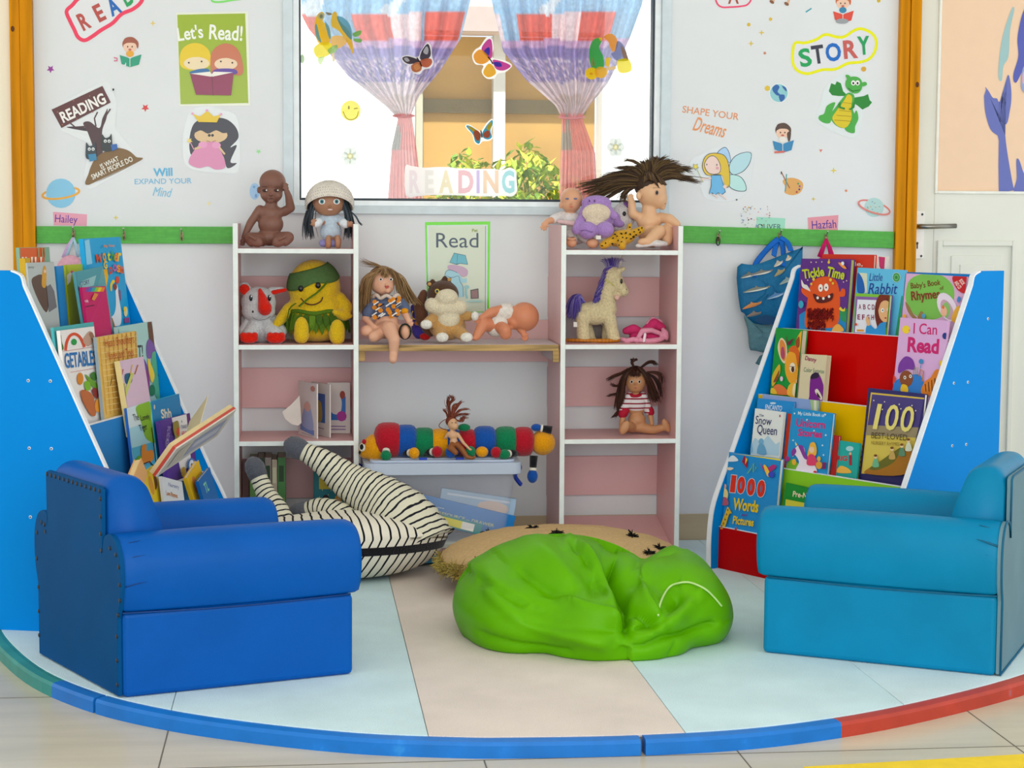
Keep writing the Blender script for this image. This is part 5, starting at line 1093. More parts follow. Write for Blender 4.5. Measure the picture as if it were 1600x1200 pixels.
# ------------------------------------------------------------------ dolls and plush toys
class Toy:
    """parts are laid out on an upright plane at depth Y; d is the offset of a piece towards (-) or away from (+) the viewer, in metres"""
    def __init__(s, name, label, cat, Y, foot, group=None):
        s.Y = Y; s.t = thing(name, label, cat, PY(*foot, Y), group); s.k = (Y+6.151)/CF*1.005
    def p(s, px, py, d=0): return PY(px, py, s.Y+d)
    def E(s, m, px, py, rx, ry, rz=None, d=0, M=None, rot=0, seg=20, ring=14):
        rz = rz if rz is not None else (rx+ry)/2
        m.ell(s.p(px, py, d), (rx*s.k, rz*s.k, ry*s.k), M or m.dm, RY(rot) if rot else None, seg, ring)
    def C(s, m, a, b, ra, rb, M=None):
        m.cap(s.p(*a), s.p(*b), ra*s.k, rb*s.k, M or m.dm)
    def limb(s, m, pts, rs, M=None):
        for i in range(len(pts)-1): s.C(m, pts[i], pts[i+1], rs[i], rs[i+1], M)
    def hand(s, m, px, py, ang, r, d=0, M=None, n=4, spread=26):
        """palm with fingers and a thumb pointing along ang (degrees, 0 = right, 90 = up)"""
        s.E(m, px, py, r, r*.9, r*.6, d, M)
        for i in range(n):
            a = radians(ang+(i-(n-1)/2)*spread); l = r*(1.75 if i in (1, 2) else 1.5)
            s.C(m, (px+cos(a)*r*.6, py-sin(a)*r*.6, d), (px+cos(a)*l, py-sin(a)*l, d-.001), r*.30, r*.24, M)
        a = radians(ang+85); s.C(m, (px, py, d), (px+cos(a)*r*1.25, py-sin(a)*r*1.25, d-.002), r*.32, r*.26, M)
    def mb(s, M): m = MB(); m.dm = M; return m
    def part(s, name, m, voxel=.003, it=4, parent=None, label=None):
        o = m.build(name, parent or s.t, remesh=voxel, smooth_it=it if voxel else 0)
        if label: o['label'] = label
        return o
    def eye(s, px, py, r, d, iris='4a6a8a', white='f4f2ee', parent=None, ry=None):
        m = MB(); ry = ry or r; s.E(m, px, py, r, ry, r*.35, d, mat(white, .2, 'plain'), seg=14, ring=8); s.E(m, px, py, r*.62, ry*.72, r*.3, d-r*s.k*.22, mat(iris, .2, 'plain'), seg=12, ring=8); s.E(m, px, py, r*.3, ry*.36, r*.25, d-r*s.k*.36, mat('101010', .1, 'plain'), seg=10, ring=6)
        m.build('eye', parent or s.t)
    def dot(s, name, px, py, rx, ry, d, c, rz=None, rot=0, parent=None, rough=.4):
        m = MB(); s.E(m, px, py, rx, ry, rz or min(rx, ry)*.5, d, mat(c, rough, 'plain'), rot=rot, seg=14, ring=8); return m.build(name, parent or s.t)
    def lock(s, m, path, n, spread, r, cols, dsp=.01, wav=0.0):
        """n thin strands following a path of (px, py, d)"""
        for i in range(n):
            ox, oy, od = random.gauss(0, spread), random.gauss(0, spread*.6), random.gauss(0, dsp); q = random.uniform(.82, 1.08); P = []
            for j, (x, y, d) in enumerate(path):
                f = j/(len(path)-1); g = .35+f*.9
                P.append(s.p(x+ox*g+wav*random.gauss(0, 1), y+oy*g+wav*random.gauss(0, 1), d+od*g))
            P = smoothpts([tuple(x) for x in P], 4, False); P = P[:max(4, int(len(P)*q))] if q < 1 else P
            m.tube(P, [r*s.k, r*s.k, r*s.k*.35], random.choice(cols), 4, cap=False)
def skin(c): return mat(c, .42, 'plain')
def pl(c, sc=220): return mat(c, .95, 'plush', scale=sc)

# brown baby doll, left unit, top board
T = Toy('baby_doll', 'bare brown baby doll sitting on the left shelf unit with one hand raised', 'doll', -.20, (420, 388)); B = skin('7d5648'); m = T.mb(B)
T.E(m, 426, 285, 20.5, 19.5, 20); T.E(m, 424, 302, 17.5, 15.5, 17, -.004); T.E(m, 414, 305, 7, 7, 6, -.022); T.E(m, 434, 305, 7, 7, 6, -.022); T.E(m, 423, 304, 2.8, 2.4, 3, -.040); T.E(m, 423, 313, 5, 4.5, 4, -.030); T.E(m, 423, 310, 4, 1.3, 2, -.036)
T.E(m, 404, 297, 2.6, 5, 4); T.E(m, 446, 296, 2.6, 5, 4); T.C(m, (424, 314, 0), (424, 326, 0), 9, 10)
T.E(m, 423, 333, 20, 13, 12); T.E(m, 423, 350, 19.5, 18, 14, -.003); T.E(m, 421, 370, 20, 14, 15)
T.limb(m, [(406, 327, 0), (391, 349, -.004), (381, 371, -.018)], [7, 6.3, 4.2]); T.hand(m, 379, 377, 268, 4.2, -.022)
T.limb(m, [(443, 331, 0), (454, 325, -.012), (451, 307, -.028), (448, 299, -.034)], [7.5, 7.2, 5.6, 4.5]); T.hand(m, 447, 294, 98, 4.6, -.036)
T.limb(m, [(411, 374, -.01), (390, 372, -.05), (393, 378, -.06)], [11, 9, 8]); T.limb(m, [(430, 374, -.01), (450, 371, -.05), (446, 377, -.06)], [11, 9.5, 8])
for x, rot in ((399, 22), (437, -22)):
    T.E(m, x, 377, 12.5, 8.5, 6, -.068, rot=rot)
    for i in range(5): T.E(m, x+(-9+i*2.3 if x < 420 else 9-i*2.3), 369+i*1.2, 1.9, 2.0, 2, -.082)
T.part('body', m, .0026, 3)
for x in (414, 432): T.dot('eye', x, 297.5, 4.2, 2.3, -.0365 if x < 420 else -.036, '3a241c'); T.dot('eye_white', x+(2.4 if x < 420 else 2.2), 297.3, 1.1, 1.3, -.0385, 'e8e0da'); 
for x, r in ((413, 4), (433, -4)): T.dot('eyebrow', x, 292, 4.5, 1.0, -.0375, '5a3a30', rot=r)
T.dot('mouth', 423, 310.3, 4.2, .8, -.0415, '4e2c26')

# doll with a crocheted hat, left unit, top board
T = Toy('doll', 'dark haired doll in a crocheted white hat and pale blue coat', 'doll', -.20, (519, 388)); B = skin('a87a5e'); m = T.mb(B)
T.E(m, 513, 316, 25, 22, 22); T.E(m, 513, 327, 18, 11, 15, -.006); T.E(m, 515, 322, 2, 1.8, 2.2, -.047); T.C(m, (515, 334, 0), (516, 342, 0), 5, 6)
T.hand(m, 491, 350, 100, 4.8, -.052); T.hand(m, 544, 351, 10, 4.8, -.048); T.C(m, (505, 347, -.02), (493, 351, -.05), 4.5, 3.6); T.C(m, (530, 348, -.02), (542, 352, -.045), 4.5, 3.6)
for x in (513, 528): T.limb(m, [(516 if x < 520 else 525, 372, -.01), (x, 375, -.06), (x, 384, -.066)], [6, 5.4, 5]); T.E(m, x, 377, 4.6, 10, 4, -.072)
T.part('body', m, .0026, 3)
m = T.mb(mat('b9c9d6', .9, 'cloth')); T.E(m, 516, 347, 14, 12, 11, -.004); T.E(m, 517, 362, 17, 17, 15, -.006); T.limb(m, [(506, 341, 0), (499, 346, -.03)], [7, 6.4]); T.limb(m, [(527, 341, 0), (536, 347, -.03)], [7, 6.4]); T.part('coat', m, .003, 3)
m = T.mb(mat('dfe4e8', .9, 'cloth')); T.limb(m, [(498, 347, -.034), (494, 350, -.046)], [6.8, 6.2]); T.part('cuff', m, .003, 2); m = T.mb(mat('dfe4e8', .9, 'cloth')); T.limb(m, [(536, 348, -.032), (540, 351, -.042)], [6.8, 6.2]); T.part('cuff', m, .003, 2)
m = T.mb(mat('8a86b8', .9, 'cloth')); T.limb(m, [(504, 380, -.05), (526, 380, -.05)], [6, 6]); T.part('leggings', m, .003, 2)
for x in (503, 526): T.eye(x, 315, 5.2, -.043 if x < 510 else -.0425, '4a8a92', ry=4.4)
T.dot('mouth', 516, 327.5, 4, 1.2, -.043, 'd8c0bc')
hc = [mat(c, .5) for c in ('2c3238', '39424a', '4a5a64')]; m = MB()
for sd in (-1, 1):
    for k in range(7): T.lock(m, [(514+sd*(18+k*1.5), 306, -.01+k*.006), (514+sd*(25+k*1.2), 330, -.012+k*.006), (514+sd*(27+k*1.6), 352, -.006+k*.006), (514+sd*(24+k*2), 372, 0+k*.006)], 12, 2.2, .7, hc, .004)
T.lock(m, [(548, 330, 0), (556, 338, -.01), (561, 347, -.02), (567, 352, -.02)], 10, .8, .6, hc, .002)
T.part('hair', m, 0)
hm = mat('dcd4c8', .95, 'cloth'); m = T.mb(hm); c = T.p(515, 318, .004); K = T.k
def hatf(u, v):
    a = 2*pi*u; ph = v*pi*.60; front = max(0, -sin(a)); lim = pi*(.60-.20*front)*1.0; ph = v*lim
    b = 1+.02*sin(a*44)*sin(v*34); return c+Vector((37*K*sin(ph)*cos(a)*b, 33*K*sin(ph)*sin(a)*b, 35*K*cos(ph)*b))
m.grid(hatf, 132, 40, hm, True, None, True); o = m.build('hat', T.t, solid=.002); o['label'] = 'crocheted off white hat'
hole = mat('7a746a', .9)
for row, (v, n) in enumerate(((.95, 34), (.84, 30), (.73, 26), (.62, 20))):
    m = MB()
    for i in range(n):
        u = .5+(i+.5*(row % 2))/n*.5
        q = hatf(u, v); nn = (q-c).normalized(); m.ell(q+nn*.0006, (.0014, .0014, .0012), hole, seg=6, ring=4)
    q = m.build('stitch_row', o); q['kind'] = 'stuff'

# grey and red rhino plush
T = Toy('plush_rhino', 'grey plush rhino with red horn, ears and feet on the left shelf unit', 'plush toy', -.19, (408, 536)); g = pl('c6c9ca'); rd = pl('d8200c'); m = T.mb(g)
T.E(m, 404, 473, 27, 25, 24, -.01); T.E(m, 404, 486, 26, 17, 22, -.018); T.E(m, 408, 514, 24, 22, 22); T.limb(m, [(400, 508, -.02), (390, 526, -.055)], [12, 13]); T.limb(m, [(416, 508, -.02), (431, 526, -.055)], [12, 14]); T.limb(m, [(390, 500, 0), (380, 520, -.03)], [9, 9]); T.limb(m, [(428, 500, 0), (440, 518, -.03)], [9, 9])
T.C(m, (388, 456, .0), (382, 449, -.004), 7, 9); T.C(m, (424, 455, 0), (440, 453, -.008), 7, 5); T.part('body', m, .003, 4)
m = T.mb(rd); T.E(m, 382, 452, 8.5, 8.5, 4, -.022); T.C(m, (382, 452, -.022), (384, 461, -.022), 6, 2); T.part('inner_ear', m, .003, 3, label='red inside of ear'); m = T.mb(rd); T.C(m, (427, 457, -.016), (446, 453, -.022), 4, 3); T.part('inner_ear', m, .003, 3, label='red inside of ear')
m = T.mb(rd); T.limb(m, [(406, 453, -.05), (410, 466, -.062), (414, 481, -.076)], [3, 7, 11]); T.E(m, 414, 483, 10.5, 10, 8, -.076); T.part('horn', m, .0028, 3, label='red horn')
for x, w in ((389, 14.5), (431, 15)):
    m = T.mb(rd); T.E(m, x, 529, w, 7.5, 9, -.082)
    for i in range(3): T.E(m, x-9+i*9, 524, 5.5, 5, 6, -.088)
    T.part('foot', m, .003, 3, label='red foot')
for x in (392, 421): T.dot('eye', x, 465.5, 2.6, 5, -.0565, '101014', rough=.15); T.dot('eye_glint', x+.8, 463, .9, 1.4, -.0605, 'f4f4f4')
T.dot('nostril', 395, 487, 1.5, 1.8, -.0655, '202022'); m = MB(); m.tube(smoothpts([tuple(T.p(395, 496, -.062)), tuple(T.p(402, 500, -.064)), tuple(T.p(414, 499, -.064)), tuple(T.p(423, 494, -.058))], 4, False), .0008, mat('6a6a6c', .8), 5); m.build('mouth', T.t)

# yellow plush in a leaf skirt, plain button eyes
T = Toy('plush_toy', 'round yellow plush toy in a green leaf skirt and green headband', 'plush toy', -.175, (495, 536)); y = pl('dcb71e'); gl = mat('51721a', .8, 'cloth'); m = T.mb(y)
T.E(m, 491, 449, 41, 43, 34, .0); T.E(m, 493, 485, 45, 34, 36, 0); T.E(m, 494, 512, 43, 22, 34, 0); T.limb(m, [(474, 500, -.04), (471, 525, -.085)], [10, 12.5]); T.limb(m, [(519, 500, -.04), (527, 527, -.08)], [10, 12.5]); T.E(m, 471, 515, 11.5, 20, 8, -.085); T.E(m, 527, 518, 12, 19, 8, -.08)
T.limb(m, [(452, 482, -.02), (438, 500, -.05), (426, 513, -.062)], [10, 8.5, 4]); T.limb(m, [(531, 466, -.01), (542, 480, -.03), (538, 493, -.05), (524, 488, -.07)], [10, 9.5, 9, 5]); T.C(m, (538, 494, -.05), (547, 494, -.055), 5, 4); T.part('body', m, .0035, 4)
m = MB(); gb = mat('4d6a3c', .8, 'cloth'); cc = T.p(491, 449, 0)
def band(u, v):
    a = pi*(1+u); z = 30-22*v+8*sin(a*2+1)*0; x = cos(a); yy = sin(a); r = sqrt(max(.02, 1-(z/43)**2))
    tilt = x*9; r2 = sqrt(max(.02, 1-((z+tilt)/44)**2)); return cc+Vector((41.5*x*r2, 35*yy*r2, z+tilt-6*v*abs(sin(2*pi*u))))*T.k*1.012
m.grid(band, 48, 10, gb, True); m.build('headband', T.t, solid=.003)
for x, yy_ in ((470, 451), (497, 446)): T.dot('eye', x, yy_, 4.2, 4.8, -.0745, '1c1818', rough=.12)
m = MB(); m.tube(smoothpts([tuple(T.p(470, 466, -.068)), tuple(T.p(478, 474, -.075)), tuple(T.p(490, 476, -.077)), tuple(T.p(501, 471, -.075)), tuple(T.p(504, 464, -.072))], 5, False), .0022, mat('5a3222', .8), 6); m.build('mouth', T.t)
m = MB(); m.tube(smoothpts([tuple(T.p(512, 440, -.062)), tuple(T.p(497, 456, -.077)), tuple(T.p(480, 468, -.081)), tuple(T.p(467, 479, -.080))], 5, False), .0062, gl, 8, flat=.35); m.build('sash', T.t)
for row, (yy_, n, rr_) in enumerate(((489, 15, 46), (496, 17, 48))):
    for i in range(n):
        a = pi*(1.0+(i+.5*row)/n); m = MB(); cx = 493+rr_*cos(a); dz = sin(a)*37*T.k; l = random.uniform(22, 30); p0 = T.p(cx, yy_-4, 0)+Vector((0, dz, 0)); out = Vector((cos(a), sin(a), 0)); side = Vector((-sin(a), cos(a), 0))
        P = [p0, p0+side*.010+out*.006-Vector((0, 0, l*.3*T.k)), p0+side*.009+out*.012-Vector((0, 0, l*.7*T.k)), p0+out*.012-Vector((0, 0, l*T.k)), p0-side*.009+out*.012-Vector((0, 0, l*.7*T.k)), p0-side*.010+out*.006-Vector((0, 0, l*.3*T.k))]
        m.add(P, [(0, 1, 2, 3, 4, 5)], mat(random.choice(('4c6c16', '5d7f1e', '3f5e18')), .7, 'cloth')); m.build('skirt_leaf', T.t, solid=.0018)
m = MB(); m.tube([T.p(449+i*8.8, 488-2*sin(i), -.02-.062*sin(pi*(i+.6)/11)) for i in range(11)], .004, gl, 8, flat=1.6); m.build('waistband', T.t)
for x0, y0, x1, y1 in ((452, 482, 449, 515), (458, 486, 453, 533), (462, 474, 452, 484)): m = MB(); m.tube([T.p(x0, y0, -.066), T.p((x0+x1)/2-2, (y0+y1)/2, -.072), T.p(x1, y1, -.07)], [.005, .0055, .004], gl, 8, flat=.35); m.build('ribbon', T.t)

# board book standing fanned open, left unit, third board
S3 = PY(500, 672, -.2)
t = thing('board_book', 'white board book standing fanned open with a round flap on the left shelf unit', 'book', TR(.09, -.2, .382)); wh = mat('ddd5cf', .5, 'plain')
def leaf(px0, px1, top, bot0, bot1, Y0, Y1, art, w=.004):
    a = PY(px0, top, Y0); b = PY(px1, top, Y1); a.z = max(a.z, b.z); b.z = a.z; zb = .383; m = MB(); nrm_ = (b-a).cross(Vector((0, 0, 1))).normalized()
    nrm_ = nrm_ if nrm_.y < 0 else -nrm_
    vs = [Vector((a.x, a.y, zb)), Vector((b.x, b.y, zb)), b, a]; vs += [v-nrm_*w for v in vs]
    m.add(vs, [(0,1,2,3),(7,6,5,4),(0,4,5,1),(1,5,6,2),(2,6,7,3),(3,7,4,0)], wh); f = lambda x, y, l: Vector((a.x, a.y, zb)).lerp(Vector((b.x, b.y, zb)), x)+Vector((0, 0, (a.z-zb)*(1-y)))+nrm_*.0003*l; art(Art(m, f)); m.build('page', t)
def pg1(a): a.poly([(.12, .78), (.85, .86), (.85, .96), (.1, .9)], '6a8ac8'); a.poly(smoothpts([(.3, .5), (.5, .35), (.7, .5), (.8, .85), (.2, .8)]), '9aa8d0'); a.ell(.5, .45, .18, .09, 'd8a89a'); a.ell(.8, .1, .12, .05, 'c88878'); a.stroke([(.2, .95), (.8, .97)], .01, '9a8a9a')
def pg2(a): a.rect(.1, .2, .75, .75, '2a62b0'); a.poly(smoothpts([(.15, .4), (.5, .35), (.6, .6), (.5, .74), (.15, .74)]), 'b8962a'); a.stroke([(.15, .85), (.7, .86)], .02, '9a90a0')
def pg3(a): a.rect(.15, .27, .80, .74, '2f6fc0'); a.poly(smoothpts([(.1, .2), (.4, .2), (.62, .35), (.55, .6), (.2, .6), (.05, .4)]), 'dcd4d0'); a.ell(.66, .24, .12, .08, '9a3a22'); a.ell(.62, .66, .22, .1, 'b0309a'); a.stroke([(.15, .86), (.8, .86)], .02, '8a6aa0'); a.stroke([(.15, .92), (.8, .92)], .02, '8a6aa0')
leaf(466, 495, 600, 680, 690, -.13, -.265, pg1); leaf(487, 515, 601, 680, 685, -.11, -.235, pg2); leaf(512, 547, 598, 680, 678, -.11, -.12, pg3, .012)
m = MB(); q = [PY(x, y, -.20) for x, y in ((468, 618), (455, 632), (441, 644), (446, 655), (456, 663), (466, 665), (471, 661), (470, 645))]; m.add([tuple(v) for v in q]+[tuple(v+Vector((0, .003, 0))) for v in q], [tuple(range(8))[::-1], tuple(range(8, 16))]+[(i, (i+1) % 8, 8+(i+1) % 8, 8+i) for i in range(8)], mat('ddd3c8', .6)); o = m.build('flap', t); o['label'] = 'cream scalloped flap'
# books on the lowest board of the left unit
def shelf_book(label, px0, px1, pyt, zb, Y, th, cover, art, group='books on the lowest board of the left shelf unit', lean=4):
    a = PY(px0, pyt, Y); b = PY(px1, pyt, Y); M = TR(a.x, Y, zb) @ RX(-lean); w = b.x-a.x; H = a.z-zb; t = thing('picture_book', label, 'book', M, group)
    m = MB(); cv = mat(cover, .4, 'plain'); m.box((0, 0, 0), (w, .002, H), cv, M); m.box((0, th-.002, 0), (w, th, H), cv, M); m.box((0, 0, 0), (.002, th, H), cv, M); art(Art(m, lambda x, y, l: M @ Vector((x*w, -.0003*l, H*(1-y))))); m.build('cover', t)
    k = MB(); k.box((.002, .002, .002), (w-.002, th-.002, H-.002), mat('e8e0d0', .8), M); k.build('pages', t); return t
def ap(a):
    a.rect(.15, .10, .85, .33, 'd8c43a'); a.text('princess stories', .5, .16, .55, .05, 'c8a02a', 0, 0, 0, -1); a.text('and tales', .5, .26, .4, .04, 'c8a02a', 0, 0, 0, -1)
    for x, dr, hr in ((.33, 'a8228a', '2a1c1c'), (.67, 'c87a7a', 'e0a83a')): a.ell(x, .52, .11, .11, hr); a.ell(x, .52, .07, .06, 'e0b08a'); a.poly(smoothpts([(x-.1, .62), (x, .58), (x+.1, .62), (x+.22, .80), (x+.15, .92), (x-.15, .92), (x-.22, .80)]), dr)
    for i in range(12): a.star(.08+.08*i, .40+.06*sin(i*2.3)+(.5 if i % 3 == 0 else 0), .015, 'e8d88a')
shelf_book('teal book with two princesses leaning at the right of the lowest left board', 490, 547, 729, .055, -.16, .012, '14808a', ap)
for i, (px0, px1, c, lb) in enumerate(((433, 446, '4f8a4a', 'green magazine, right one of the row behind the zebra leg'), (424, 433, 'c2b49a', 'cream magazine in the middle of the row behind the zebra leg'), (413, 424, '9a8f86', 'greyish magazine left of the cream one behind the zebra leg'), (389, 402, '6f9f5a', 'light green magazine at the left end behind the zebra leg'), (402, 413, '3a4a36', 'dark green magazine between the light green and greyish ones'))):
    shelf_book(lb, px0, px1, 715+i % 2*3, .055, -.19, .14, c, lambda a, i=i: (a.rect(.2, .1, .8, .3, 'd8d4b0' if i % 2 else '2f4a2a'), a.rect(.1, .5, .9, .9, '8aa05a')), lean=0)

# blonde doll, plywood shelf
T = Toy('doll', 'blonde doll in a patterned top, one leg hanging off the plywood shelf', 'doll', -.225, (600, 535)); B = skin('dca88a'); m = T.mb(B)
T.E(m, 597, 440, 20, 20, 19); T.E(m, 600, 448, 16, 13, 16, -.008); T.E(m, 604, 445, 2.4, 2.2, 2.6, -.047); T.E(m, 606, 453, 5, 5, 4, -.036); T.C(m, (600, 455, 0), (602, 465, 0), 7, 8); T.E(m, 604, 482, 21, 20, 13); T.E(m, 604, 503, 19, 15, 14, -.006); T.E(m, 602, 517, 18, 12, 15, -.004)
T.limb(m, [(585, 474, 0), (571, 498, -.012), (583, 510, -.04)], [7, 6, 4.2]); T.hand(m, 584, 511, -30, 4, -.044); T.limb(m, [(626, 476, 0), (633, 490, -.02), (637, 498, -.034)], [7, 5.6, 5]); T.hand(m, 639, 502, -60, 5, -.04)
T.limb(m, [(596, 514, -.01), (608, 513, -.07), (616, 531, -.112), (615, 551, -.108)], [12, 12, 9, 7]); T.limb(m, [(615, 552, -.108), (614, 562, -.122)], [7, 6.5]); T.limb(m, [(592, 514, 0), (574, 517, -.05)], [11, 9]); T.E(m, 573, 517, 10, 9, 8, -.055); T.limb(m, [(614, 514, 0), (633, 519, -.05)], [11, 9]); T.E(m, 633, 518, 7, 12, 8, -.06)
T.C(m, (595, 520, -.05), (584, 526, -.075), 9, 9); T.part('body', m, .0028, 3)
for x in (595, 611): T.eye(x, 436.5, 3, -.0405 if x < 600 else -.036, '4a4038', ry=2.2)
T.dot('mouth', 604.5, 447.5, 3.6, 1.5, -.0445, 'b84a44'); T.dot('mouth_lower', 604.5, 449.6, 2.6, 1.3, -.0445, 'c05a50')
m = T.mb(mat('5d6a88', .9, 'cloth')); T.E(m, 604, 479, 23, 19, 15); T.E(m, 604, 490, 21, 10, 15); T.limb(m, [(586, 471, 0), (574, 490, -.008)], [9.5, 9]); T.limb(m, [(624, 471, 0), (634, 484, -.012)], [9.5, 8]); top = T.part('top', m, .003, 3, label='patterned blue, orange and white top')
pm = {c: mat(c, .9, 'cloth') for c in ('d8862a', 'e4e2dc', '2c2e40')}
r = random.Random(5)
for i in range(34):
    a = r.uniform(-1.2, 1.2); py = r.uniform(466, 497); px = 604+21*sin(a); k = MB(); cpt = T.p(px, py, -.016-.017*cos(a)*1.0-.002*cos((py-480)/12)); c = r.choice(list(pm))
    k.add([cpt+Vector((x*T.k, -.0015-.0004*i, z*T.k)) for x, z in (((-4, 0), (-2, 3.4), (2, 3.4), (4, 0), (2, -3.4), (-2, -3.4)) if c == 'd8862a' else ((-4.5, -2), (-3.2, -3.4), (4.5, 2), (3.2, 3.4)))], [(0, 1, 2, 3, 4, 5) if c == 'd8862a' else (0, 1, 2, 3)], pm[c]); k.build('print_patch', top, solid=.001)
m = T.mb(mat('d2c0b0', .95, 'cloth')); m.tube([T.p(604+21*cos(a)*1.0, 461+2.4*sin(a*7)+3*sin(a), -.004+.034*sin(a+pi)) for a in [pi*i/24 for i in range(25)]], .006, m.dm, 8); m.build('lace_collar', T.t)
m = T.mb(mat('e0951e', .9, 'cloth')); T.E(m, 632, 486, 6.5, 5, 6, -.024); T.part('cuff', m, .003, 2, label='orange cuff')
m = MB(); dkc = mat('22302a', .9, 'cloth')
for q in (-.4, .1, .6): m.tube([T.p(633+9*cos(a), 518+13*sin(a)*.9, -.062+.006*q+.012*sin(a)) for a in [2*pi*i/16 for i in range(17)]], .0022+.0006*q, dkc, 6)
m.build('stocking_straps', T.t)
hc = [mat(c, .55) for c in ('8a6a44', 'a88658', '6e5032', 'b8986a')]; m = MB()
for k in range(26):
    f = k/25; x0 = 582+30*f
    if f < .55: pts = [(x0+6, 422, -.012), (x0-6-6*(1-f), 434, -.02+.03*f), (572-8*(1-f)+6*f, 460, 0), (566+14*f-4, 484+12*f, .004)]
    elif f > .72: pts = [(x0-2, 422, -.012), (620+8*f, 434, -.012), (628+5*(f-.7)*10, 458, 0), (630+9*(f-.7)*10, 476, .004)]
    else: pts = [(x0, 421, -.012), (x0+1, 424, -.036), (x0+1, 429, -.045), (x0+1, 432, -.046)]
    T.lock(m, pts, 26, 2.4, .55, hc, .005)
for k in range(14): T.lock(m, [(600-k*.5, 420, -.022), (587-k*.3, 425+k*.4, -.036), (578-k*.3, 442, -.030), (572, 474, -.012)], 22, 2.0, .55, hc, .004)
for k in range(8): T.lock(m, [(606+k*.6, 420, -.02), (616+k*.4, 428, -.026), (621+k*.5, 444, -.018), (626+k*1.2, 470, -.006)], 18, 2.0, .55, hc, .004)
for k in range(10): T.lock(m, [(600, 420, 0), (588, 415, 0), (575, 412, 0), (563, 407, 0)], 3, 3, .35, hc, .005)
m.dm = hc[0]; T.E(m, 597, 436, 22, 21, 19, .012, hc[0]); T.part('hair', m, 0)

# small purple plush behind the doll and the chipmunk
T = Toy('plush_toy', 'small purple plush toy half hidden behind the chipmunk plush', 'plush toy', -.15, (660, 535)); m = T.mb(pl('4a3a9a')); T.E(m, 652, 492, 10, 18, 9, 0, rot=-15); T.E(m, 655, 514, 12, 16, 10, 0); T.C(m, (646, 480, 0), (654, 478, 0), 5, 4); T.part('body', m, .003, 3)
m = MB(); m.tube([T.p(648+5*cos(a), 492+7*sin(a), -.0235) for a in [.6*i for i in range(8)]], .0016, mat('d8b02a', .8), 6); m.build('trim_cord', T.t)
for c, x, y_, r_ in (('c87a2a', 653, 505, 6), ('c01c1c', 664, 526, 9), ('1f5fa8', 666, 516, 7)): m = T.mb(pl(c)); T.E(m, x, y_, r_, r_*.65, 6, -.022); T.part('patch', m, .003, 2)

# chipmunk plush
T = Toy('plush_chipmunk', 'brown chipmunk plush with a cream face and white paws on the plywood shelf', 'plush toy', -.205, (700, 535)); tan = pl('c39557'); br = pl('4f3626'); cr = pl('dcd0b2'); whp = pl('e6e2d6'); m = T.mb(tan)
T.E(m, 699, 510, 29, 22, 22); T.E(m, 700, 490, 24, 18, 20); T.limb(m, [(680, 494, -.01), (668, 506, -.04)], [9, 9]); T.limb(m, [(720, 494, -.01), (733, 494, -.03)], [8, 8]); T.limb(m, [(686, 518, -.03), (690, 525, -.06)], [11, 9]); T.limb(m, [(716, 518, -.03), (726, 525, -.06)], [11, 9]); T.part('body', m, .003, 3)
m = T.mb(br); T.E(m, 692, 460, 25, 22, 22); T.C(m, (676, 448, 0), (670, 443, 0), 4, 4); T.C(m, (678, 443, 0), (676, 439, 0), 3.5, 3.5); T.C(m, (693, 440, 0), (695, 434, 0), 5, 3.5); T.C(m, (700, 440, 0), (703, 436, 0), 4, 3); T.part('head', m, .003, 3, label='dark brown head')
m = T.mb(cr); T.E(m, 696, 480, 30, 16, 20, -.014); T.E(m, 675, 477, 12, 12, 12, -.026); T.E(m, 718, 480, 12, 12, 12, -.026); T.E(m, 701, 499, 18, 17, 14, -.022); T.E(m, 698, 465, 18, 14, 14, -.034); T.part('face', m, .003, 4, label='fluffy cream cheeks, muzzle and chest')
for x, y_ in ((666, 507), (742, 494), (691, 527), (729, 527)): m = T.mb(whp); T.E(m, x, y_, 10 if y_ > 520 else (9.5 if x < 700 else 6), 7.5, 7, -.056 if y_ < 520 else -.072); T.part('paw', m, .003, 3, label='white paw')
m = T.mb(pl('6a4430')); T.limb(m, [(672, 520, .03), (660, 500, .03), (656, 478, .025), (662, 458, .02)], [7, 11, 10, 6]); T.part('tail', m, .003, 3)
T.eye(683, 455, 3.6, -.0425, '3a4a6a', 'd8c23a')
for x, y_ in ((671, 444), (702, 437)): m = T.mb(tan); T.E(m, x, y_, 3.2, 3.2, 2.5, -.008); T.part('inner_ear', m, .002, 2)

# bald baby doll crawling face down
T = Toy('baby_doll', 'bald baby doll in white rompers lying face down on the plywood shelf', 'doll', -.215, (785, 535)); B = skin('cf8460'); m = T.mb(B)
T.E(m, 819, 495, 23.5, 23, 23, -.008); T.E(m, 805, 503, 13, 12, 15, -.012); T.E(m, 797, 512, 5, 4, 5, -.026); T.E(m, 803, 481, 3.5, 3, 4, -.02); T.E(m, 790, 493, 18, 16, 14); T.E(m, 776, 508, 18, 14, 14)
T.limb(m, [(786, 484, -.01), (768, 488, -.03), (752, 497, -.04)], [8.5, 8, 5]); T.hand(m, 747, 498, 215, 4.6, -.04); T.limb(m, [(768, 508, -.01), (755, 507, -.035), (745, 525, -.05)], [12, 10, 6.5]); T.E(m, 743, 528, 7, 4.5, 7, -.054); T.limb(m, [(780, 510, -.02), (789, 516, -.055)], [10, 10.5]); T.E(m, 790, 521, 9.5, 10, 9, -.055)
T.limb(m, [(806, 500, 0), (815, 517, -.02)], [8, 6]); T.hand(m, 819, 523, -75, 5.5, -.028); T.part('body', m, .0028, 3)
m = T.mb(mat('ddd5ca', .95, 'cloth')); T.E(m, 790, 488, 19, 15, 16, -.002); T.E(m, 778, 504, 18, 15, 17, -.003); T.E(m, 776, 515, 16, 12, 16, -.004); T.C(m, (788, 486, -.006), (778, 488, -.018), 11, 10); T.part('rompers', m, .003, 3)

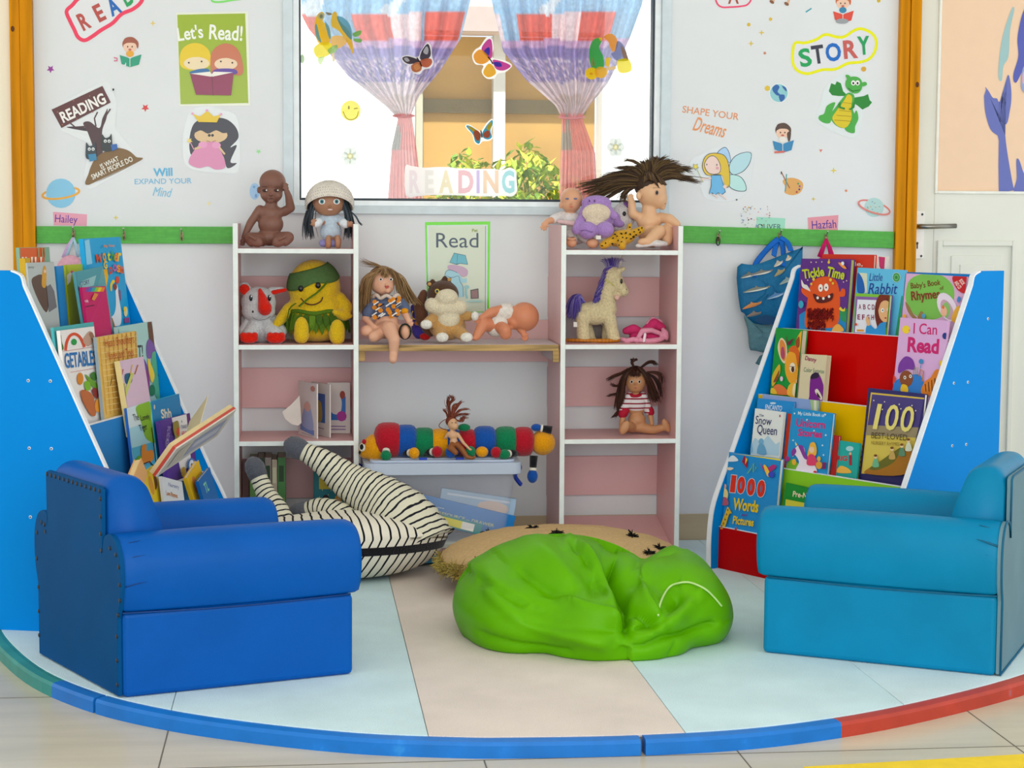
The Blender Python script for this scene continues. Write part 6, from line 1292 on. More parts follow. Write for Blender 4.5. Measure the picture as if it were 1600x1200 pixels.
# bald baby doll on the right unit
ZR = -.19
T = Toy('baby_doll', 'bald baby doll in a white sleepsuit beside the lilac plush', 'doll', -.16, (892, 388)); B = skin('d8a07c'); m = T.mb(B)
T.E(m, 893, 311, 18, 18, 18); T.E(m, 892, 320, 15, 12, 15, -.006); T.E(m, 892, 318, 2.3, 2, 2.5, -.038); T.E(m, 876, 321, 3, 5, 4); T.E(m, 910, 318, 3, 5, 4); T.limb(m, [(870, 342, -.02), (855, 346, -.05)], [6, 5]); T.hand(m, 851, 351, 250, 5.5, -.056); T.E(m, 893, 379, 8.5, 8, 7, -.075); T.E(m, 926, 380, 10, 8, 8, -.078); T.C(m, (896, 372, -.05), (893, 379, -.075), 6, 7); T.C(m, (920, 372, -.05), (926, 380, -.07), 6, 7); T.C(m, (892, 328, 0), (892, 336, 0), 8, 9)
for i in range(5): T.E(m, 887+i*3, 373.5-abs(2-i)*.4, 1.7, 2, 2, -.09)
T.part('body', m, .0028, 3); m = T.mb(mat('dcd6d2', .95, 'cloth')); T.E(m, 893, 345, 20, 15, 14); T.E(m, 900, 364, 22, 18, 16); T.limb(m, [(880, 338, 0), (864, 343, -.03)], [9, 7.5]); T.limb(m, [(890, 366, -.03), (895, 374, -.055)], [9, 8]); T.limb(m, [(908, 366, -.03), (920, 374, -.055)], [10, 9]); T.part('sleepsuit', m, .003, 3)
for x in (886, 899): T.dot('eye', x, 310.5, 3, 1.5, -.036 if x < 890 else -.0365, '6a7090')
T.dot('mouth', 892.5, 323, 3, 1.3, -.0375, 'c8705a'); m = T.mb(mat('d8b8b8', .95, 'cloth')); T.limb(m, [(872, 346, -.04), (900, 350, -.05)], [3, 5]); T.part('bib', m, .003, 2)
# purple plush
T = Toy('plush_hippo', 'lilac plush animal with a cream belly sitting on the right shelf unit', 'plush toy', -.205, (932, 388)); pu = pl('a985c4'); m = T.mb(pu)
T.E(m, 932, 338, 29, 27, 20); T.E(m, 932, 317, 24, 12, 16); T.E(m, 918, 360, 15, 14, 14, -.045); T.E(m, 945, 359, 14.5, 13, 14, -.045); T.limb(m, [(908, 344, -.02), (900, 360, -.045)], [8, 7]); T.E(m, 932, 352, 18, 10, 14, -.02); T.C(m, (952, 330, -.02), (960, 338, -.035), 7, 6); T.part('body', m, .003, 4)
m = T.mb(pl('dccab0')); T.E(m, 932, 333, 23, 15, 10, -.034); T.E(m, 930, 345, 15, 12, 8, -.036); T.part('belly', m, .003, 4, label='cream belly')
for x in (921, 929): T.dot('nostril', x, 314, 1.4, 1.8, -.034, '5a3a70')
m = MB(); m.tube([T.p(908+i*2.6, 361-1.5*sin(i*.7), -.0775-.006*sin(pi*i/7)) for i in range(8)], .001, mat('6a4a80', .8), 5); m.build('seam', T.t)
m = MB(); q = T.p(935, 371, -.075); m.box((q.x-.008, q.y-.001, q.z-.006), (q.x+.008, q.y+.001, q.z+.006), mat('e4e0d4', .7), None); m.build('label_tag', T.t)
# white and purple plush head
T = Toy('plush_puppy', 'white and purple plush puppy tucked behind the lilac plush on the right shelf unit', 'plush toy', -.14, (974, 370)); m = T.mb(pl('dcd6d2')); T.E(m, 975, 336, 19, 21, 16); T.E(m, 966, 352, 12, 12, 12, -.01); T.E(m, 974, 366, 16, 16, 14); T.part('body', m, .003, 3)
m = T.mb(pl('8f62a8')); T.limb(m, [(978, 318, -.02), (987, 326, -.026), (989, 340, -.024)], [4, 5, 4]); T.part('ear', m, .003, 3, label='purple ear'); m = T.mb(pu); T.E(m, 960, 343, 10, 12, 9, -.028); T.E(m, 968, 350, 8, 6, 7, -.03); T.part('muzzle', m, .003, 3, label='lilac muzzle'); T.dot('eye', 975.5, 334, 2.8, 3.6, -.0345, '15151a', rough=.12)
# leopard plush
T = Toy('plush_leopard', 'yellow plush leopard with black spots lying on the right shelf unit', 'plush toy', -.235, (968, 388)); yl = pl('d3a02a'); m = T.mb(yl)
T.E(m, 970, 372, 24, 13, 12, 0, rot=-12); T.limb(m, [(984, 368, 0), (1002, 359, -.005)], [8, 6]); T.limb(m, [(955, 376, -.01), (943, 383, -.025)], [8, 7]); T.limb(m, [(970, 378, -.015), (972, 384, -.03)], [8, 7]); T.limb(m, [(984, 352, .02), (982, 362, .01)], [4, 5]); T.part('body', m, .003, 3)
r = random.Random(9); spots = [(946, 380), (952, 376), (941, 384), (958, 372), (957, 381), (964, 369), (966, 376), (971, 365), (973, 371), (978, 364), (979, 372), (985, 366), (986, 373), (991, 362), (994, 367), (998, 359), (1003, 356), (1000, 363), (968, 383), (976, 382), (984, 355), (961, 366), (971, 378), (990, 370)]
for x, y_ in spots: T.dot('spot', x, y_, r.uniform(1.2, 2.2), r.uniform(1.0, 1.8), -.0245-(.010 if y_ > 376 else 0)+(.008 if x > 988 else 0)+(.012 if y_ < 358 and x < 990 else 0), '1c150e', 2.2, r.uniform(-60, 60))
# big doll with wild hair
T = Toy('doll', 'bare doll with wild brown hair seen in profile on the right shelf unit', 'doll', -.18, (1020, 388)); B = skin('dcb088'); m = T.mb(B)
T.E(m, 1018, 300, 24, 25, 22, 0); T.E(m, 1027, 310, 16, 16, 18); T.E(m, 1034, 316, 8, 9, 11, -.004); T.E(m, 1039.5, 305, 3, 3, 3, -.012); T.E(m, 1038, 318, 2.6, 2, 3.5, -.012); T.E(m, 1035, 324, 5, 4, 6, -.006); T.E(m, 998, 306, 4.5, 7, 4, -.035); T.C(m, (1014, 322, 0), (1014, 336, 0), 11, 12)
T.E(m, 1014, 346, 20, 15, 15); T.E(m, 1015, 364, 19, 17, 17); T.E(m, 1018, 376, 19, 11, 18); T.limb(m, [(1031, 340, 0), (1046, 342, -.03), (1058, 350, -.045)], [8.5, 8, 6]); T.limb(m, [(999, 340, 0), (988, 334, -.01), (987, 316, -.01)], [8, 7, 6]); T.hand(m, 986, 312, 100, 5.5, -.012)
T.limb(m, [(1014, 368, -.02), (1030, 362, -.06), (1012, 378, -.085)], [11, 11, 8]); T.limb(m, [(1022, 374, -.02), (1042, 362, -.03), (1042, 376, -.05)], [11, 12, 9]); T.E(m, 1006, 378, 10, 6, 7, -.088); T.part('body', m, .003, 3)
T.eye(1026.5, 301, 3.6, -.0455, '3a3640', 'c8a080', ry=4.4); T.dot('mouth', 1037.5, 318, 3, 1.2, -.023, 'b8604c'); m = MB(); m.tube([T.p(1020, 294, -.047), T.p(1026, 292.5, -.046), T.p(1032, 294, -.040)], .0007, mat('8a6a4a', .8), 5); m.build('eyebrow', T.t)
hc = [mat(c, .6) for c in ('3c2a1c', '4a3626', '5c4630', '6b5430')]; m = MB(); T.E(m, 1015, 290, 25, 22, 22, .006, hc[0])
for k in range(40):
    f = k/39; a = radians(200-190*f); L = 48+26*abs(sin(f*7))+(18 if f < .2 else 0); sx, sy = 1013+18*cos(a), 286-16*sin(a); ex, ey = 1013+L*1.25*cos(a), 288-L*.62*sin(a)+(14 if f < .35 else 4)
    T.lock(m, [(sx, sy, -.006), ((sx*2+ex)/3, (sy*2+ey)/3-6, -.004), ((sx+ex*2)/3, (sy+ey*2)/3-4, .0), (ex, ey, .0)], 20, 3.0, .7, hc, .008)
for k in range(8): T.lock(m, [(1030, 272, 0), (1048, 268, 0), (1062, 263, 0), (1080, 262+k, 0)], 12, 1.8, .7, hc, .006)
for k in range(5): T.lock(m, [(1050, 266, 0), (1060, 270, 0), (1063, 276, 0), (1064, 283, 0)], 6, 1.2, .7, hc, .004)
for k in range(12): T.lock(m, [(998, 282, -.01), (970, 280, -.01), (950, 286, -.008), (934, 294, -.006)], 10, 3.5, .6, hc, .006)
for k in range(12): T.lock(m, [(992, 292, -.01), (980, 298, -.01), (974, 305, -.008), (970+k, 314, -.006)], 8, 3.0, .6, hc, .006)
for k in range(24):
    f = k/23; hx = 997+44*f; hy = 300-20*sin(pi*min(1, f*1.25))**.8 if f < .8 else 289; T.lock(m, [(hx, hy, -.012-.034*sin(pi*f)), (hx*.7+304, hy-10, -.014-.032*sin(pi*f)), (hx*.4+608, 272, -.012), (1014+random.uniform(-4, 8), 264, -.004)], 16, 1.3, .8, hc, .003)
for k in range(10): T.lock(m, [(1010, 272, 0), (1000, 258, 0), (985, 250, 0), (972+k*2, 252, 0)], 4, 2, .5, hc, .005)
for k in range(26): T.lock(m, [(1020, 272, -.01), (1021, 262, -.012), (1023+random.uniform(-3, 3), 252, -.008), (1023+random.uniform(-4, 4), 246, .0)], 6, 1.8, .9, hc, .005)
T.part('hair', m, 0)
# crumpled pale cloth
t = thing('folded_cloth', 'crumpled white cloth shoe under the wild haired doll', 'cloth', PY(1018, 386, -.27)); T2 = Toy.__new__(Toy); T2.Y = -.265; T2.t = t; T2.k = (T2.Y+6.151)/CF; m = T2.mb(mat('d6d4d0', .9, 'cloth'))
T2.limb(m, [(996, 384, 0), (1010, 382, -.005), (1026, 379, 0), (1040, 381, 0)], [3.5, 4.5, 5, 4]); T2.E(m, 1028, 381, 13, 5, 9); T2.part('cloth', m, .003, 3)

# unicorn plush
T = Toy('plush_unicorn', 'cream plush unicorn with a purple mane and tail on the right shelf unit', 'plush toy', -.195, (932, 536)); cu_ = pl('d3c49a', 160); m = T.mb(cu_)
T.E(m, 930, 489, 27, 19, 19); T.E(m, 950, 484, 14, 18, 16); T.E(m, 914, 490, 13, 18, 16); T.limb(m, [(948, 478, 0), (948, 458, 0), (953, 440, 0)], [15, 14, 14]); T.E(m, 956, 432, 16, 17, 15); T.limb(m, [(962, 438, -.004), (972, 452, -.006)], [12, 9]); T.E(m, 974, 455, 9, 9, 10, -.006); T.E(m, 963, 463, 6, 6, 8, -.004); T.C(m, (966, 424, -.012), (974, 420, -.02), 5, 4)
for x0, x1, d in ((952, 958, -.022), (952, 950, .03), (910, 911, -.022), (912, 920, .03)): T.limb(m, [(x0, 495, d), (x0+(x1-x0)*.5, 512, d), (x1, 525, d-.004)], [11, 10, 10.5]); T.E(m, x1+1, 529, 11, 5.5, 10, d-.006)
T.part('body', m, .003, 4); m = T.mb(mat('d8b0a0', .9, 'cloth')); T.E(m, 964, 464.5, 4.5, 4.5, 3, -.024); T.part('chin', m, .002, 2)
T.dot('eye', 971, 439.5, 1.9, 4, -.028, '0e0e12', rough=.1); T.dot('nostril', 979, 452, 1, 1.4, -.024, '8a6a60'); m = MB(); m.tube([T.p(945, 436, -.034), T.p(952, 441, -.038), T.p(960, 447, -.034)], .0012, mat('c9cf4a', .3), 6); m.build('bridle', T.t)
m = MB(); m.tube([T.p(966, 416, 0), T.p(970, 407, 0), T.p(973, 399, 0)], [.007, .005, .0012], mat('d8cfc0', .4), 10); m.build('horn', T.t)
hp = [mat(c, .6) for c in ('54409a', '6a56b4', '463488', '8a80b8')]; m = MB()
for k in range(24): f = k/23; x0, y0 = 953-18*f, 418+50*f; T.lock(m, [(x0+3, y0-2, -.012), (x0-2, y0, -.014), (x0-6, y0+5, -.010), (x0-8, y0+14, -.004)], 18, 1.8, .6, hp, .006)
for k in range(14): T.lock(m, [(948+k*1.2, 420, -.006), (946+k*1.5, 413, -.006), (942+k*2.1, 407-k % 3, -.003), (938+k*2.8, 402+abs(k-7)*.8, 0)], 12, 1.6, .45, hp+[mat('a8a0b8', .6)], .006)
T.part('mane', m, 0, label='purple mane'); m = MB()
for k in range(22): T.lock(m, [(912, 472, -.01), (903, 461+k*.3, -.016), (893+k*.5, 470, -.020), (887+k*.8, 496, -.018)], 20, 2.8, .6, hp, .007)
T.part('tail', m, 0, label='purple tail'); m = MB(); q = T.p(899, 507, -.03); m.box((q.x-.006, q.y-.001, q.z-.008), (q.x+.006, q.y+.001, q.z+.008), mat('e6e2da', .7)); m.build('label_tag', T.t)
t = thing('wooden_stick', 'amber wooden stick lying under the unicorn', 'stick', PY(940, 533, -.25)); m = MB(); m.tube([PY(885, 531.5, -.235), PY(915, 532, -.24), PY(945, 532.5, -.24), PY(968, 532, -.235)], [.006, .005, .007, .005], mat('b5701c', .4, 'wood', sc=(30, 30, 3)), 10); m.build('stick', t)
t = thing('plush_toy', 'small grey plush block standing behind the unicorn legs', 'plush toy', PY(930, 530, -.12)); m = MB(); a = PY(930, 518, -.12); m.ell(a, (.034, .02, .03), pl('8a8580'), seg=8, ring=6); m.build('body', t, remesh=.004, smooth_it=3)
# bundle of pink clothes
t = thing('doll_clothes', 'bundle of pink doll clothes beside the unicorn', 'clothes', PY(1006, 535, -.19)); T2 = Toy.__new__(Toy); T2.Y = -.19; T2.t = t; T2.k = (T2.Y+6.151)/CF
m = T2.mb(mat('c8336a', .9, 'cloth')); T2.limb(m, [(978, 517, 0), (990, 514, -.01), (1003, 520, -.01)], [6, 8, 6]); T2.limb(m, [(1008, 518, 0), (1022, 506, 0), (1034, 512, 0)], [8, 9, 7]); T2.E(m, 1010, 526, 28, 9, 18); o = T2.part('dress', m, .0028, 2); o['label'] = 'deep pink garment'
m = T2.mb(mat('dd94aa', .9, 'cloth'))
for P in ([(972, 530, -.03), (980, 533, -.04), (990, 530, -.045), (996, 533, -.045)], [(998, 526, -.05), (1004, 517, -.045), (1018, 516, -.04), (1034, 522, -.03)], [(1000, 532, -.05), (1014, 533, -.05), (1030, 531, -.04), (1040, 526, -.03)], [(1036, 515, -.02), (1040, 520, -.03), (1041, 528, -.03)], [(1012, 506, 0), (1020, 499, .01), (1032, 503, .01)]): T2.limb(m, P, [3.6, 4.6, 4.2, 3.6][:len(P)])
o = T2.part('frill', m, .0028, 2); o['label'] = 'pale pink frilled edge'; m = T2.mb(mat('f0e4e8', .9, 'cloth')); T2.limb(m, [(1008, 522, -.056), (1006, 533, -.06)], [2.4, 2.4]); T2.part('ribbon', m, .002, 2)

# brunette doll with a striped shirt
T = Toy('doll', 'brunette doll in a red and white striped shirt on the right shelf unit', 'doll', -.175, (1000, 684)); B = skin('c08a60'); m = T.mb(B)
T.E(m, 993, 595, 17, 18, 17); T.E(m, 993, 604, 13, 10, 13, -.004); T.E(m, 993, 600, 1.8, 1.6, 2, -.037); T.C(m, (993, 610, 0), (993, 618, 0), 6, 7); T.E(m, 994, 634, 15, 16, 11); T.E(m, 995, 656, 14, 13, 13); T.E(m, 996, 668, 15, 8, 13); T.limb(m, [(982, 624, 0), (974, 648, -.01), (971, 664, -.02)], [6, 5, 4]); T.hand(m, 970, 668, 262, 3.6, -.022); T.limb(m, [(1006, 624, 0), (1016, 648, 0), (1019, 664, -.01)], [6, 4.6, 3.6])
T.limb(m, [(987, 668, -.01), (982, 666, -.06), (976, 664, -.09)], [9, 7.5, 6]); T.limb(m, [(1003, 668, -.01), (1020, 672, -.03), (1036, 668, -.05)], [9, 7, 6]); T.E(m, 976, 668, 7, 12, 4.5, -.096, rot=28); T.E(m, 1041, 665, 6, 12, 4.5, -.056, rot=-26); T.part('body', m, .0026, 3)
for x in (987, 999): T.eye(x, 596.5, 2.8, -.0335, '2a1c18', 'd8c8b8')
T.dot('mouth', 993, 606, 2.4, .9, -.0335, 'a85a4a')
stp = mat('dcd4d4', .9, 'bands', pitch=.0155, dist=.002, edge=.52, c2='8e2636'); m = T.mb(stp); b0 = len(m.v)
T.E(m, 994, 630, 17, 17, 13); T.limb(m, [(984, 620, 0), (974, 643, -.01)], [8, 7.5]); T.limb(m, [(1004, 620, 0), (1013, 642, 0)], [8, 7])
for i, v in enumerate(m.v): m.attr[i] = v[2]
m.build('shirt', T.t); rdc = mat('b01c34', .7, 'cloth')
for a_, b_, ra in (((976, 641, -.01), (973, 647, -.012), 8), ((1013, 639, 0), (1016, 644, 0), 7.4)): m = T.mb(rdc); T.limb(m, [a_, b_], [ra, ra-.4]); T.part('cuff', m, .0026, 2, label='red cuff')
m = T.mb(rdc); m.tube([T.p(993+9*cos(a), 616+3*sin(a), .02*sin(a+pi)) for a in [2*pi*i/20 for i in range(21)]], .005, rdc, 8); m.build('collar', T.t)
hc = [mat(c, .5) for c in ('3a2018', '4c2a1e', '2c1812', '5e3826')]; m = MB(); T.E(m, 993, 590, 19, 19, 17, .010, hc[0])
for k in range(36):
    f = k/35
    if f < .42: pts = [(988, 574, -.018), (977-6*(.42-f), 588, -.026), (972-10*(.42-f), 612, -.010), (968-18*(.42-f)+4, 640+10*f, -.004)]
    elif f > .58: pts = [(998, 574, -.018), (1010, 588, -.026), (1016+8*(f-.58), 606, -.010), (1018+26*(f-.58), 622+6*f, -.004)]
    else: pts = [(990+8*(f-.42)*6, 574, -.014), (988+10*(f-.42)*6, 579, -.034), (987+12*(f-.42)*6, 585, -.0375), (986+13*(f-.42)*6, 587, -.0375)]
    T.lock(m, pts, 20, 2.2, .55, hc, .005)
for P in ([(982, 576, 0), (972, 583, -.005), (960, 588, -.008), (949, 595, -.008)], [(978, 596, 0), (968, 602, 0), (960, 603, 0), (956, 599, 0)], [(976, 612, 0), (966, 615, 0), (958, 617, 0), (951, 619, 0)], [(974, 630, 0), (968, 640, 0), (962, 648, 0), (958, 652, 0)], [(1002, 574, 0), (1012, 567, 0), (1020, 565, 0), (1027, 570, 0)], [(1012, 584, 0), (1022, 590, .0), (1030, 604, 0), (1032, 622, 0)], [(1010, 582, 0), (1022, 582, 0), (1032, 586, 0), (1034, 600, 0)]): T.lock(m, P, 40, 2.0, .5, hc, .005)
for k in range(8): T.lock(m, [(990, 572, 0), (988, 566, 0), (987+k, 562, 0), (985+k*1.4, 559+abs(k-3), 0)], 6, 1.2, .9, hc, .003)
T.part('hair', m, 0)

# small bare doll on the box lid
T = Toy('doll', 'small bare doll with red hair sitting against the caterpillar on the box lid', 'doll', -.398, (712, 715)); B = skin('d0a37c'); m = T.mb(B)
T.E(m, 707, 662, 8, 9.5, 8); T.E(m, 710, 666, 6.5, 6, 7, -.003); T.E(m, 714.5, 663, 1.2, 1.2, 1.4, -.012); T.C(m, (706, 670, 0), (706, 675, 0), 3, 3.4); T.E(m, 708, 680, 8, 7, 5.5); T.E(m, 709, 690, 6.5, 7, 5.5); T.limb(m, [(715, 678, 0), (724, 692, -.012), (732, 700, -.02)], [3, 2.6, 2]); T.hand(m, 734, 702, -35, 2.2, -.022, n=4); T.limb(m, [(701, 677, 0), (696, 684, .006)], [3, 2.6]); T.part('body', m, .0018, 3)
br_ = skin('8a5026'); m = T.mb(br_); T.E(m, 710, 695, 7.5, 5, 6, -.002); T.limb(m, [(707, 695, -.006), (704, 700, -.02), (712, 707, -.03)], [5.5, 5.2, 4.5]); T.limb(m, [(714, 694, -.004), (722, 703, -.02), (730, 714, -.032), (738, 716, -.034)], [5.2, 4.6, 3.4, 2.6]); T.C(m, (738, 716, -.034), (742, 714, -.036), 2.6, 2.2); T.part('trousers', m, .0018, 3, label='brown legs')
for x in (706.5, 712): T.dot('eye', x, 660.5, 1.3, .8, -.0155, '7a5a40')
T.dot('mouth', 710.5, 667, 1.6, .6, -.0158, 'b06a50')
hc = [mat(c, .6) for c in ('6e2e18', '86402a', '5a2412', '9a523a')]; m = MB(); T.E(m, 705, 658, 9, 9, 8, .006, hc[0])
for P in ([(704, 652, 0), (702, 640, 0), (700, 628, 0), (702, 618, 0)], [(706, 650, 0), (712, 638, 0), (718, 630, 0), (722, 627, 0)], [(708, 650, 0), (718, 642, 0), (726, 640, 0), (732, 640, 0)], [(708, 652, 0), (718, 648, 0), (726, 647, 0), (733, 647, 0)], [(706, 650, 0), (708, 636, 0), (712, 632, 0), (716, 634, 0)], [(700, 652, 0), (697, 644, 0), (694, 641, 0), (697, 639, 0)], [(712, 656, 0), (720, 658, 0), (724, 652, 0), (730, 653, 0)], [(704, 650, 0), (700, 634, 0), (708, 624, 0), (703, 618, 0)]): T.lock(m, P, 26, 1.6, .45, hc, .004, .5)
m.tube(smoothpts([tuple(T.p(696, 655, -.002)), tuple(T.p(689, 660, -.004)), tuple(T.p(686, 666, -.004)), tuple(T.p(692, 670, 0)), tuple(T.p(699, 672, 0))], 4, False), .0012, hc[0], 6)
T.part('hair', m, 0)

# bags and straps on the hooks
t = thing('tote_bag', 'blue shark print tote bag hanging from the right coat rail', 'bag', PY(1218, 372, -.05)); sb_ = mat('1f6f9c', .5, 'cloth'); Yb = -.06
outline_ = [(1152, 417), (1178, 414), (1205, 405), (1250, 388), (1254, 392), (1252, 470), (1248, 495), (1215, 507), (1176, 505), (1163, 490), (1156, 480)]
def bagpanel(pts, th, c, name, bul=.02):
    cx = sum(p[0] for p in pts)/len(pts); cy = sum(p[1] for p in pts)/len(pts); m = MB(); n = len(pts); rings = 6; vs = []
    for side in (-1, 1):
        for r_ in range(rings):
            f = 1-r_/rings*.98
            for x, y_ in pts: q = PY(cx+(x-cx)*f, cy+(y_-cy)*f, Yb+side*(.006+bul*(1-f*f))+.004*sin(x*.3+y_*.2)*(1-f)); vs.append(q)
    fs = []
    for side in (0, 1):
        o_ = side*rings*n
        for r_ in range(rings-1):
            for i in range(n): q = (o_+r_*n+i, o_+r_*n+(i+1) % n, o_+(r_+1)*n+(i+1) % n, o_+(r_+1)*n+i); fs.append(q if side else q[::-1])
        q = tuple(o_+(rings-1)*n+i for i in range(n)); fs.append(q if side else q[::-1])
    for i in range(n): fs.append((i, (i+1) % n, rings*n+(i+1) % n, rings*n+i))
    m.add(vs, fs, c, True); return m
m = bagpanel(smoothpts(outline_, 3), .02, sb_, 'panel'); A_ = Art(m, lambda x, y, l: PY(x, y, Yb-.0282-.0003*l), .5)
for x, y_, w, c, c2, rr_ in ((1170, 430, 14, '6a7068', 'd0d4cc', 10), (1190, 426, 18, '7a7a70', 'd8d6cc', 8), (1182, 452, 22, '7f8474', 'd8dcd0', 8), (1175, 477, 16, 'd08a4a', 'c07a3a', 14), (1216, 412, 8, 'b8b09a', 'd8d4c4', 20), (1218, 426, 10, 'a8986a', '8a8a6a', 25), (1232, 404, 5, 'c8b89a', 'd8d0c0', 10), (1230, 438, 14, '8aa0a0', 'a8b8b0', 20), (1178, 491, 12, '8a7a6a', '6a6a68', 8), (1212, 462, 15, '5a8ab8', 'a8c4d8', 14)):
    t_ = radians(rr_); R_ = lambda u, v: (x+u*cos(t_)+v*sin(t_), y_-u*sin(t_)+v*cos(t_))
    A_.poly(smoothpts([R_(-w, 2.5), R_(-w*.5, -1.5), R_(0, -3.4), R_(w*.6, -2), R_(w, -2.5), R_(w*.8, 1), R_(0, 2.8)], 3), c); A_.poly(smoothpts([R_(-w*.9, 2.4), R_(0, .8), R_(w*.8, -.6), R_(w*.6, 1.6), R_(0, 3)], 3), c2); A_.poly([R_(-2, -3), R_(0, -6), R_(3, -3)], c)
A_.poly(smoothpts([(1180, 500), (1195, 492), (1215, 496), (1240, 488), (1246, 496), (1220, 507), (1190, 506)], 3), '17456e')
m.build('bag_body', t)
m = bagpanel(smoothpts([(1162, 492), (1178, 505), (1215, 508), (1242, 498), (1240, 540), (1215, 553), (1180, 548), (1171, 544), (1168, 515)], 3), .02, mat('5f8a92', .6, 'cloth'), 'lower', .016); o = m.build('lower_pouch', t); o['label'] = 'grey teal lower pouch'
m = bagpanel([(1187, 556), (1196, 552), (1200, 562), (1190, 572), (1180, 568)], .01, mat('4a747c', .6, 'cloth'), 'tab', .006); m.build('tab', t)
st = mat('1565c0', .6, 'cloth')
for P in ([(1178, 432), (1181, 412), (1200, 388), (1216, 373)], [(1224, 416), (1224, 396), (1222, 380), (1217, 372)], [(1209, 400), (1212, 385), (1217, 373)], [(1236, 392), (1230, 378), (1219, 371)]):
    m = MB(); m.tube(smoothpts([tuple(PY(x, y_, Yb-.028 if i == 0 else -.05)) for i, (x, y_) in enumerate(P)], 5, False), .0095, st, 8, flat=.2, up=(0, 1, 0)); m.build('handle', t)
t = thing('bag', 'magenta strapped bag hanging behind the right book display', 'bag', PY(1290, 374, -.05)); m = MB(); mg = mat('c4185e', .7, 'cloth')
for P in ([(1291, 373), (1286, 387), (1281, 402)], [(1291, 373), (1296, 387), (1300, 402)]):
    m = MB(); m.tube([PY(x, y_, -.045) for x, y_ in P], [.004, .0075, .010], mg, 8, flat=.25, up=(0, 1, 0)); m.build('strap', t)
m = MB(); a = PY(1290, 425, -.05); m.ell(a, (.055, .02, .052), mg); m.build('bag_body', t, remesh=.005, smooth_it=3)
t = thing('bag', 'pale pink and blue bag hanging from the left coat rail behind the books', 'bag', PY(115, 372, -.05)); pkb = mat('d8a4b4', .8, 'cloth'); lbl = mat('a4c4d4', .8, 'cloth')
for P, c in (([(115, 371), (109, 385), (103, 402)], lbl), ([(115, 371), (119, 385), (123, 402)], lbl), ([(114, 371), (106, 386), (99, 403)], mat('c8a8d0', .8, 'cloth'))):
    m = MB(); m.tube([PY(x, y_, -.045) for x, y_ in P], [.003, .006, .007], c, 8, flat=.25, up=(0, 1, 0)); m.build('strap', t)
m = MB(); a = PY(111, 428, -.05); m.ell(a, (.05, .022, .062), pkb); m.build('bag_body', t, remesh=.005, smooth_it=3)
m = MB(); c = PY(1122, 377, -.034)
m.tube([c+Vector((.006*cos(2*pi*i/20), 0, .0135*sin(2*pi*i/20))) for i in range(21)], .0018, mat('15151a', .6), 6); tag(m.build('hair_tie'), 'black elastic loop hanging from the leftmost hook of the right coat rail', 'hair tie')
# ------------------------------------------------------------------ pictures and stickers on the wall, the window and the door
def sticker(name, label, cat, draw, Y=0.0, group=None, rough=.35, step=.00025):
    m = MB(); a = Art(m, lambda x, y, l: PY(x, y, Y-.0004-step*l), rough, *(('sheer',) if abs(Y-.0218) < 1e-6 else ('plain',)), **({'dens': .94} if abs(Y-.0218) < 1e-6 else {})); draw(a)
    return tag(m.build(name), label, cat, group)
def off_poly(P, d):
    n = len(P); cx = sum(p[0] for p in P)/n; cy = sum(p[1] for p in P)/n
    return [(p[0]+(p[0]-cx)/max(1, sqrt((p[0]-cx)**2+(p[1]-cy)**2))*d, p[1]+(p[1]-cy)/max(1, sqrt((p[0]-cx)**2+(p[1]-cy)**2))*d) for p in P]
def d_read(a):
    o = smoothpts([(104, 18), (113, 8), (125, -4), (150, -16), (190, -30), (222, -14), (221, 2), (208, 14), (190, 22), (176, 36), (158, 47), (144, 57), (132, 63), (122, 58), (116, 46), (110, 34)])
    a.poly(o, 'e2e4e6'); a.stroke(o, 6, 'ee3f60', True)
    for ch, x, y, c, w in (('R', 131, 33, 'b85048', 15), ('E', 155, 20, 'b85048', 13), ('A', 177, 10, '1a68b8', 18), ('D', 199, -5, '22a05a', 16)): a.text(ch, x, y, w, 28, c, 27, .035)
sticker('word_sticker', 'READ word sticker with wavy red outline in the top left corner', 'sticker', d_read)
def kid(a, x, y, s, hair, book, shirt, skin='efc8ae', long_=False):
    a.ell(x, y-9*s, 12*s, 11*s, hair); a.ell(x, y-5*s, 10.5*s, 9.5*s, skin)
    a.poly(smoothpts([(x-11*s, y-8*s), (x-8*s, y-18*s), (x+4*s, y-20*s), (x+13*s, y-12*s), (x+12*s, y-2*s), (x+8*s, y-10*s), (x-4*s, y-11*s)]), hair)
    if long_: a.poly(smoothpts([(x+7*s, y-4*s), (x+13*s, y-6*s), (x+12*s, y+6*s), (x+9*s, y+9*s)]), hair)
    a.ell(x, y+6*s, 6*s, 5*s, shirt); a.poly([(x-16*s, y+8*s), (x-3*s, y+12*s), (x, y+14*s), (x+3*s, y+12*s), (x+18*s, y+7*s), (x+14*s, y+23*s), (x, y+27*s), (x-13*s, y+22*s)], book)
    a.stroke([(x, y+13*s), (x, y+26*s)], .8*s, 'f0f0ea')
    for q in (-3.5, 3.5): a.ell(x+q*s, y-5*s, 1*s, 1.4*s, '4a2f28', n=8)
    a.ell(x, y-.5*s, 2.4*s, 1.6*s, 'c86a5a', n=10)
def d_boy(a):
    kid(a, 203, 78, 1.0, 'a35b48', '2f9f7e', 'e8a83a'); a.text('d', 195, 102, 4, 8, 'e8eef0'); a.stroke([(178, 90), (183, 91), (183, 95), (178, 95)], 1.6, 'd8507a')
sticker('reader_sticker', 'sticker of a brown haired child reading a green book', 'sticker', d_boy)
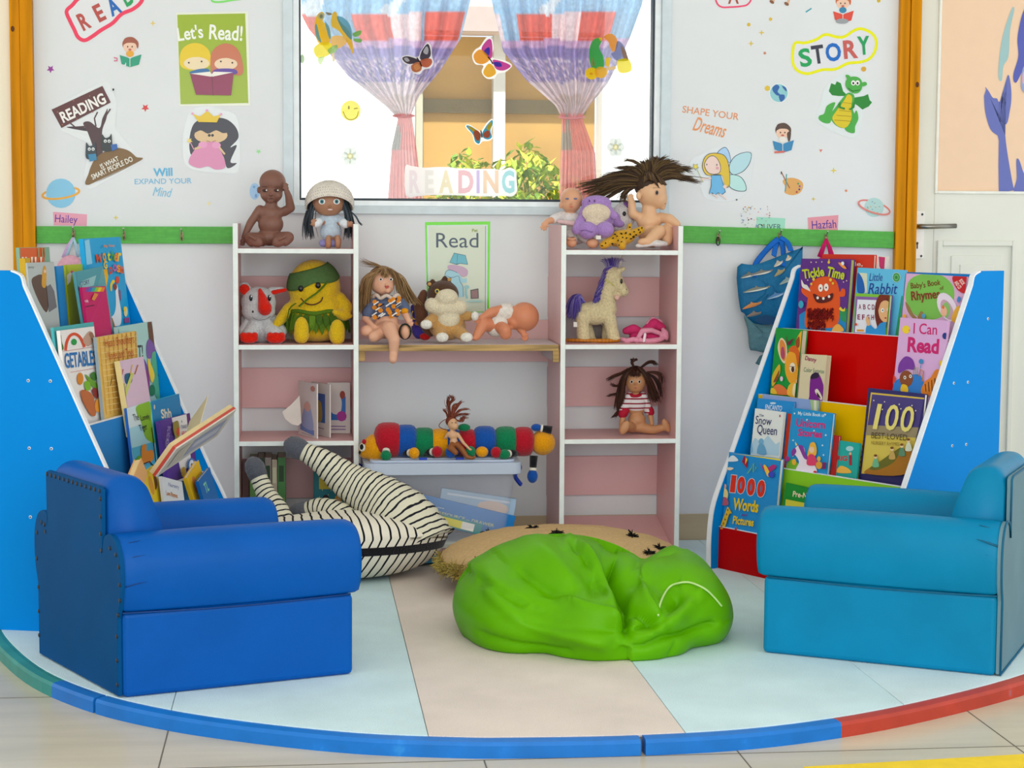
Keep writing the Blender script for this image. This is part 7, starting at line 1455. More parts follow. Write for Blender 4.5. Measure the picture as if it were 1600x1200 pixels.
def d_lets(a):
    a.poly([(275, 20), (388, 18), (391, 165), (281, 166)], 'e8ecd8'); a.poly([(277, 23), (383, 21), (388, 161), (282, 163)], '9cb52c')
    a.text("Let's", 297, 51, 40, 22, 'f1f4e8', 8, .02); a.text('Read!', 353, 51, 52, 24, 'f1f4e8', -3, .02)
    a.poly(smoothpts([(281, 100), (283, 80), (295, 69), (312, 68), (326, 78), (330, 95), (326, 104), (310, 110), (290, 108)]), 'e7c814'); a.ell(307, 99, 20, 10, 'ecd8ae'); a.poly(smoothpts([(284, 96), (296, 86), (312, 88), (326, 92), (328, 84), (310, 72), (290, 76)]), 'e7c814')
    a.poly(smoothpts([(332, 118), (329, 90), (335, 76), (350, 68), (366, 72), (376, 86), (380, 112), (370, 118), (350, 106)]), 'c87450'); a.ell(353, 100, 18, 9.5, 'ecd0ae'); a.poly(smoothpts([(333, 98), (340, 88), (354, 90), (370, 94), (374, 86), (356, 72), (338, 78)]), 'c87450')
    for x, y in ((295, 98), (315, 96), (345, 96), (363, 98)): a.ell(x, y, 1.5, 1.5, '4a3a30', n=8)
    a.poly(smoothpts([(296, 114), (310, 108), (326, 108), (322, 116)]), '2a6aa0'); a.poly(smoothpts([(334, 116), (338, 108), (366, 108), (368, 116)]), '5a3a9a')
    a.poly([(297, 115), (329, 118), (331, 118), (365, 114), (361, 149), (306, 148)], '8e2f52'); a.poly([(298, 115), (328, 112), (331, 116), (334, 112), (364, 113), (331, 120)], 'ece8dc'); a.stroke([(331, 119), (333, 149)], 1, '6e2040')
sticker('poster', "green Let's Read! poster of two children sharing a maroon book", 'poster', d_lets, rough=.12)
def d_tree(a):
    z = lambda x, y: (x/4, y/4); Z = lambda L: [z(*p) for p in L]
    a.poly(Z([(310, 680), (640, 510), (690, 520), (730, 640), (720, 800), (890, 1010), (560, 1190), (520, 1100), (560, 900), (370, 810)]), 'dfe4e4')
    a.poly(smoothpts(Z([(555, 820), (480, 810), (415, 795), (480, 790), (540, 800)]), 5), '3a2a2c')
    a.poly(smoothpts(Z([(520, 770), (560, 760), (620, 800), (640, 740), (660, 700), (672, 680), (665, 740), (640, 810), (640, 870), (640, 960), (600, 980), (575, 900), (545, 820)])), '4a2f30')
    a.stroke(Z([(600, 790), (590, 740), (610, 700)]), 2.2, '4a2f30'); a.stroke(Z([(540, 790), (470, 795), (440, 770)]), 2.2, '4a2f30'); a.stroke(Z([(640, 760), (690, 680)]), 2.2, '4a2f30')
    a.poly(smoothpts(Z([(557, 1155), (555, 1080), (590, 1000), (650, 950), (730, 925), (800, 940), (850, 980), (875, 1005)]))+Z([(875, 1005)]), '7a5a26')
    a.poly(Z([(322, 685), (640, 537), (692, 640), (384, 800)]), '5a2c28')
    for x, y in ((360, 700), (460, 630), (560, 600), (640, 590), (480, 745), (580, 700), (390, 780), (520, 640)): a.ell(*z(x, y), 1, 1, 'b06a4a', n=6)
    a.text('READING', 129.5, 168.5, 75, 18, 'f0ece6', 25, .03)
    a.text('IS WHAT', 171, 254, 31, 8, 'e8e4d4', 26, .02); a.text('SMART PEOPLE DO', 175, 262.5, 70, 8.5, 'e8e4d4', 25, .02)
    for x, y, c in ((570, 930, '2a3a40'), (670, 880, '23302c')):
        a.poly(smoothpts(Z([(x-30, y+60), (x-34, y-10), (x-30, y-40), (x-12, y-18), (x+14, y-26), (x+26, y-44), (x+30, y), (x+28, y+60)])), c)
        for q in (-12, 12): a.ell(*z(x+q, y+2), 2.4, 2.6, 'e6ecea', n=10); a.ell(*z(x+q, y+3), 1, 1.2, '101410', n=8)
    a.poly(Z([(550, 965), (600, 960), (605, 1000), (560, 1010)]), '2a80a8'); a.poly(Z([(692, 905), (730, 898), (735, 930), (700, 945)]), '1f5fa8'); a.ell(*z(708, 560), 1.6, 2, '1c1c1c', n=8)
sticker('tree_sticker', 'READING sign and tree sticker with two dark kittens on a brown mound', 'sticker', d_tree, rough=.2)
def d_princess(a):
    z = lambda x, y: (x/4, y/4); Z = lambda L: [z(*p) for p in L]
    a.poly(smoothpts(Z([(1160, 760), (1200, 690), (1290, 660), (1400, 690), (1480, 730), (1500, 900), (1490, 1070), (1380, 1080), (1180, 1050), (1140, 920)])), 'e0e6e6')
    a.poly(smoothpts(Z([(1190, 960), (1185, 860), (1215, 770), (1290, 740), (1400, 740), (1470, 790), (1490, 860), (1440, 920), (1480, 910), (1440, 1010), (1480, 1020), (1420, 1050), (1380, 960), (1230, 960)])), '33333c')
    a.ell(*z(1318, 845), 26, 13, 'd8b98a'); a.poly(smoothpts(Z([(1210, 830), (1240, 770), (1320, 750), (1400, 775), (1430, 820), (1395, 832), (1350, 815), (1300, 835), (1255, 815)])), '33333c')
    for x in (1308, 1328): a.ell(*z(x, 846), 2.2, 2.2, '1f1f24', n=10)
    a.stroke(Z([(1290, 880), (1320, 888), (1350, 878)]), .8, 'a04a3a')
    a.poly(smoothpts(Z([(1180, 1020), (1200, 960), (1250, 900), (1290, 890), (1350, 890), (1380, 940), (1410, 1040), (1350, 1060), (1300, 1040), (1240, 1050)])), 'd98ab0'); a.ell(*z(1268, 905), 7, 5, 'e49ac0'); a.ell(*z(1352, 908), 7, 5, 'e49ac0')
    a.stroke(Z([(1255, 920), (1215, 930)]), 3, 'd8b98a'); a.stroke(Z([(1370, 920), (1405, 965)]), 3, 'd8b98a'); a.stroke(Z([(1212, 935), (1190, 890)]), 1.2, 'e49ac0'); a.star(*z(1185, 880), 5, 'e8cf6a')
    a.poly(Z([(1205, 712), (1250, 728), (1295, 692), (1335, 728), (1380, 715), (1355, 765), (1240, 762)]), 'e2c01e')
    for x, y in ((1203, 710), (1293, 690), (1382, 714)): a.ell(*z(x, y), 2, 2, 'e8a0c0', n=10)
sticker('princess_sticker', 'sticker of a black haired girl in a pink gown and gold crown', 'sticker', d_princess, rough=.12)
def d_mind(a): a.text('Will', 254.5, 269, 30, 13, '5fb4dc', 2, .03); a.text('EXPAND YOUR', 255, 283, 89, 8.5, '6fbbe0', 1, 0); a.text('Mind', 254, 300, 30, 14, '7cc2e2', -5, 0, .3)
sticker('quote_sticker', 'pale blue lettering Will Expand Your Mind under the tree sticker', 'sticker', d_mind)
def planet(a, x, y, r, body, ring, ang, rx, ry, w, dots=None):
    t = radians(ang); P = [(x+rx*cos(q)*cos(t)-ry*sin(q)*sin(t), y+rx*cos(q)*sin(t)+ry*sin(q)*cos(t)) for q in [2*pi*i/40 for i in range(40)]]
    a.stroke(P, w, ring, True); a.ell(x, y, r, r, body)
    for i in range(dots or 0): a.ell(x+r*.7*cos(i*2.4)*((i % 5)/5+.2), y+r*.7*sin(i*2.4)*((i % 4)/4+.2), 1, 1, ('d8b07a', '7aa8b8', 'e8e0c8')[i % 3], n=6)
    t0 = [P[i % 40] for i in range(-1, 22)]; a.stroke(t0, w, ring)
sticker('planet_sticker', 'blue ringed planet sticker with an orange ring at the lower left', 'sticker', lambda a: planet(a, 95, 302, 23, '86c6e4', 'ecac3c', -8, 29, 8, 3.2))
def d_tag(txt, poly, c, tx, ty, w, h, ink, rot): return lambda a: (a.poly(poly, c), a.text(txt, tx, ty, w, h, ink, rot, 0))
sticker('name_tag', 'pink paper name tag above the left coat rail', 'name tag', d_tag('Hailey', [(83, 331), (136, 335), (135.5, 353), (84, 352)], 'e8a0b4', 103.5, 344, 35, 16, '5a2a9a', -3))
for n, (px, py, r, c, k, lb) in enumerate(((79, 108, 6.5, '9a3a9a', 5, 'small purple star sticker left of the READ sticker'), (227, 168.5, 6.5, 'd84a48', 5, 'small red star sticker right of the tree sticker'), (239, 36.5, 5, 'e8cc6a', 4, "small yellow sparkle sticker left of the Let's Read poster"),
        (181, 340, 4.5, 'e0cc5a', 4, 'small yellow cross sticker right of the pink name tag on the left'), (326.5, 318, 4.5, 'efe2a0', 4, 'faint yellow sparkle sticker low on the left panel'), (404, 236.5, 4.5, '9adf9a', 5, 'small mint green star sticker beside the window frame'),
        (1170, 38.5, 3, 'd8b83a', 6, 'small gold dot sticker above the pair of gold sparkles'), (1190, 51, 5, 'dcc04a', 4, 'gold sparkle sticker, upper one of a pair on the right panel'), (1173.5, 68, 5, 'dcc04a', 4, 'gold sparkle sticker, lower one of a pair on the right panel'),
        (1195, 83, 3.2, 'c87a5a', 5, 'tiny brown star sticker under the gold sparkles'), (1204, 30, 2.8, 'dcb83a', 6, 'tiny gold dot sticker under the walking feet'), (1199, 138, 4.5, 'e0c040', 6, 'yellow round sticker left of the globe'), (1349.5, 108, 4.2, 'dca83a', 7, 'amber round sticker under the STORY sticker'),
        (1282.5, 235, 3.2, 'e07a6a', 3, 'tiny coral triangle sticker below the dragon'), (1302.5, 266.5, 5.5, 'e0cc4a', 4, 'yellow sparkle sticker between the palette and the ringed planet'), (1322, 298, 3, 'e08a5a', 5, 'tiny orange star sticker above the ringed planet'), (1271, 311, 4, 'e0c84a', 4, 'small yellow sparkle sticker below the palette'), (1373, 1, 3.2, 'd8b83a', 6, 'tiny gold dot sticker at the top right of the panel'), (1151, 312, 2, '2a2a2e', 5, 'tiny black dot sticker beside the fairy'))):
    sticker('star_sticker', lb, 'sticker', (lambda a, px=px, py=py, r=r, c=c, k=k: a.star(px, py, r, c, k, .3 if k == 4 else (.9 if k > 5 else .45))), group='small star and dot stickers')
sticker('dash_sticker', 'short teal dash sticker left of the red book reader', 'sticker', lambda a: a.stroke([(1259, 19), (1268, 13)], 2, '2aa0b0'))
sticker('round_sticker', 'pale blue round sticker behind the brown baby doll', 'sticker', lambda a: (a.ell(398, 299, 8, 13, 'a8cdf0'), a.ell(397, 292, 2, 2, '7aaadc'), a.ell(400, 306, 2, 3, '7aaadc')))
sticker('word_sticker', 'edge of a green outlined sticker cut off at the top left of the window', 'sticker', lambda a: a.stroke(smoothpts([(330, -6), (332, 2), (345, 3), (365, 0), (400, -4)], 5, False), 3, '7fe06a'))
def d_A(a):
    o = smoothpts([(1118, -14), (1120, 4), (1128, 11), (1142, 11), (1156, 10), (1168, 7), (1174, -4), (1168, -20), (1140, -26)]); a.poly(o, 'e2e2e4'); a.stroke(o, 2.6, 'ee4a70', True); a.text('A', 1146, -5, 17, 22, 'a8503c', 0, .02)
sticker('word_sticker', 'pink outlined letter A sticker cut off at the top of the right panel', 'sticker', d_A)
def d_feet(a):
    for x, y in ((1206, 3), (1229, 6)): a.stroke([(x+6, -8), (x+2, y-1)], 4, 'e0b898'); a.ell(x, y, 4, 2.4, '8a5a3a', 35)
    a.poly([(1204, -10), (1228, -10), (1226, -2), (1206, -2)], '4a8a5a')
sticker('walker_sticker', 'pair of walking feet of a sticker cut off at the top of the right panel', 'sticker', d_feet)
sticker('quote_sticker', 'orange lettering Shape Your Dreams on the right panel', 'sticker', lambda a: (a.text('SHAPE YOUR', 1110.5, 176.5, 89, 11, 'e0986a', -8, .01), a.text('Dreams', 1109.5, 199, 52, 22, 'e6955a', -14, .01, .3)))
def d_story(a):
    o = smoothpts([(1239, 80), (1243, 67), (1258, 67), (1275, 62), (1290, 54), (1308, 58), (1320, 57), (1334, 48), (1346, 45), (1362, 52), (1369, 64), (1367, 80), (1358, 92), (1344, 97), (1325, 99), (1305, 108), (1285, 109), (1262, 115), (1246, 110), (1239, 98)])
    a.poly(o, 'e2e4e8'); a.stroke(o, 4.5, 'ecec10', True)
    for ch, x, y, c, w, r in (('S', 1258, 90, '1fa45a', 19, 12), ('T', 1278, 85, '3c3f4c', 19, 8), ('O', 1302, 81.5, '1a6cc4', 24, 6), ('R', 1329, 77, 'c8605a', 22, 5), ('Y', 1349.5, 71, '23a05c', 19, 4)): a.text(ch, x, y, w, 29, c, r, .03)
sticker('word_sticker', 'STORY word sticker with wavy yellow outline on the right panel', 'sticker', d_story, rough=.15)
def d_dragon(a):
    z = lambda x, y: (1200+x/4, y/4); Z = lambda L: [z(*p) for p in L]; g = '4fae4a'; gd = '2f8a38'
    a.poly(smoothpts(Z([(480, 450), (600, 470), (660, 620), (600, 700), (570, 840), (500, 860), (310, 760), (330, 640), (360, 540)])), 'dfe8e8')
    a.poly(Z([(470, 570), (455, 520), (430, 508), (420, 530), (395, 520), (380, 570), (400, 595), (440, 600), (500, 600)]), gd); a.poly(Z([(540, 610), (600, 600), (625, 588), (635, 625), (650, 640), (630, 665), (590, 685), (560, 660), (530, 640)]), gd)
    a.poly(smoothpts(Z([(500, 580), (540, 600), (530, 680), (550, 740), (520, 790), (460, 800), (410, 770), (390, 720), (430, 660), (460, 620)])), g)
    a.poly(smoothpts(Z([(420, 640), (370, 660), (350, 710), (322, 722), (318, 745), (350, 768), (390, 765), (400, 700)])), g); a.poly(smoothpts(Z([(550, 690), (565, 740), (545, 790), (540, 830), (500, 825), (480, 800), (520, 770)])), g)
    a.poly(smoothpts(Z([(500, 590), (525, 610), (520, 680), (522, 740), (490, 795), (440, 790), (402, 740), (430, 690), (460, 650), (480, 620)])), 'dcc62a')
    for y in (640, 690, 720, 750): a.stroke(Z([(480-(y-620)*.5, y), (524, y+8)]), .8, 'a8901e')
    a.poly(smoothpts(Z([(490, 500), (520, 480), (560, 482), (585, 505), (588, 550), (565, 580), (530, 582), (500, 560), (485, 535)])), g); a.poly(smoothpts(Z([(500, 500), (485, 470), (505, 470), (520, 490)])), g); a.poly(smoothpts(Z([(580, 520), (610, 512), (618, 530), (590, 540)])), g)
    for x in (533, 560): a.ell(*z(x, 518), 3.4, 4, 'f4f4ee'); a.ell(*z(x, 520), 1.6, 2, '1c241c', n=8)
    a.stroke(Z([(500, 550), (530, 570), (575, 562)]), 1, '1f5a28'); a.stroke(Z([(450, 640), (450, 670), (480, 680)]), 3, gd); a.stroke(Z([(540, 640), (535, 670), (510, 685)]), 3, gd)
sticker('dragon_sticker', 'green cartoon dragon sticker with a yellow belly under the STORY sticker', 'sticker', d_dragon, rough=.12)
sticker('globe_sticker', 'small globe sticker in teal and blue', 'sticker', lambda a: (a.ell(1217, 145.5, 15.5, 15.5, 'e4ecec'), a.ell(1217, 145.5, 13.8, 14, '8fcbd0'), a.poly(smoothpts([(1207, 137), (1213, 132), (1218, 136), (1215, 143), (1219, 148), (1214, 149), (1208, 143)]), '2f64a8'), a.poly(smoothpts([(1217, 149), (1225, 148), (1226, 154), (1220, 159)]), '2f64a8'), a.poly(smoothpts([(1222, 134), (1228, 137), (1229, 143), (1224, 138)]), '2f64a8')))
sticker('reader_sticker', 'sticker of a dark haired child with a blue book below the globe', 'sticker', lambda a: (kid(a, 1223, 212, .98, '5a463c', '3a88b8', 'e8e4dc', long_=True), a.stroke([(1210, 238), (1226, 237)], 3, 'd86a5a')))
sticker('reader_sticker', 'sticker of a red haired child with a red book at the top', 'sticker', lambda a: (kid(a, 1317, 10, .95, 'cf6a40', 'e0503f', '3a88b0'), a.ell(1316, 33, 10, 4, '9aa0a4')))
def d_fairy(a):
    z = lambda x, y: (1040+x*.225, 220+y*.225); Z = lambda L: [z(*p) for p in L]; k = '2a3a4c'
    def out(P, c): a.poly(off_poly(P, .5), k); a.poly(off_poly(P, -.5), c)
    a.poly(smoothpts(Z([(170, 150), (300, 70), (400, 40), (600, 70), (600, 240), (570, 360), (440, 420), (280, 400), (230, 280)])), 'dde4e6')
    out(smoothpts(Z([(360, 85), (410, 45), (440, 80), (450, 150), (400, 120)])), 'a8cdec'); out(smoothpts(Z([(440, 190), (470, 120), (530, 85), (592, 85), (585, 150), (540, 210), (470, 235)])), 'b4dce4'); out(smoothpts(Z([(440, 240), (510, 245), (550, 290), (556, 345), (490, 345), (440, 310)])), 'b8e4e0')
    out(smoothpts(Z([(255, 170), (280, 105), (340, 85), (410, 105), (440, 180), (445, 300), (415, 320), (390, 240), (300, 240), (270, 220)])), 'dcbc2a')
    out(smoothpts(Z([(270, 165), (295, 118), (325, 105), (355, 120), (380, 170), (375, 220), (330, 232), (290, 215)])), 'ecd0c4')
    for x, y in ((286, 165), (356, 167)): a.ell(*z(x, y), .8, 1.6, '2a2a30', n=8)
    a.ell(*z(360, 190), 2.4, 2.4, 'e0a0a8', n=10)
    out(Z([(318, 240), (380, 238), (400, 300), (415, 355), (390, 375), (365, 360), (345, 378), (320, 360), (302, 370), (318, 310)]), '62b4e4')
    a.stroke(Z([(318, 260), (285, 262), (255, 268)]), 2.4, 'ecd0c4'); a.ell(*z(252, 266), 2.4, 2.4, 'ecd0c4', n=10); a.stroke(Z([(262, 290), (215, 190)]), .8, 'a8b86a'); a.star(*z(208, 180), 6, k); a.star(*z(208, 180), 5, 'e8d63a'); a.ell(*z(412, 318), 3, 3, 'ecd0c4', n=10)
    for P in ([(330, 372), (355, 385), (360, 400)], [(375, 370), (410, 390), (425, 408)]): a.stroke(Z(P), 2.2, 'e8d4cc')
sticker('fairy_sticker', 'sticker of a fair haired fairy in a blue dress with a star wand', 'sticker', d_fairy, rough=.15)
def d_pal(a):
    a.poly(smoothpts([(1223, 284), (1228, 279), (1240, 278), (1252, 283), (1255, 291), (1250, 301), (1238, 305), (1226, 301), (1228, 293)]), 'dfa860')
    a.stroke([(1222, 271), (1229, 285), (1234, 294)], 1.6, 'a86a4a'); a.stroke([(1229, 272), (1228, 290), (1227, 299)], 1.6, '3aa0a0')
    for x, y, c in ((1247, 287, '3aa06a'), (1249.5, 291, '7a4ac0'), (1249, 296, '4a3aa8'), (1245, 300, 'a83a3a')): a.ell(x, y, 1.5, 1.5, c, n=8)
    a.ell(1221, 270, 1.2, 2.4, '5a4a3a', n=8)
sticker('palette_sticker', 'paint palette sticker with two brushes', 'sticker', d_pal)
sticker('planet_sticker', 'mint ringed planet sticker with a coral ring at the lower right', 'sticker', lambda a: planet(a, 1366, 324, 15, 'b4d8d4', 'e0857a', 18, 25.5, 8.5, 2.6, 14))
sticker('name_tag', 'mint green paper name tag above the right coat rail', 'name tag', d_tag('OLIVER', [(1182, 339), (1227, 341), (1226, 361), (1182, 358)], '9fdcc4', 1202, 354, 37, 8, '3a5a6a', -1))
sticker('name_tag', 'pink paper name tag above the right coat rail', 'name tag', d_tag('Hazfah', [(1262, 340), (1310, 336), (1309, 361), (1263, 359.5)], 'e598a4', 1287.5, 350.5, 38, 13, '4a2a9a', 3))
def d_conf(a):
    r = random.Random(3)
    for i in range(46):
        x = r.uniform(1157, 1203); y = r.uniform(322, 356); a.ell(x, y, r.uniform(.6, 1.3), r.uniform(.6, 1.3), r.choice(['d8a03a', 'c8503a', '6a8ab8', '3a3a3a', 'a8b8a0', 'd88a9a']), n=6)
o = sticker('confetti_sticker', 'scatter of tiny coloured confetti stickers left of the mint name tag', 'stickers', d_conf, group='confetti'); o['kind'] = 'stuff'
# framed poster between the shelf units
def d_poster(a):
    a.poly([(664, 347), (766, 346), (764, 488), (668, 488)], '6fe01e'); a.poly([(667, 352), (762, 351), (761, 487), (670, 487)], 'd8e2e2'); a.poly([(670, 353), (758.5, 352.5), (758, 487), (673, 487)], 'd2ddc6')
    a.stroke([(758.8, 353), (758.3, 487)], 1.2, '7a98a8'); z = lambda x, y: (660+x/8, 340+y/8); Z = lambda L: [z(*p) for p in L]
    a.text('Read', 714.5, 375.5, 66, 23, '35485c', 0, 0); a.text('Pet', 742, 360, 9, 5, '8a9a3a', 0, .03)
    a.poly(Z([(340, 560), (395, 440), (540, 470), (570, 588), (470, 575), (430, 590), (300, 550)]), '2a5a6a'); a.poly(Z([(345, 560), (398, 448), (535, 475), (562, 582), (470, 568), (430, 580)]), '5ab4c4'); a.stroke(Z([(440, 460), (430, 580)]), .6, '2a5a6a')
    a.poly(smoothpts(Z([(320, 640), (320, 600), (380, 590), (450, 600), (520, 620), (565, 660), (560, 720), (500, 740), (440, 690), (360, 660)])), 'c0a0b8')
    a.poly(smoothpts(Z([(280, 720), (300, 670), (350, 655), (440, 690), (500, 760), (550, 760), (550, 810), (490, 820), (510, 900), (510, 990), (380, 960), (340, 840), (300, 740)])), '9cd0dc'); a.stroke(smoothpts(Z([(300, 730), (370, 750), (450, 730), (470, 800), (505, 860), (510, 990)]), 4, False), .7, '2f5a78'); a.stroke(smoothpts(Z([(280, 720), (300, 670), (350, 655), (440, 690)]), 4, False), .7, '2f5a78')
    a.stroke(Z([(545, 880), (545, 960), (560, 1010)]), 3.5, '8fc4c8'); a.ell(*z(555, 868), 4, 3, '8fc4c8'); a.poly(Z([(600, 905), (700, 885), (705, 1010), (605, 1015)]), '4a3430'); a.poly(Z([(612, 915), (690, 900), (694, 1000), (614, 1003)]), '8a5f5a'); a.poly(smoothpts(Z([(540, 1050), (640, 1030), (760, 1040), (700, 1060)])), 'a8d0c8')
sticker('poster', 'Read poster edged with bright green tape between the shelf units', 'poster', d_poster, rough=.15)

# ---- stickers on the window glass
GY = .0218
def glass(name, label, draw, group=None): return sticker(name, label, 'sticker', draw, GY, group, .5, .00025)
def d_par1(a):
    z = lambda x, y: (460+x*.175, y*.175); Z = lambda L: [z(*p) for p in L]
    a.poly(smoothpts(Z([(200, 360), (180, 250), (195, 150), (240, 105), (270, 130), (255, 190), (310, 240), (325, 330), (300, 400), (240, 400)])), 'e8b81c'); a.poly(smoothpts(Z([(185, 230), (200, 220), (225, 320), (240, 380), (195, 330)])), '7ab4c8'); a.poly(smoothpts(Z([(270, 190), (310, 240), (325, 330), (310, 340)])), '7ab4c8'); a.ell(*z(240, 145), 5, 5.5, 'c8c8a0'); a.ell(*z(240, 145), 2.5, 3, '8a9a8a')
    a.poly(smoothpts(Z([(330, 230), (340, 120), (375, 110), (400, 180), (500, 300), (525, 480), (480, 400), (400, 280)])), 'e8b81c'); a.poly(smoothpts(Z([(380, 150), (440, 160), (500, 230), (515, 340), (490, 340), (420, 250)])), '6aa8b8'); a.poly(smoothpts(Z([(280, 110), (320, 115), (335, 130), (300, 135)])), '8a7a5a')
    a.poly(smoothpts(Z([(180, 420), (240, 380), (330, 390), (320, 480), (220, 520), (175, 470)])), 'f2e02a'); a.poly(smoothpts(Z([(330, 330), (420, 320), (470, 370), (400, 430), (340, 410)])), 'f0c06a'); a.poly(smoothpts(Z([(520, 300), (590, 270), (590, 310), (540, 330)])), '7ab85a'); a.poly(smoothpts(Z([(530, 345), (600, 350), (590, 380), (540, 370)])), '7ab85a'); a.poly(smoothpts(Z([(300, 440), (380, 400), (370, 460), (320, 480)])), 'a8d08a'); a.poly(Z([(335, 480), (355, 470), (360, 550), (340, 550)]), 'f0d8a0'); a.poly(smoothpts(Z([(210, 520), (270, 510), (230, 580)])), 'd8f0b0')
glass('parrot_sticker', 'pair of blue and yellow parrots sticker on the left of the window glass', d_par1)
def d_par2(a):
    z = lambda x, y: (760+x*.16875, y*.16875); Z = lambda L: [z(*p) for p in L]
    a.poly(smoothpts(Z([(950, 500), (975, 390), (1030, 350), (1065, 380), (1045, 440), (1080, 520), (1090, 600), (1060, 640), (980, 630)])), '3fae4a'); a.poly(smoothpts(Z([(985, 530), (1000, 600), (985, 610)])), 'c87a4a'); a.poly(smoothpts(Z([(1040, 350), (1075, 352), (1060, 380)])), 'f0c43a')
    a.poly(smoothpts(Z([(1090, 340), (1150, 310), (1200, 345), (1215, 420), (1180, 480), (1150, 450), (1130, 390)])), 'eda03a'); a.poly(smoothpts(Z([(1215, 380), (1270, 420), (1300, 500), (1310, 560), (1210, 560), (1155, 500), (1190, 470)])), '8088b0'); a.poly(smoothpts(Z([(1245, 430), (1290, 470), (1310, 560), (1270, 540)])), 'b09078')
    a.ell(*z(975, 680), 10, 9.5, 'f4cc14'); a.ell(*z(1060, 670), 10, 9, 'f0b83a'); a.poly(smoothpts(Z([(1215, 560), (1320, 550), (1340, 655), (1230, 670)])), 'f2e024'); a.poly(smoothpts(Z([(1110, 540), (1150, 540), (1130, 620), (1105, 600)])), 'f2cc2a'); a.stroke(Z([(1110, 640), (1200, 625)]), 5, 'e8c88a'); a.ell(*z(970, 682), 3, 2, 'e8a82a', n=10)
glass('parrot_sticker', 'pair of green and orange parrots sticker on the right of the window glass', d_par2)
glass('smiley_sticker', 'winking yellow smiley sticker on the left of the window glass', lambda a: (a.ell(548, 173, 15.5, 16, 'f2e05a', n=28), a.ell(545, 168, 1.4, 3, '9a9a5a', n=10), a.stroke([(553, 170), (559, 169)], 1.4, '9a9a5a'), a.stroke(smoothpts([(536, 174), (541, 184), (549, 187), (557, 183), (560, 174)], 5, False), 1.2, 'a8a05a')))
def d_flower(x, y): return lambda a: ([a.ell(x+8*cos(q*1.047), y+9*sin(q*1.047), 6, 6.5, 'dfe6e0') for q in range(6)], a.ell(x, y, 5, 5, 'eae6b8'))
glass('flower_sticker', 'faded flower sticker below the smiley on the window glass', d_flower(547, 244)); glass('flower_sticker', 'faded flower sticker right of the right curtain on the window glass', d_flower(962, 230))
glass('leaf_sticker', 'small green leaf sticker at the left edge of the window glass', lambda a: a.poly(smoothpts([(470.5, 86), (474, 86), (476, 92), (474, 98), (470.5, 98)]), 'b8d8a8'))
def butterfly(P_out, wings, body):
    def d(a):
        a.poly(smoothpts(P_out), 'f2f2ee')
        for c, P in wings: a.poly(smoothpts(P), c)
        a.stroke(body, 2, '3a2a24')
    return d
z1 = lambda L: [(400+x/4, y/4) for x, y in L]
glass('butterfly_sticker', 'white and black butterfly sticker over the left curtain', butterfly(z1([(905, 360), (945, 345), (1010, 355), (1030, 320), (1070, 265), (1095, 290), (1100, 350), (1110, 390), (1090, 425), (1050, 435), (1020, 465), (975, 450), (960, 410), (925, 395)]),
    (('4a4048', z1([(915, 362), (950, 352), (1010, 372), (1015, 390), (960, 400), (930, 388)])), ('d8d4d8', z1([(925, 365), (945, 360), (960, 380), (940, 385)])), ('4a4450', z1([(1025, 365), (1035, 320), (1070, 275), (1088, 300), (1090, 350), (1050, 380)])), ('dcd8dc', z1([(1045, 325), (1065, 290), (1078, 310), (1070, 340)])), ('c86a4a', z1([(1020, 385), (1060, 365), (1095, 370), (1100, 395), (1075, 420), (1040, 415)])), ('c87a50', z1([(970, 410), (1010, 388), (1035, 410), (1030, 440), (1000, 452), (975, 440)])), ('e8a86a', z1([(985, 415), (1010, 400), (1025, 425), (1000, 440)]))), z1([(1005, 360), (1025, 390), (1035, 415)])))
z2 = lambda L: [(400+x/4, y/4) for x, y in L]
glass('butterfly_sticker', 'pink and yellow butterfly sticker in the middle of the window', butterfly(z2([(1350, 350), (1370, 310), (1400, 290), (1440, 235), (1475, 240), (1485, 300), (1480, 360), (1560, 380), (1600, 410), (1560, 450), (1510, 460), (1490, 490), (1440, 490), (1410, 450), (1420, 410), (1370, 400)]),
    (('c8409a', z2([(1410, 300), (1445, 250), (1470, 250), (1478, 310), (1470, 365), (1430, 340)])), ('4a4ac0', z2([(1425, 320), (1455, 295), (1462, 330), (1445, 350)])), ('e8a030', z2([(1360, 345), (1395, 310), (1430, 325), (1460, 370), (1420, 400), (1375, 390)])), ('c8409a', z2([(1480, 375), (1540, 385), (1592, 412), (1550, 440), (1500, 430)])), ('4a4ac0', z2([(1485, 390), (1525, 390), (1535, 415), (1500, 415)])), ('e8b02a', z2([(1420, 450), (1450, 400), (1480, 410), (1500, 455), (1470, 480), (1440, 480)]))), z2([(1450, 355), (1470, 380), (1480, 400)])))
glass('butterfly_sticker', 'small orange and turquoise butterfly sticker in the middle of the window', butterfly(z2([(1308, 785), (1335, 780), (1390, 815), (1410, 815), (1440, 770), (1475, 742), (1485, 770), (1470, 820), (1480, 860), (1455, 880), (1415, 885), (1395, 905), (1365, 890), (1350, 840), (1320, 810)]),
    (('2a9ab8', z2([(1314, 790), (1340, 788), (1400, 830), (1405, 860), (1395, 898), (1370, 885), (1355, 840)])), ('e0b02a', z2([(1325, 793), (1345, 793), (1380, 818), (1360, 825)])), ('c8603a', z2([(1360, 825), (1385, 815), (1405, 845), (1390, 880), (1370, 865)])), ('2a9ab8', z2([(1415, 830), (1445, 780), (1475, 750), (1480, 775), (1465, 815), (1475, 855), (1450, 872), (1420, 860)])), ('e0b82a', z2([(1440, 800), (1468, 762), (1470, 790), (1458, 815)])), ('d06040', z2([(1420, 835), (1450, 815), (1465, 840), (1450, 862), (1425, 855)]))), z2([(1405, 815), (1410, 840), (1412, 860)])))
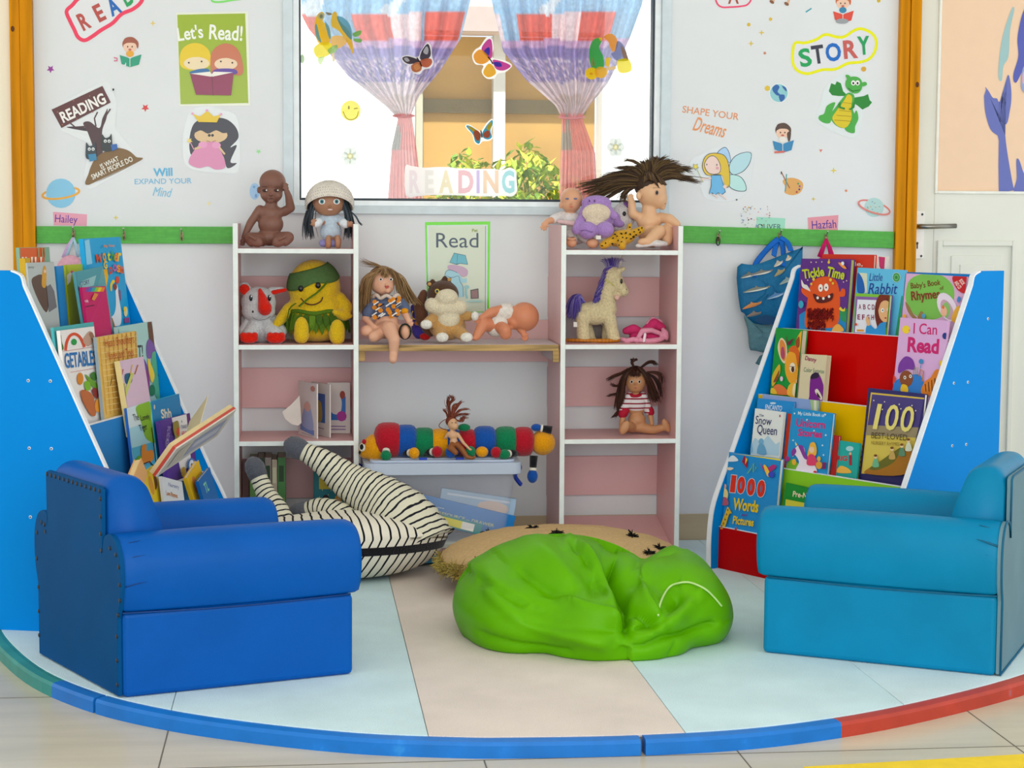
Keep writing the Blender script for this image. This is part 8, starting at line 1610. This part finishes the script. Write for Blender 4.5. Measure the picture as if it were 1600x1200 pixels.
def d_reading(a):
    a.poly(smoothpts([(633, 261), (642, 259), (660, 262), (680, 261), (700, 261), (715, 263), (730, 263), (745, 264), (770, 264), (785, 266), (796, 262), (806, 267), (807, 280), (808, 298), (800, 307), (786, 306), (760, 307), (735, 306), (700, 305), (670, 305), (650, 307), (634, 305)], 3), 'fdfdfb')
    for ch, x, w, c in (('R', 648, 17, 'f6eef0'), ('E', 671, 14, 'f4f2ee'), ('A', 697, 22, 'f6ecd0'), ('D', 728, 24, 'f4ccd4'), ('I', 747, 5, 'd8c8ee'), ('N', 767, 24, 'f6dcc4'), ('G', 794, 20, 'b4e4ea')): a.text(ch, x, 284, w, 36, c, 0, .04)
glass('word_sticker', 'white READING cut-out sign with pastel letters at the bottom of the window', d_reading)
# ---- sea creatures painted on the door's glass
def d_dolph(a):
    z = lambda x, y: (1400+x*.2584, y*.2584); Z = lambda L: [z(*p) for p in L]
    a.poly(smoothpts(Z([(700, 55), (715, 60), (690, 180), (680, 340), (650, 400), (640, 485), (620, 470), (625, 350), (650, 200)])), '9fc4c4')
    a.poly(smoothpts(Z([(545, 540), (560, 550), (585, 590), (610, 595), (625, 615), (660, 560), (670, 470), (685, 462), (698, 560), (690, 660), (655, 750)]), 5)+smoothpts(Z([(655, 760), (670, 900), (700, 1080), (715, 1150)]), 4, False)+Z([(622, 1168), (620, 1000), (622, 850)])+smoothpts(Z([(615, 820), (570, 780), (540, 680), (532, 580)]), 4, False), '6a74b8')
    a.poly(smoothpts(Z([(715, 1160), (730, 1080), (728, 970), (745, 968), (770, 1040), (800, 1100), (800, 1168)])), '6a74b8')
    a.poly(smoothpts(Z([(790, 40), (760, 100), (735, 230), (740, 340), (712, 440), (712, 490), (730, 496), (760, 440), (790, 400), (830, 300), (830, 60)])), '5a62b4'); a.poly(smoothpts(Z([(765, 420), (790, 400), (800, 540), (775, 560), (755, 520)])), '9aa4cc'); a.poly(smoothpts(Z([(768, 440), (790, 420), (790, 500), (765, 500)])), 'e0b0bc')
o = sticker('dolphin_painting', 'violet blue dolphin tails painted on the peach glass of the door', 'painting', d_dolph, .0296, None, .3)
# ---- curtains tied in the middle, hanging behind the glass
def curtain(label, Lf, Rt, tie, seed):
    def edge(P, y):
        for (y0, x0), (y1, x1) in zip(P, P[1:]):
            if y <= y1: f = (y-y0)/(y1-y0); f = max(0, f); return x0+(x1-x0)*f
        return P[-1][1]
    rnd = random.Random(seed); m = MB(); nu, nv = 110, 140; ph = rnd.uniform(0, 6); b0 = len(m.v); vs = []; cols = []
    for j in range(nv):
        y = -215+(312+215)*j/(nv-1); xl, xr = edge(Lf, y), edge(Rt, y)
        for i in range(nu):
            u = i/(nu-1); x = xl+(xr-xl)*u; am = .020*min(1, (xr-xl)/120); fold = am*(sin(2*pi*9*u+ph+.4*sin(5*u))+.5*sin(2*pi*17*u+1.3*ph))
            vs.append(PY(x, y, .115+fold)); q = noise.noise(Vector((u*6+seed, y*.03, 0))); r = noise.noise(Vector((u*40, y*.35, seed)))
            pale = 'fbeef0'; yy = y+5*q
            if yy < 22: c = 'a6d2f0' if q > -.25 else 'eef4fa'
            elif yy < 62: c = 'f2675a' if (sin(u*14+seed*2) > -.1) else ('a6cdea' if sin(u*9) > .3 else 'fadfe2')
            elif yy < 74: c = 'dcb6dc'
            elif yy < 92: c = 'a092cc'
            elif yy < 128: c = ('9a8ec8' if r > 0 else 'c4a8cc') if r > -.25 else 'e8d4e4'
            elif yy < 150: c = 'e8d4da'
            elif yy < 178: c = ('d8c0bc' if q > 0 else 'e8d0d0')
            elif yy < 235: c = 'f49a94' if u > .35 or q > .1 else 'b8b0a8'
            else: c = 'f6aaa6'
            cols.append(rgb(c))
    fs = [(j*nu+i, j*nu+i+1, (j+1)*nu+i+1, (j+1)*nu+i) for j in range(nv-1) for i in range(nu-1)]
    cm = mat('ffffff', .9, 'sheer', attr=1, dens=.88); m.add(vs, fs, cm, True)
    for i, c in enumerate(cols): m.col[i] = c
    mid = [(edge(Lf, 240)+edge(Rt, 240))/2, 260]; p = PY(*mid, .115)
    t = thing('curtain', label, 'curtain', p); m.build('panel', t)
    k = MB(); xl, xr = edge(Lf, tie), edge(Rt, tie); pts = [PY(xl-2, tie, .115), PY((xl+xr)/2, tie+2, .085), PY(xr+2, tie, .115), PY((xl+xr)/2, tie-2, .145)]
    k.tube(smoothpts([tuple(q) for q in pts], 5)+[tuple(pts[0])], .007, mat('f08a84', .8, 'cloth'), 8, flat=.5); k.build('tie', t)
curtain('printed curtain in blue, red and purple tied at the left of the window', [(-40, 468), (25, 472), (45, 482), (120, 545), (165, 602), (185, 622), (230, 612), (312, 606)], [(-40, 745), (0, 735), (60, 720), (110, 688), (150, 655), (178, 643), (240, 652), (312, 660)], 181, 1)
curtain('printed curtain in blue, red and purple tied at the right of the window', [(-40, 760), (0, 768), (80, 786), (125, 822), (165, 868), (185, 878), (312, 874)], [(-40, 1012), (8, 1003), (60, 984), (130, 950), (160, 925), (182, 909), (240, 930), (312, 933)], 183, 2)
